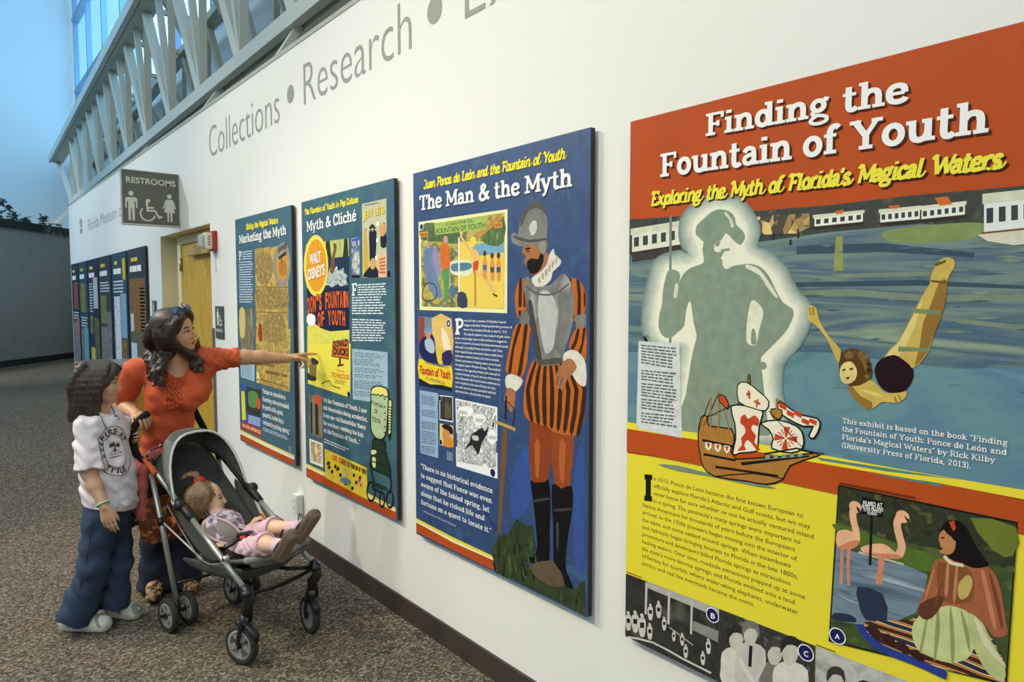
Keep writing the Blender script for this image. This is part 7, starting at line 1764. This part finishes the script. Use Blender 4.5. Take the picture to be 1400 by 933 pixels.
# sunglasses on her hair
M_SG = mat('sunglass_frame', (18, 16, 22), .25); M_LENS = mat('sunglass_lens', (30, 34, 70), .08, coat=.8)
sgl = thing('sunglasses', 'dark sunglasses pushed up on the woman\'s hair', 'sunglasses', tuple(f(0, .32, .48)))
for s_ in (-1, 1):
    ctr = f(.19*s_, .26, .535); nx = unit(RH@np.array((.25*s_, .62, .75))); ux = unit(np.cross(nx, RH[:, 1])); vx = np.cross(nx, ux)
    ux, vx = unit(RH[:, 0]-nx*np.dot(RH[:, 0], nx)), None; vx = np.cross(nx, ux)
    loop = [ctr+ux*.030*math.cos(a)+vx*.023*math.sin(a)*(1 if math.sin(a) > 0 else 1.1) for a in np.linspace(0, 2*PI, 19)]
    MB().add([p+nx*.002 for p in loop[:-1]], [tuple(range(18))], M_LENS).build('lens', sgl)
    MB().tube(loop, .0032, M_SG, 6, caps=False).build('lens_rim', sgl)
    MB().tube(crom([ctr+ux*.030*s_, f(.42*s_, .10, .42), f(.43*s_, -.12, .22)], 4, False), .0028, M_SG, 6).build('temple', sgl)
MB().tube(crom([f(-.06, .315, .545), f(0, .325, .555), f(.06, .315, .545)], 3, False), .003, M_SG, 6).build('bridge', sgl)

# ------------------------------------------------------------------ the girl
gi = thing('person', 'girl in a white printed T-shirt and flared jeans standing left of the stroller', 'person', tuple(at(130, 855, 3.16)*np.array((1, 1, 0))))
Vg = VIEW(140, 600); Vg = unit(np.array((Vg[0], Vg[1], 0))); Rg = Rv(140)
NG = unit(Rg*.80-Vg*.60)                      # chest direction
LG = np.cross(ZZ, NG)                         # her left
GH = at(135.5, 525.5, 3.17); GHH = .187
fg = unit(Rg*.985-Vg*.10+ZZ*.0); RG = frame(fg, ZZ)
NKg = at(137, 563, 3.19); CHg = at(143, 605, 3.20); WAg = at(145, 650, 3.20); PEg = at(146, 695, 3.20)
SRg = at(119, 584, 3.09); SLg = at(162, 581, 3.30)
ERg, WRg = at(122, 648, 3.05), at(143, 694, 3.02)
ELg = at(160, 625, 3.36); WLg = at(172, 597, 3.36)
b = Field(*BB(GH, SRg, SLg, ERg, WRg, ELg, WLg, PEg, at(107, 838, 3.14), at(160, 828, 3.26), m=.15), .0042)
b.base(max(b.lo[2], 0))
b.cap(SRg, SLg, .036, .036, .03).cap(at(139, 592, 3.195), WAg, .082, .078, .05, NG, 1.25).cap(WAg, PEg, .078, .095, .05, NG, 1.15)
HPg = {-1: at(137, 705, 3.14), 1: at(158, 702, 3.27)}; KNg = {-1: at(128, 775, 3.13), 1: at(160, 768, 3.27)}; ANg = {-1: at(107, 838, 3.14), 1: at(160, 828, 3.26)}
for s_ in (-1, 1): b.cap(HPg[s_], KNg[s_], .062, .045, .03).cap(KNg[s_], ANg[s_], .042, .030, .03)
b.cap(SRg, ERg, .034, .028, .02).cap(ERg, ERg+(WRg-ERg)*.35, .029, .028, .02).cap(ERg+(WRg-ERg)*.35, WRg, .028, .0195, .02)
b.cap(SLg, ELg, .034, .028, .02).cap(ELg, WLg, .028, .019, .02)
hand(b, WRg, unit(at(149, 715, 3.02)-WRg), unit(Vg*.8+Rg*.2), unit(Rg*.9-Vg*.2+ZZ*.3), .76, ((10, 18, 12), (14, 20, 14), (16, 24, 14), (20, 26, 16)), ((.8, .5, .2), (.95, .15, .2)))
gl_ = S_(-.184, .874, .85)
hand(b, WLg, unit(gl_-WLg+Rg*.02), unit(-Vg*.9+Rg*.3), unit(ZZ), .74, ((20, 45, 50), (22, 50, 50), (24, 52, 50), (26, 52, 45)), ((.6, .6, .2), (.8, .3, .4)))
fgd = head(b, GH, RG, GHH, child=1.0, neck=NKg, neck_r=.19, jaw=.95)
b.mesh('body', [M_SKINC, M_LIP], gi, mouth_pick(fgd, GHH, RG, GH))
face_parts(gi, fgd, GHH, RG, brow=M_HAIRG)
M_TEE = mat('white_tee', (226, 214, 214), .85, var=.04, vscale=16, bump=.1, bscale=160)
b = Field(*BB(NKg, SRg, SLg, ERg, ELg, PEg, CHg+NG*.1, m=.12), .005)
b.cap(SRg, SLg, .048, .048, .03).cap(at(141, 590, 3.195), WAg+NG*.012, .118, .122, .05, NG, 1.35).cap(WAg+NG*.012, at(147, 700, 3.2)+NG*.012, .122, .128, .05, NG, 1.22, cut='b')
SHg = SRg+(ERg-SRg)*.93
b.cap(SRg, SHg, .050, .062, .02, cut='b').cap(SLg, SLg+(ELg-SLg)*.8, .048, .055, .02, cut='b')
b.cap(at(150, 640, 3.2), at(158, 690, 3.19), .085, .098, .05, NG, 1.2, cut='b')
b.ripple(unit(Rg*.9+ZZ*.35), .07, .0045, .3, ZZ, .22).ripple(unit(Rg*.5+ZZ), .045, .0018, 0, Rg, .1)
b.ell(NKg+ZZ*.02+NG*.02, (.058, .058, .040), None, .015, op='sub')
hm = at(146, 690, 3.2); b.half(hm, unit(-ZZ-Rg*.26))
b.mesh('tee_shirt', [M_TEE], gi); tb_ = BVHTree.FromPolygons([tuple(v) for v in b.V], [tuple(int(i) for i in q) for q in b.Q])
# ring print with letters, laid onto the cloth
M_INK = mat('tee_ink', (58, 48, 48), .8)
PC = at(170, 617, 3.135); un = -LG*-1
U = unit(LG); Uz = ZZ
tilt = math.radians(-6)
U2 = U*math.cos(tilt)+Uz*math.sin(tilt); V2 = -U*math.sin(tilt)+Uz*math.cos(tilt)
def tee(x, y, off=.0022): return press(PC+U2*x+V2*y+NG*.3, -NG, off, tb_)
class TB(MB):
    def add(s, vs, fs, m, smooth=False):
        if MISS: MISS.clear(); return s
        return MB.add(s, vs, fs, m, smooth)
mb = TB(); MISS.clear()
def loop_print(rx, ry, wd, n=72):
    for i in range(n):
        a0, a1 = 2*PI*i/n, 2*PI*(i+1)/n
        mb.add([tee(rx*math.cos(a0), ry*math.sin(a0)), tee((rx+wd)*math.cos(a0), (ry+wd)*math.sin(a0)), tee((rx+wd)*math.cos(a1), (ry+wd)*math.sin(a1)), tee(rx*math.cos(a1), ry*math.sin(a1))], [(0, 1, 2, 3)], M_INK)
RX, RY = .084, .110
loop_print(RX, RY, .003); loop_print(RX*.62, RY*.66, .0025)
def ring_text(t, a0, a1, outward=True, cap=.024, r=.815):
    n = len(t)
    for i, ch in enumerate(t):
        if ch == ' ': continue
        a = math.radians(a0+(a1-a0)*(i+.5)/n)
        polys, adv = sk_glyph(ch, 'sans', .21)
        c = np.array((RX*r*math.cos(a), RY*r*math.sin(a))); rad = np.array((math.cos(a), math.sin(a)))
        upv = rad if outward else -rad; rv = np.array((upv[1], -upv[0]))
        for p in polys:
            q = [c+rv*(x-adv/2)*cap+upv*(y-.5)*cap for x, y in p]
            mb.add([tee(*v) for v in q], [tuple(range(len(q)))], M_INK)
ring_text('KEEPERS AT', 198, 26); ring_text('TITUS', 228, 296, False)
# palm tree and ground inside the ring
for p in ([(-.004, -.01), (.004, -.01), (.002, .022), (-.001, .022)],) + tuple([(0, .022), (.020*math.cos(a)+.004, .022+.016*math.sin(a)+.004), (.024*math.cos(a), .020+.018*math.sin(a)), (.016*math.cos(a), .016+.014*math.sin(a))] for a in np.linspace(-.3, 3.4, 7)) + ([(-.022, -.022), (.026, -.014), (.026, -.012), (-.022, -.019)], [(-.026, -.034), (.02, -.028), (.02, -.025), (-.026, -.031)], [(-.02, -.012), (.0, .006), (.001, .004), (-.018, -.014)], [(.0, .006), (.024, -.01), (.022, -.012), (.0, .003)]):
    mb.add([tee(x, y+.004) for x, y in p], [tuple(range(len(p)))], M_INK)
mb.build('shirt_print', gi)
# collar and cord
cl = MB(); ring = []
for i in range(26):
    a = 2*PI*i/26; ring.append(NKg+ZZ*(-.012-.012*math.sin(0))+NG*.020+np.array(RG[:, 0])*.056*math.cos(a)+np.array(RG[:, 1])*.054*math.sin(a)-ZZ*.010*math.sin(a))
cl.tube(ring+[ring[0]], .0048, M_TEE, 6, caps=False); cl.build('collar', gi)
cd = MB(); M_CORD = mat('dark_cord', (50, 44, 44), .8)
cd.tube([press(at(x, y, 3.0), Vg, .003, tb_) for x, y in ((152, 555), (155, 562), (158, 570), (162, 578), (165, 584))], .0022, M_CORD, 5)
cd.tube([press(at(x, y, 3.0), Vg, .003, tb_) for x, y in ((138, 575), (141, 582), (144, 589), (147, 594))], .0018, M_CORD, 5); cd.build('neck_cord', gi)
# wristband
wd_ = unit(WRg-ERg); wc = ERg+(WRg-ERg)*.90; u1 = unit(np.cross(wd_, ZZ)); u2 = np.cross(wd_, u1)
MB().tube([wc+u1*.0245*math.cos(a)+u2*.0245*math.sin(a) for a in np.linspace(0, 2*PI, 21)], .0042, mat('wristband_green', (176, 206, 150), .5), 8, caps=False).build('wristband', gi)
M_JEAN = mat('blue_denim', (46, 62, 84), .85, var=.28, vscale=10, bump=.12, bscale=260)
b = Field(*BB(PEg, ANg[-1], ANg[1], HPg[-1], HPg[1], m=.14), .006)
b.cap(at(145, 682, 3.2), at(147, 705, 3.2), .098, .104, .04, NG, 1.12)
for s_ in (-1, 1):
    c_ = ANg[s_].copy(); c_[2] = .060
    c_ = c_ - Rg*.012
    b.cap(HPg[s_], KNg[s_], .074, .062, .03).cap(KNg[s_], c_, .060, .082 if s_ < 0 else .070, .03, cut='b')
b.ripple(unit(ZZ+Rg*.5), .09, .0035, 0, Rg, .15).ripple(unit(ZZ*.6+Rg), .15, .003, 1)
b.mesh('jeans', [M_JEAN], gi)
jb = BVHTree.FromPolygons([tuple(v) for v in b.V], [tuple(int(i) for i in q) for q in b.Q])
MB().tube([press(at(x, y, 2.9), Vg, .001, jb) for x, y in ((124, 705), (124, 735), (121, 765), (116, 790), (110, 815), (106, 842))], .0022, mat('denim_seam', (34, 50, 74), .9), 5).build('side_seam', gi)
M_SHOE = mat('sneaker_white', (206, 204, 188), .6, var=.06, vscale=40); M_SOLE = mat('sneaker_sole', (222, 220, 206), .6); M_SHO = mat('sneaker_orange', (226, 140, 50), .5); M_SHG = mat('sneaker_grey', (140, 142, 134), .6)
for s_, (hx, hy, tx, ty) in ((-1, (84, 862, 152, 861)), (1, (140, 842, 192, 845))):
    h_ = np.array(onplane(hx, hy, 2, .01))+Vg*.02; t_ = np.array(onplane(tx, ty, 2, .01))+Vg*.01
    d_s = unit(t_-h_); L_ = np.linalg.norm(t_-h_); sd = np.cross(ZZ, d_s)
    b = Field(np.minimum(h_, t_)-.09, np.maximum(h_, t_)+.12, .0042); b.base(0)
    b.cap(h_+d_s*.03+ZZ*.022, t_-d_s*.035+ZZ*.020, .033, .036, .02).cap(h_+d_s*.03+ZZ*.05, h_+d_s*.09+ZZ*.045, .030, .030, .03).cap(h_+d_s*.08+ZZ*.045, t_-d_s*.05+ZZ*.025, .030, .028, .03)
    b.half(np.array((0, 0, .003)), -ZZ)
    o = b.mesh('sneaker', [M_SHOE, M_SOLE, M_SHG], gi, lambda c: np.where(c[:, 2] < .020, 1, np.where((np.sin((c@d_s)*90+c[:, 2]*60) > .75) & (c[:, 2] > .03), 2, 0)))
    sb_ = BVHTree.FromPolygons([tuple(v) for v in b.V], [tuple(int(i) for i in q) for q in b.Q])
    lc = MB()
    for i in range(5):
        c0 = h_+d_s*(.085+.016*i)+ZZ*.2
        pts = [press(c0+sd*w_+d_s*.006*w_/.02, -ZZ, .0025, sb_) for w_ in np.linspace(-.022, .022, 7)]
        lc.tube(pts, .0028, M_SOLE, 5)
    q_ = lc.build('laces', gi); q_.parent = o
    if s_ < 0:
        q_ = MB()
        for i in range(3):
            q_.tube([press(h_+d_s*(.065+.013*i+.004*j)-Vg*.3+ZZ*(.026+.008*j), Vg, .001, sb_) for j in range(4)], .0035, M_SHO, 5)
        q_ = q_.build('orange_stripes', gi); q_.parent = o
# hair: straight bob
b = Field(GH-np.array((.24, .24, .26)), GH+np.array((.24, .24, .17)), .0042)
f = fgd
b.ell(f(0, -.07, .14), np.array((.405, .49, .41))*GHH, RG, .02)
b.cap(f(0, -.17, .05), f(0, -.20, -.62), .39*GHH, .40*GHH, .03, RG[:, 1], 1.15)
b.ell(f(0, .42, -.16), np.array((.30, .33, .38))*GHH, RG, .012, op='sub').ell(f(0, .42, .02), np.array((.28, .20, .24))*GHH, RG, .012, op='sub').ell(f(0, .42, -.6), np.array((.40, .42, .32))*GHH, RG, .02, op='sub').ell(f(0, .1, -.95), np.array((.26, .5, .32))*GHH, RG, .02, op='sub')
rd = random.Random(4)
for s_ in (-1, 1):
    for i in range(20):
        u = i/19
        lock([f(.03*s_, .22-.55*u, .53), f(.30*s_, .20-.52*u, .36), f(.42*s_, .10-.50*u, .0), f(.42*s_, -.02-.44*u+rd.uniform(-.02, .02), -.45), f((.40+.04*rd.random())*s_, -.04-.46*u+rd.uniform(-.04, .04), -.80+.10*u+rd.uniform(-.04, .05))], .013, .007, .003, .12, rd.uniform(0, 6), .006)
for i in range(10):
    u = i/9
    lock([f(-.3+.6*u, -.30, .48), f(-.38+.76*u, -.52, .1), f(-.38+.76*u, -.54, -.4), f(-.40+.8*u, -.56+rd.uniform(-.05, .03), -.80)], .018, .010, .003, .1, rd.uniform(0, 6), .008)
for i in range(8):
    u = i/7
    lock([f(.05, .22-.1*u, .53), f(-.12, .40-.06*u, .40), f(-.24-.04*u, .36-.08*u, .22), f(-.37, .20-.06*u, .03)], .010, .006, .002, .1, 0, .005)
    lock([f(.05, .22-.1*u, .53), f(.16, .38-.06*u, .40), f(.26+.04*u, .33-.08*u, .20), f(.37, .18-.06*u, .03)], .010, .006, .002, .1, 0, .005)
b.mesh('hair', [M_HAIRG], gi)

# ------------------------------------------------------------------ the toddler
to = thing('person', 'toddler in pink sitting back in the grey stroller with a red hair tie', 'person', tuple(S_(0, .27, .39)))
TH = S_(-.035, .50, .575)+ZZ*.0
Vt = VIEW(285, 690); Vt = unit(np.array((Vt[0], Vt[1], 0))); Rtt = Rv(285)
def SP(x, y, a):      # a surveyed point at a given distance across the stroller
    rr_ = ray(x, y); t = (a-(EYE-OS)@ES)/(rr_@ES); return EYE+rr_*t
TH = SP(283, 684, -.035); THH = .178
ft = unit(Rtt*.97-Vt*.12+ZZ*.12); ut = unit(ZZ*.96-Rtt*.22); RTd = frame(ft, ut)
NKt = SP(293, 706, -.03); CHt = SP(308, 722, -.02); PEt = SP(322, 748, -.02)
b = Field(np.minimum.reduce([SP(245, 640, -.15), SP(440, 780, -.15), SP(440, 640, .15)])-.08, np.maximum.reduce([SP(245, 640, .15), SP(440, 640, .15), SP(245, 780, -.15)])+.10, .0038)
b.cap(NKt, CHt, .045, .065, .03).cap(CHt, PEt, .066, .070, .03)
HPt = {-1: SP(325, 755, -.065), 1: SP(336, 738, .04)}; KNt = {-1: SP(362, 744, -.075), 1: SP(372, 722, .055)}; ANt = {-1: SP(381, 747, -.095), 1: SP(402, 722, .065)}
for s_ in (-1, 1): b.cap(HPt[s_], KNt[s_], .046, .036, .02).cap(KNt[s_], ANt[s_], .034, .027, .02)
SHt = {-1: SP(290, 716, -.095), 1: SP(312, 706, .05)}; ELt = {-1: SP(303, 748, -.115), 1: SP(332, 730, .07)}; WTt = {-1: SP(312, 757, -.10), 1: SP(341, 722, .045)}
for s_ in (-1, 1): b.cap(SHt[s_], ELt[s_], .028, .023, .02).cap(ELt[s_], WTt[s_], .023, .017, .015)
hand(b, WTt[1], unit(ZZ*.8+Rtt*.55-Vt*.2), unit(Rtt*.6-ZZ*.4), unit(-Rtt*.7+ZZ*.2-Vt*.4), .62, ((30, 60, 45), (35, 62, 45), (38, 64, 45), (40, 60, 40)), ((.8, .5, .2), (.95, .2, .3)))
hand(b, WTt[-1], unit(Rtt*.9+ZZ*.1), unit(-ZZ), unit(-Vt), .60, ((10, 20, 15), (12, 22, 15), (14, 22, 15), (16, 22, 15)))
ftd = head(b, TH, RTd, THH, child=1.6, neck=NKt, neck_r=.19, jaw=1.05)
b.mesh('body', [M_SKINT, M_LIP], to, mouth_pick(ftd, THH, RTd, TH))
face_parts(to, ftd, THH, RTd, brow=M_HAIRT)
M_PINK = mat('pink_cotton', (216, 176, 186), .85, var=.08, vscale=22, bump=.1, bscale=160); M_FLOR = ramp('floral_top', [(196, 178, 186), (150, 132, 146), (216, 206, 206), (120, 100, 116)], 60, 'cells', (1, 1, 1), .85)
b = Field(np.minimum.reduce([SP(265, 690, -.16), SP(345, 780, -.16), SP(345, 690, .15)])-.06, np.maximum.reduce([SP(265, 690, .15), SP(345, 690, .15), SP(265, 780, -.15)])+.08, .0045)
b.cap(SP(297, 713, -.025), CHt, .060, .076, .03).cap(CHt, SP(322, 746, -.02), .076, .080, .03)
for s_ in (-1, 1): b.cap(SHt[s_], SHt[s_]+(ELt[s_]-SHt[s_])*.85, .036, .032, .02, cut='b')
b.ripple((.6, .2, .7), .03, .0018, 0, (0, 0, 1), .07); b.ell(NKt+ZZ*.012, (.045, .045, .028), None, .012, op='sub')
b.mesh('floral_top', [M_FLOR], to); fb_ = BVHTree.FromPolygons([tuple(v) for v in b.V], [tuple(int(i) for i in q) for q in b.Q])
b = Field(np.minimum.reduce([SP(300, 700, -.16), SP(410, 780, -.16), SP(410, 700, .15)])-.06, np.maximum.reduce([SP(300, 700, .15), SP(410, 700, .15), SP(300, 780, -.15)])+.08, .0042)
b.cap(SP(318, 744, -.02), SP(326, 748, -.02), .080, .080, .03)
for s_ in (-1, 1):
    e_ = KNt[s_]+(ANt[s_]-KNt[s_])*.10
    b.cap(HPt[s_], e_, .055, .046, .02, cut='b')
b.ripple((.7, -.3, .3), .028, .0025, 0, (0, 0, 1), .06); b.mesh('pink_trousers', [M_PINK], to)
for s_ in (-1, 1):   # trouser cuffs and socks
    d_ = unit(ANt[s_]-KNt[s_]); e_ = KNt[s_]+(ANt[s_]-KNt[s_])*.08
    b = Field(ANt[s_]-.08, ANt[s_]+.08, .004); b.cap(ANt[s_]-d_*.022, ANt[s_]+d_*.02, .031, .031, .01, cut='a'); b.mesh('sock', [mat('pink_sock', (216, 178, 190), .85)], to)
    b = Field(e_-.09, e_+.09, .004); b.cap(e_-d_*.022, e_+d_*.004, .050, .049, .004, cut='ab'); b.cap(e_-d_*.04, e_+d_*.03, .038, .036, 0, op='sub'); b.mesh('trouser_cuff', [M_PINK], to)
M_BRS = mat('brown_suede', (92, 76, 62), .8, var=.2, vscale=30); M_BRS2 = mat('brown_sole', (132, 112, 94), .8, var=.1, vscale=40); M_BRD = mat('dark_lace', (28, 22, 20), .8)
for s_, (hx, hy, tx, ty) in ((-1, (384, 763, 397, 730)), (1, (410, 738, 428, 702))):
    a = -.10 if s_ < 0 else .068
    h_ = SP(hx, hy, a); t_ = SP(tx, ty, a+.012*s_)-RS*.015; d_s = unit(t_-h_); t_ = h_+d_s*max(.135, np.linalg.norm(t_-h_)); so = unit(unit(ANt[s_]-KNt[s_])-d_s*np.dot(unit(ANt[s_]-KNt[s_]), d_s)); sd = np.cross(d_s, so)
    b = Field(np.minimum(h_, t_)-.08, np.maximum(h_, t_)+.08, .004)
    b.cap(h_+d_s*.008, t_-d_s*.012, .026, .029, .01, so, 1.15).cap(h_-so*.026, h_+d_s*.035-so*.022, .028, .027, .02).cap(h_+d_s*.03-so*.016, t_-d_s*.02-so*.004, .027, .024, .02)
    b.half(h_+so*.022, so)
    b.ell(h_-so*.060+d_s*.002, .022, None, .006, op='sub')
    o = b.mesh('shoe', [M_BRS, M_BRS2, M_BRD], to, lambda c: np.where((c-h_)@so > .010, 1, np.where((np.abs((c-h_)@d_s-.055) < .032) & ((c-h_)@so < -.014), 2, 0)))
    lc = MB()
    for i in range(3):
        c0 = h_+d_s*(.045+.014*i)-so*.03
        lc.tube([c0+sd*.022*w_-so*(.018*(1-w_*w_)-.004*i) for w_ in (-1, -.5, 0, .5, 1)], .003, M_PIPE if s_ < 0 else M_BRD, 5)
    c0 = h_+d_s*.045-so*.05
    lc.tube(crom([c0, c0-so*.022+d_s*.012+sd*.01, c0-so*.034+d_s*.02+sd*.02, c0-so*.03+d_s*.026+sd*.012, c0-so*.012+d_s*.014], 4, False), .0024, M_BRD, 5)
    q_ = lc.build('laces', to); q_.parent = o
# bib with pink edge and the harness
M_BIB = mat('bib_grey', (132, 126, 116), .85, var=.06, vscale=30)
bc = SP(303, 717, -.10)
bu = unit(SP(324, 728, -.03)-SP(285, 707, -.09)); bn = unit(-Vt*.75+ZZ*.55+Rtt*.15); bn = unit(bn-bu*np.dot(bn, bu)); bv_ = np.cross(bn, bu)
ctr = (SP(324, 728, -.05)+SP(284, 708, -.08))/2-Vt*.055
bp = []; nb = 26
for i in range(nb):
    a = 2*PI*i/nb; x = .098*math.cos(a); y = .060*math.sin(a)*(1 if math.sin(a) < 0 else .62)
    bp.append(ctr+bu*x+bv_*y-bn*(.9*x*x*2.2))
mb = MB().add(bp+[ctr+bn*.006], [(i, (i+1) % nb, nb) for i in range(nb)], M_BIB, True)
o = mb.build('bib', to); md = o.modifiers.new('thick', 'SOLIDIFY'); md.thickness = .008
e_ = MB().tube(bp+[bp[0]], .0052, M_PINK, 8, caps=False).build('bib_edging', to); e_.parent = o
# chest clip
cb_ = SP(331, 731, -.07)-Vt*.03
bevel(MB().bar(cb_-Rtt*.022, cb_+Rtt*.022, .020, .036, M_BPL).build('harness_buckle', st), .004)
bevel(MB().bar(cb_-Rtt*.011-Vt*.011+ZZ*.0, cb_+Rtt*.011-Vt*.011, .006, .014, M_ORL).build('release_button', st), .002)
MB().tube(crom([cb_-Rtt*.02, SP(318, 741, -.11)-Vt*.02, SP(308, 748, -.14)], 4, False), .013, M_BPL, 8, (unit(-Vt*.6+ZZ*.8), .25)).tube(crom([cb_+Rtt*.02, SP(340, 726, -.03)-Vt*.01, SP(346, 728, .06)], 4, False), .011, M_BPL, 8, (ZZ, .25)).build('harness_webbing', st)
# toddler hair, ponytail with red tie
b = Field(TH-np.array((.2, .2, .2)), TH+np.array((.2, .2, .22)), .0038)
f = ftd
b.ell(f(0, -.10, .13), np.array((.385, .45, .395))*THH, RTd, .02).ell(f(0, -.24, -.14), np.array((.34, .27, .30))*THH, RTd, .03)
b.ell(f(0, .50, -.10), np.array((.31, .37, .43))*THH, RTd, .012, op='sub')
rd = random.Random(6)
for i in range(16):
    u = i/15
    lock([f(-.12, -.05-.1*u, .50), f(-.32, .12-.5*u, .30), f(-.40, .06-.45*u, -.02), f(-.38, .02-.42*u, -.36+rd.uniform(-.05, .05))], .010, .005, .003, .06, rd.uniform(0, 6), .005)
    lock([f(.1, -.05-.1*u, .50), f(.32, .12-.5*u, .30), f(.40, .06-.45*u, -.02), f(.38, .02-.42*u, -.36+rd.uniform(-.05, .05))], .010, .005, .003, .06, rd.uniform(0, 6), .005)
b.ripple(RTd[:, 1]*.7+RTd[:, 0]*.6, .010, .001, 0, RTd[:, 2], .09)
b.mesh('hair', [M_HAIRT], to)
b = Field(TH-.2, TH+.24, .004)
for i in range(9):
    lock([f(-.05, -.10, .50), f(-.08, -.14, .62), f(-.16+rd.uniform(-.1, .1), -.30+rd.uniform(-.1, .1), .74), f(-.2+rd.uniform(-.12, .12), -.5+rd.uniform(-.1, .1), .64+rd.uniform(-.1, .1))], .011, .003, .006, .05, rd.uniform(0, 6), .005)
b.mesh('ponytail', [M_HAIRT], to)
ht = MB(); M_TIE2 = mat('red_hair_tie', (206, 40, 36), .8)
for i in range(18):
    a = 2*PI*i/18; p = f(-.06, -.11, .545); q_ = unit(RTd@np.array((math.cos(a), math.sin(a)*.9, .35*math.sin(3*a))))
    ht.ball(p+q_*.018, .0085, M_TIE2, None, 8, 6)
ht.build('hair_tie', to)
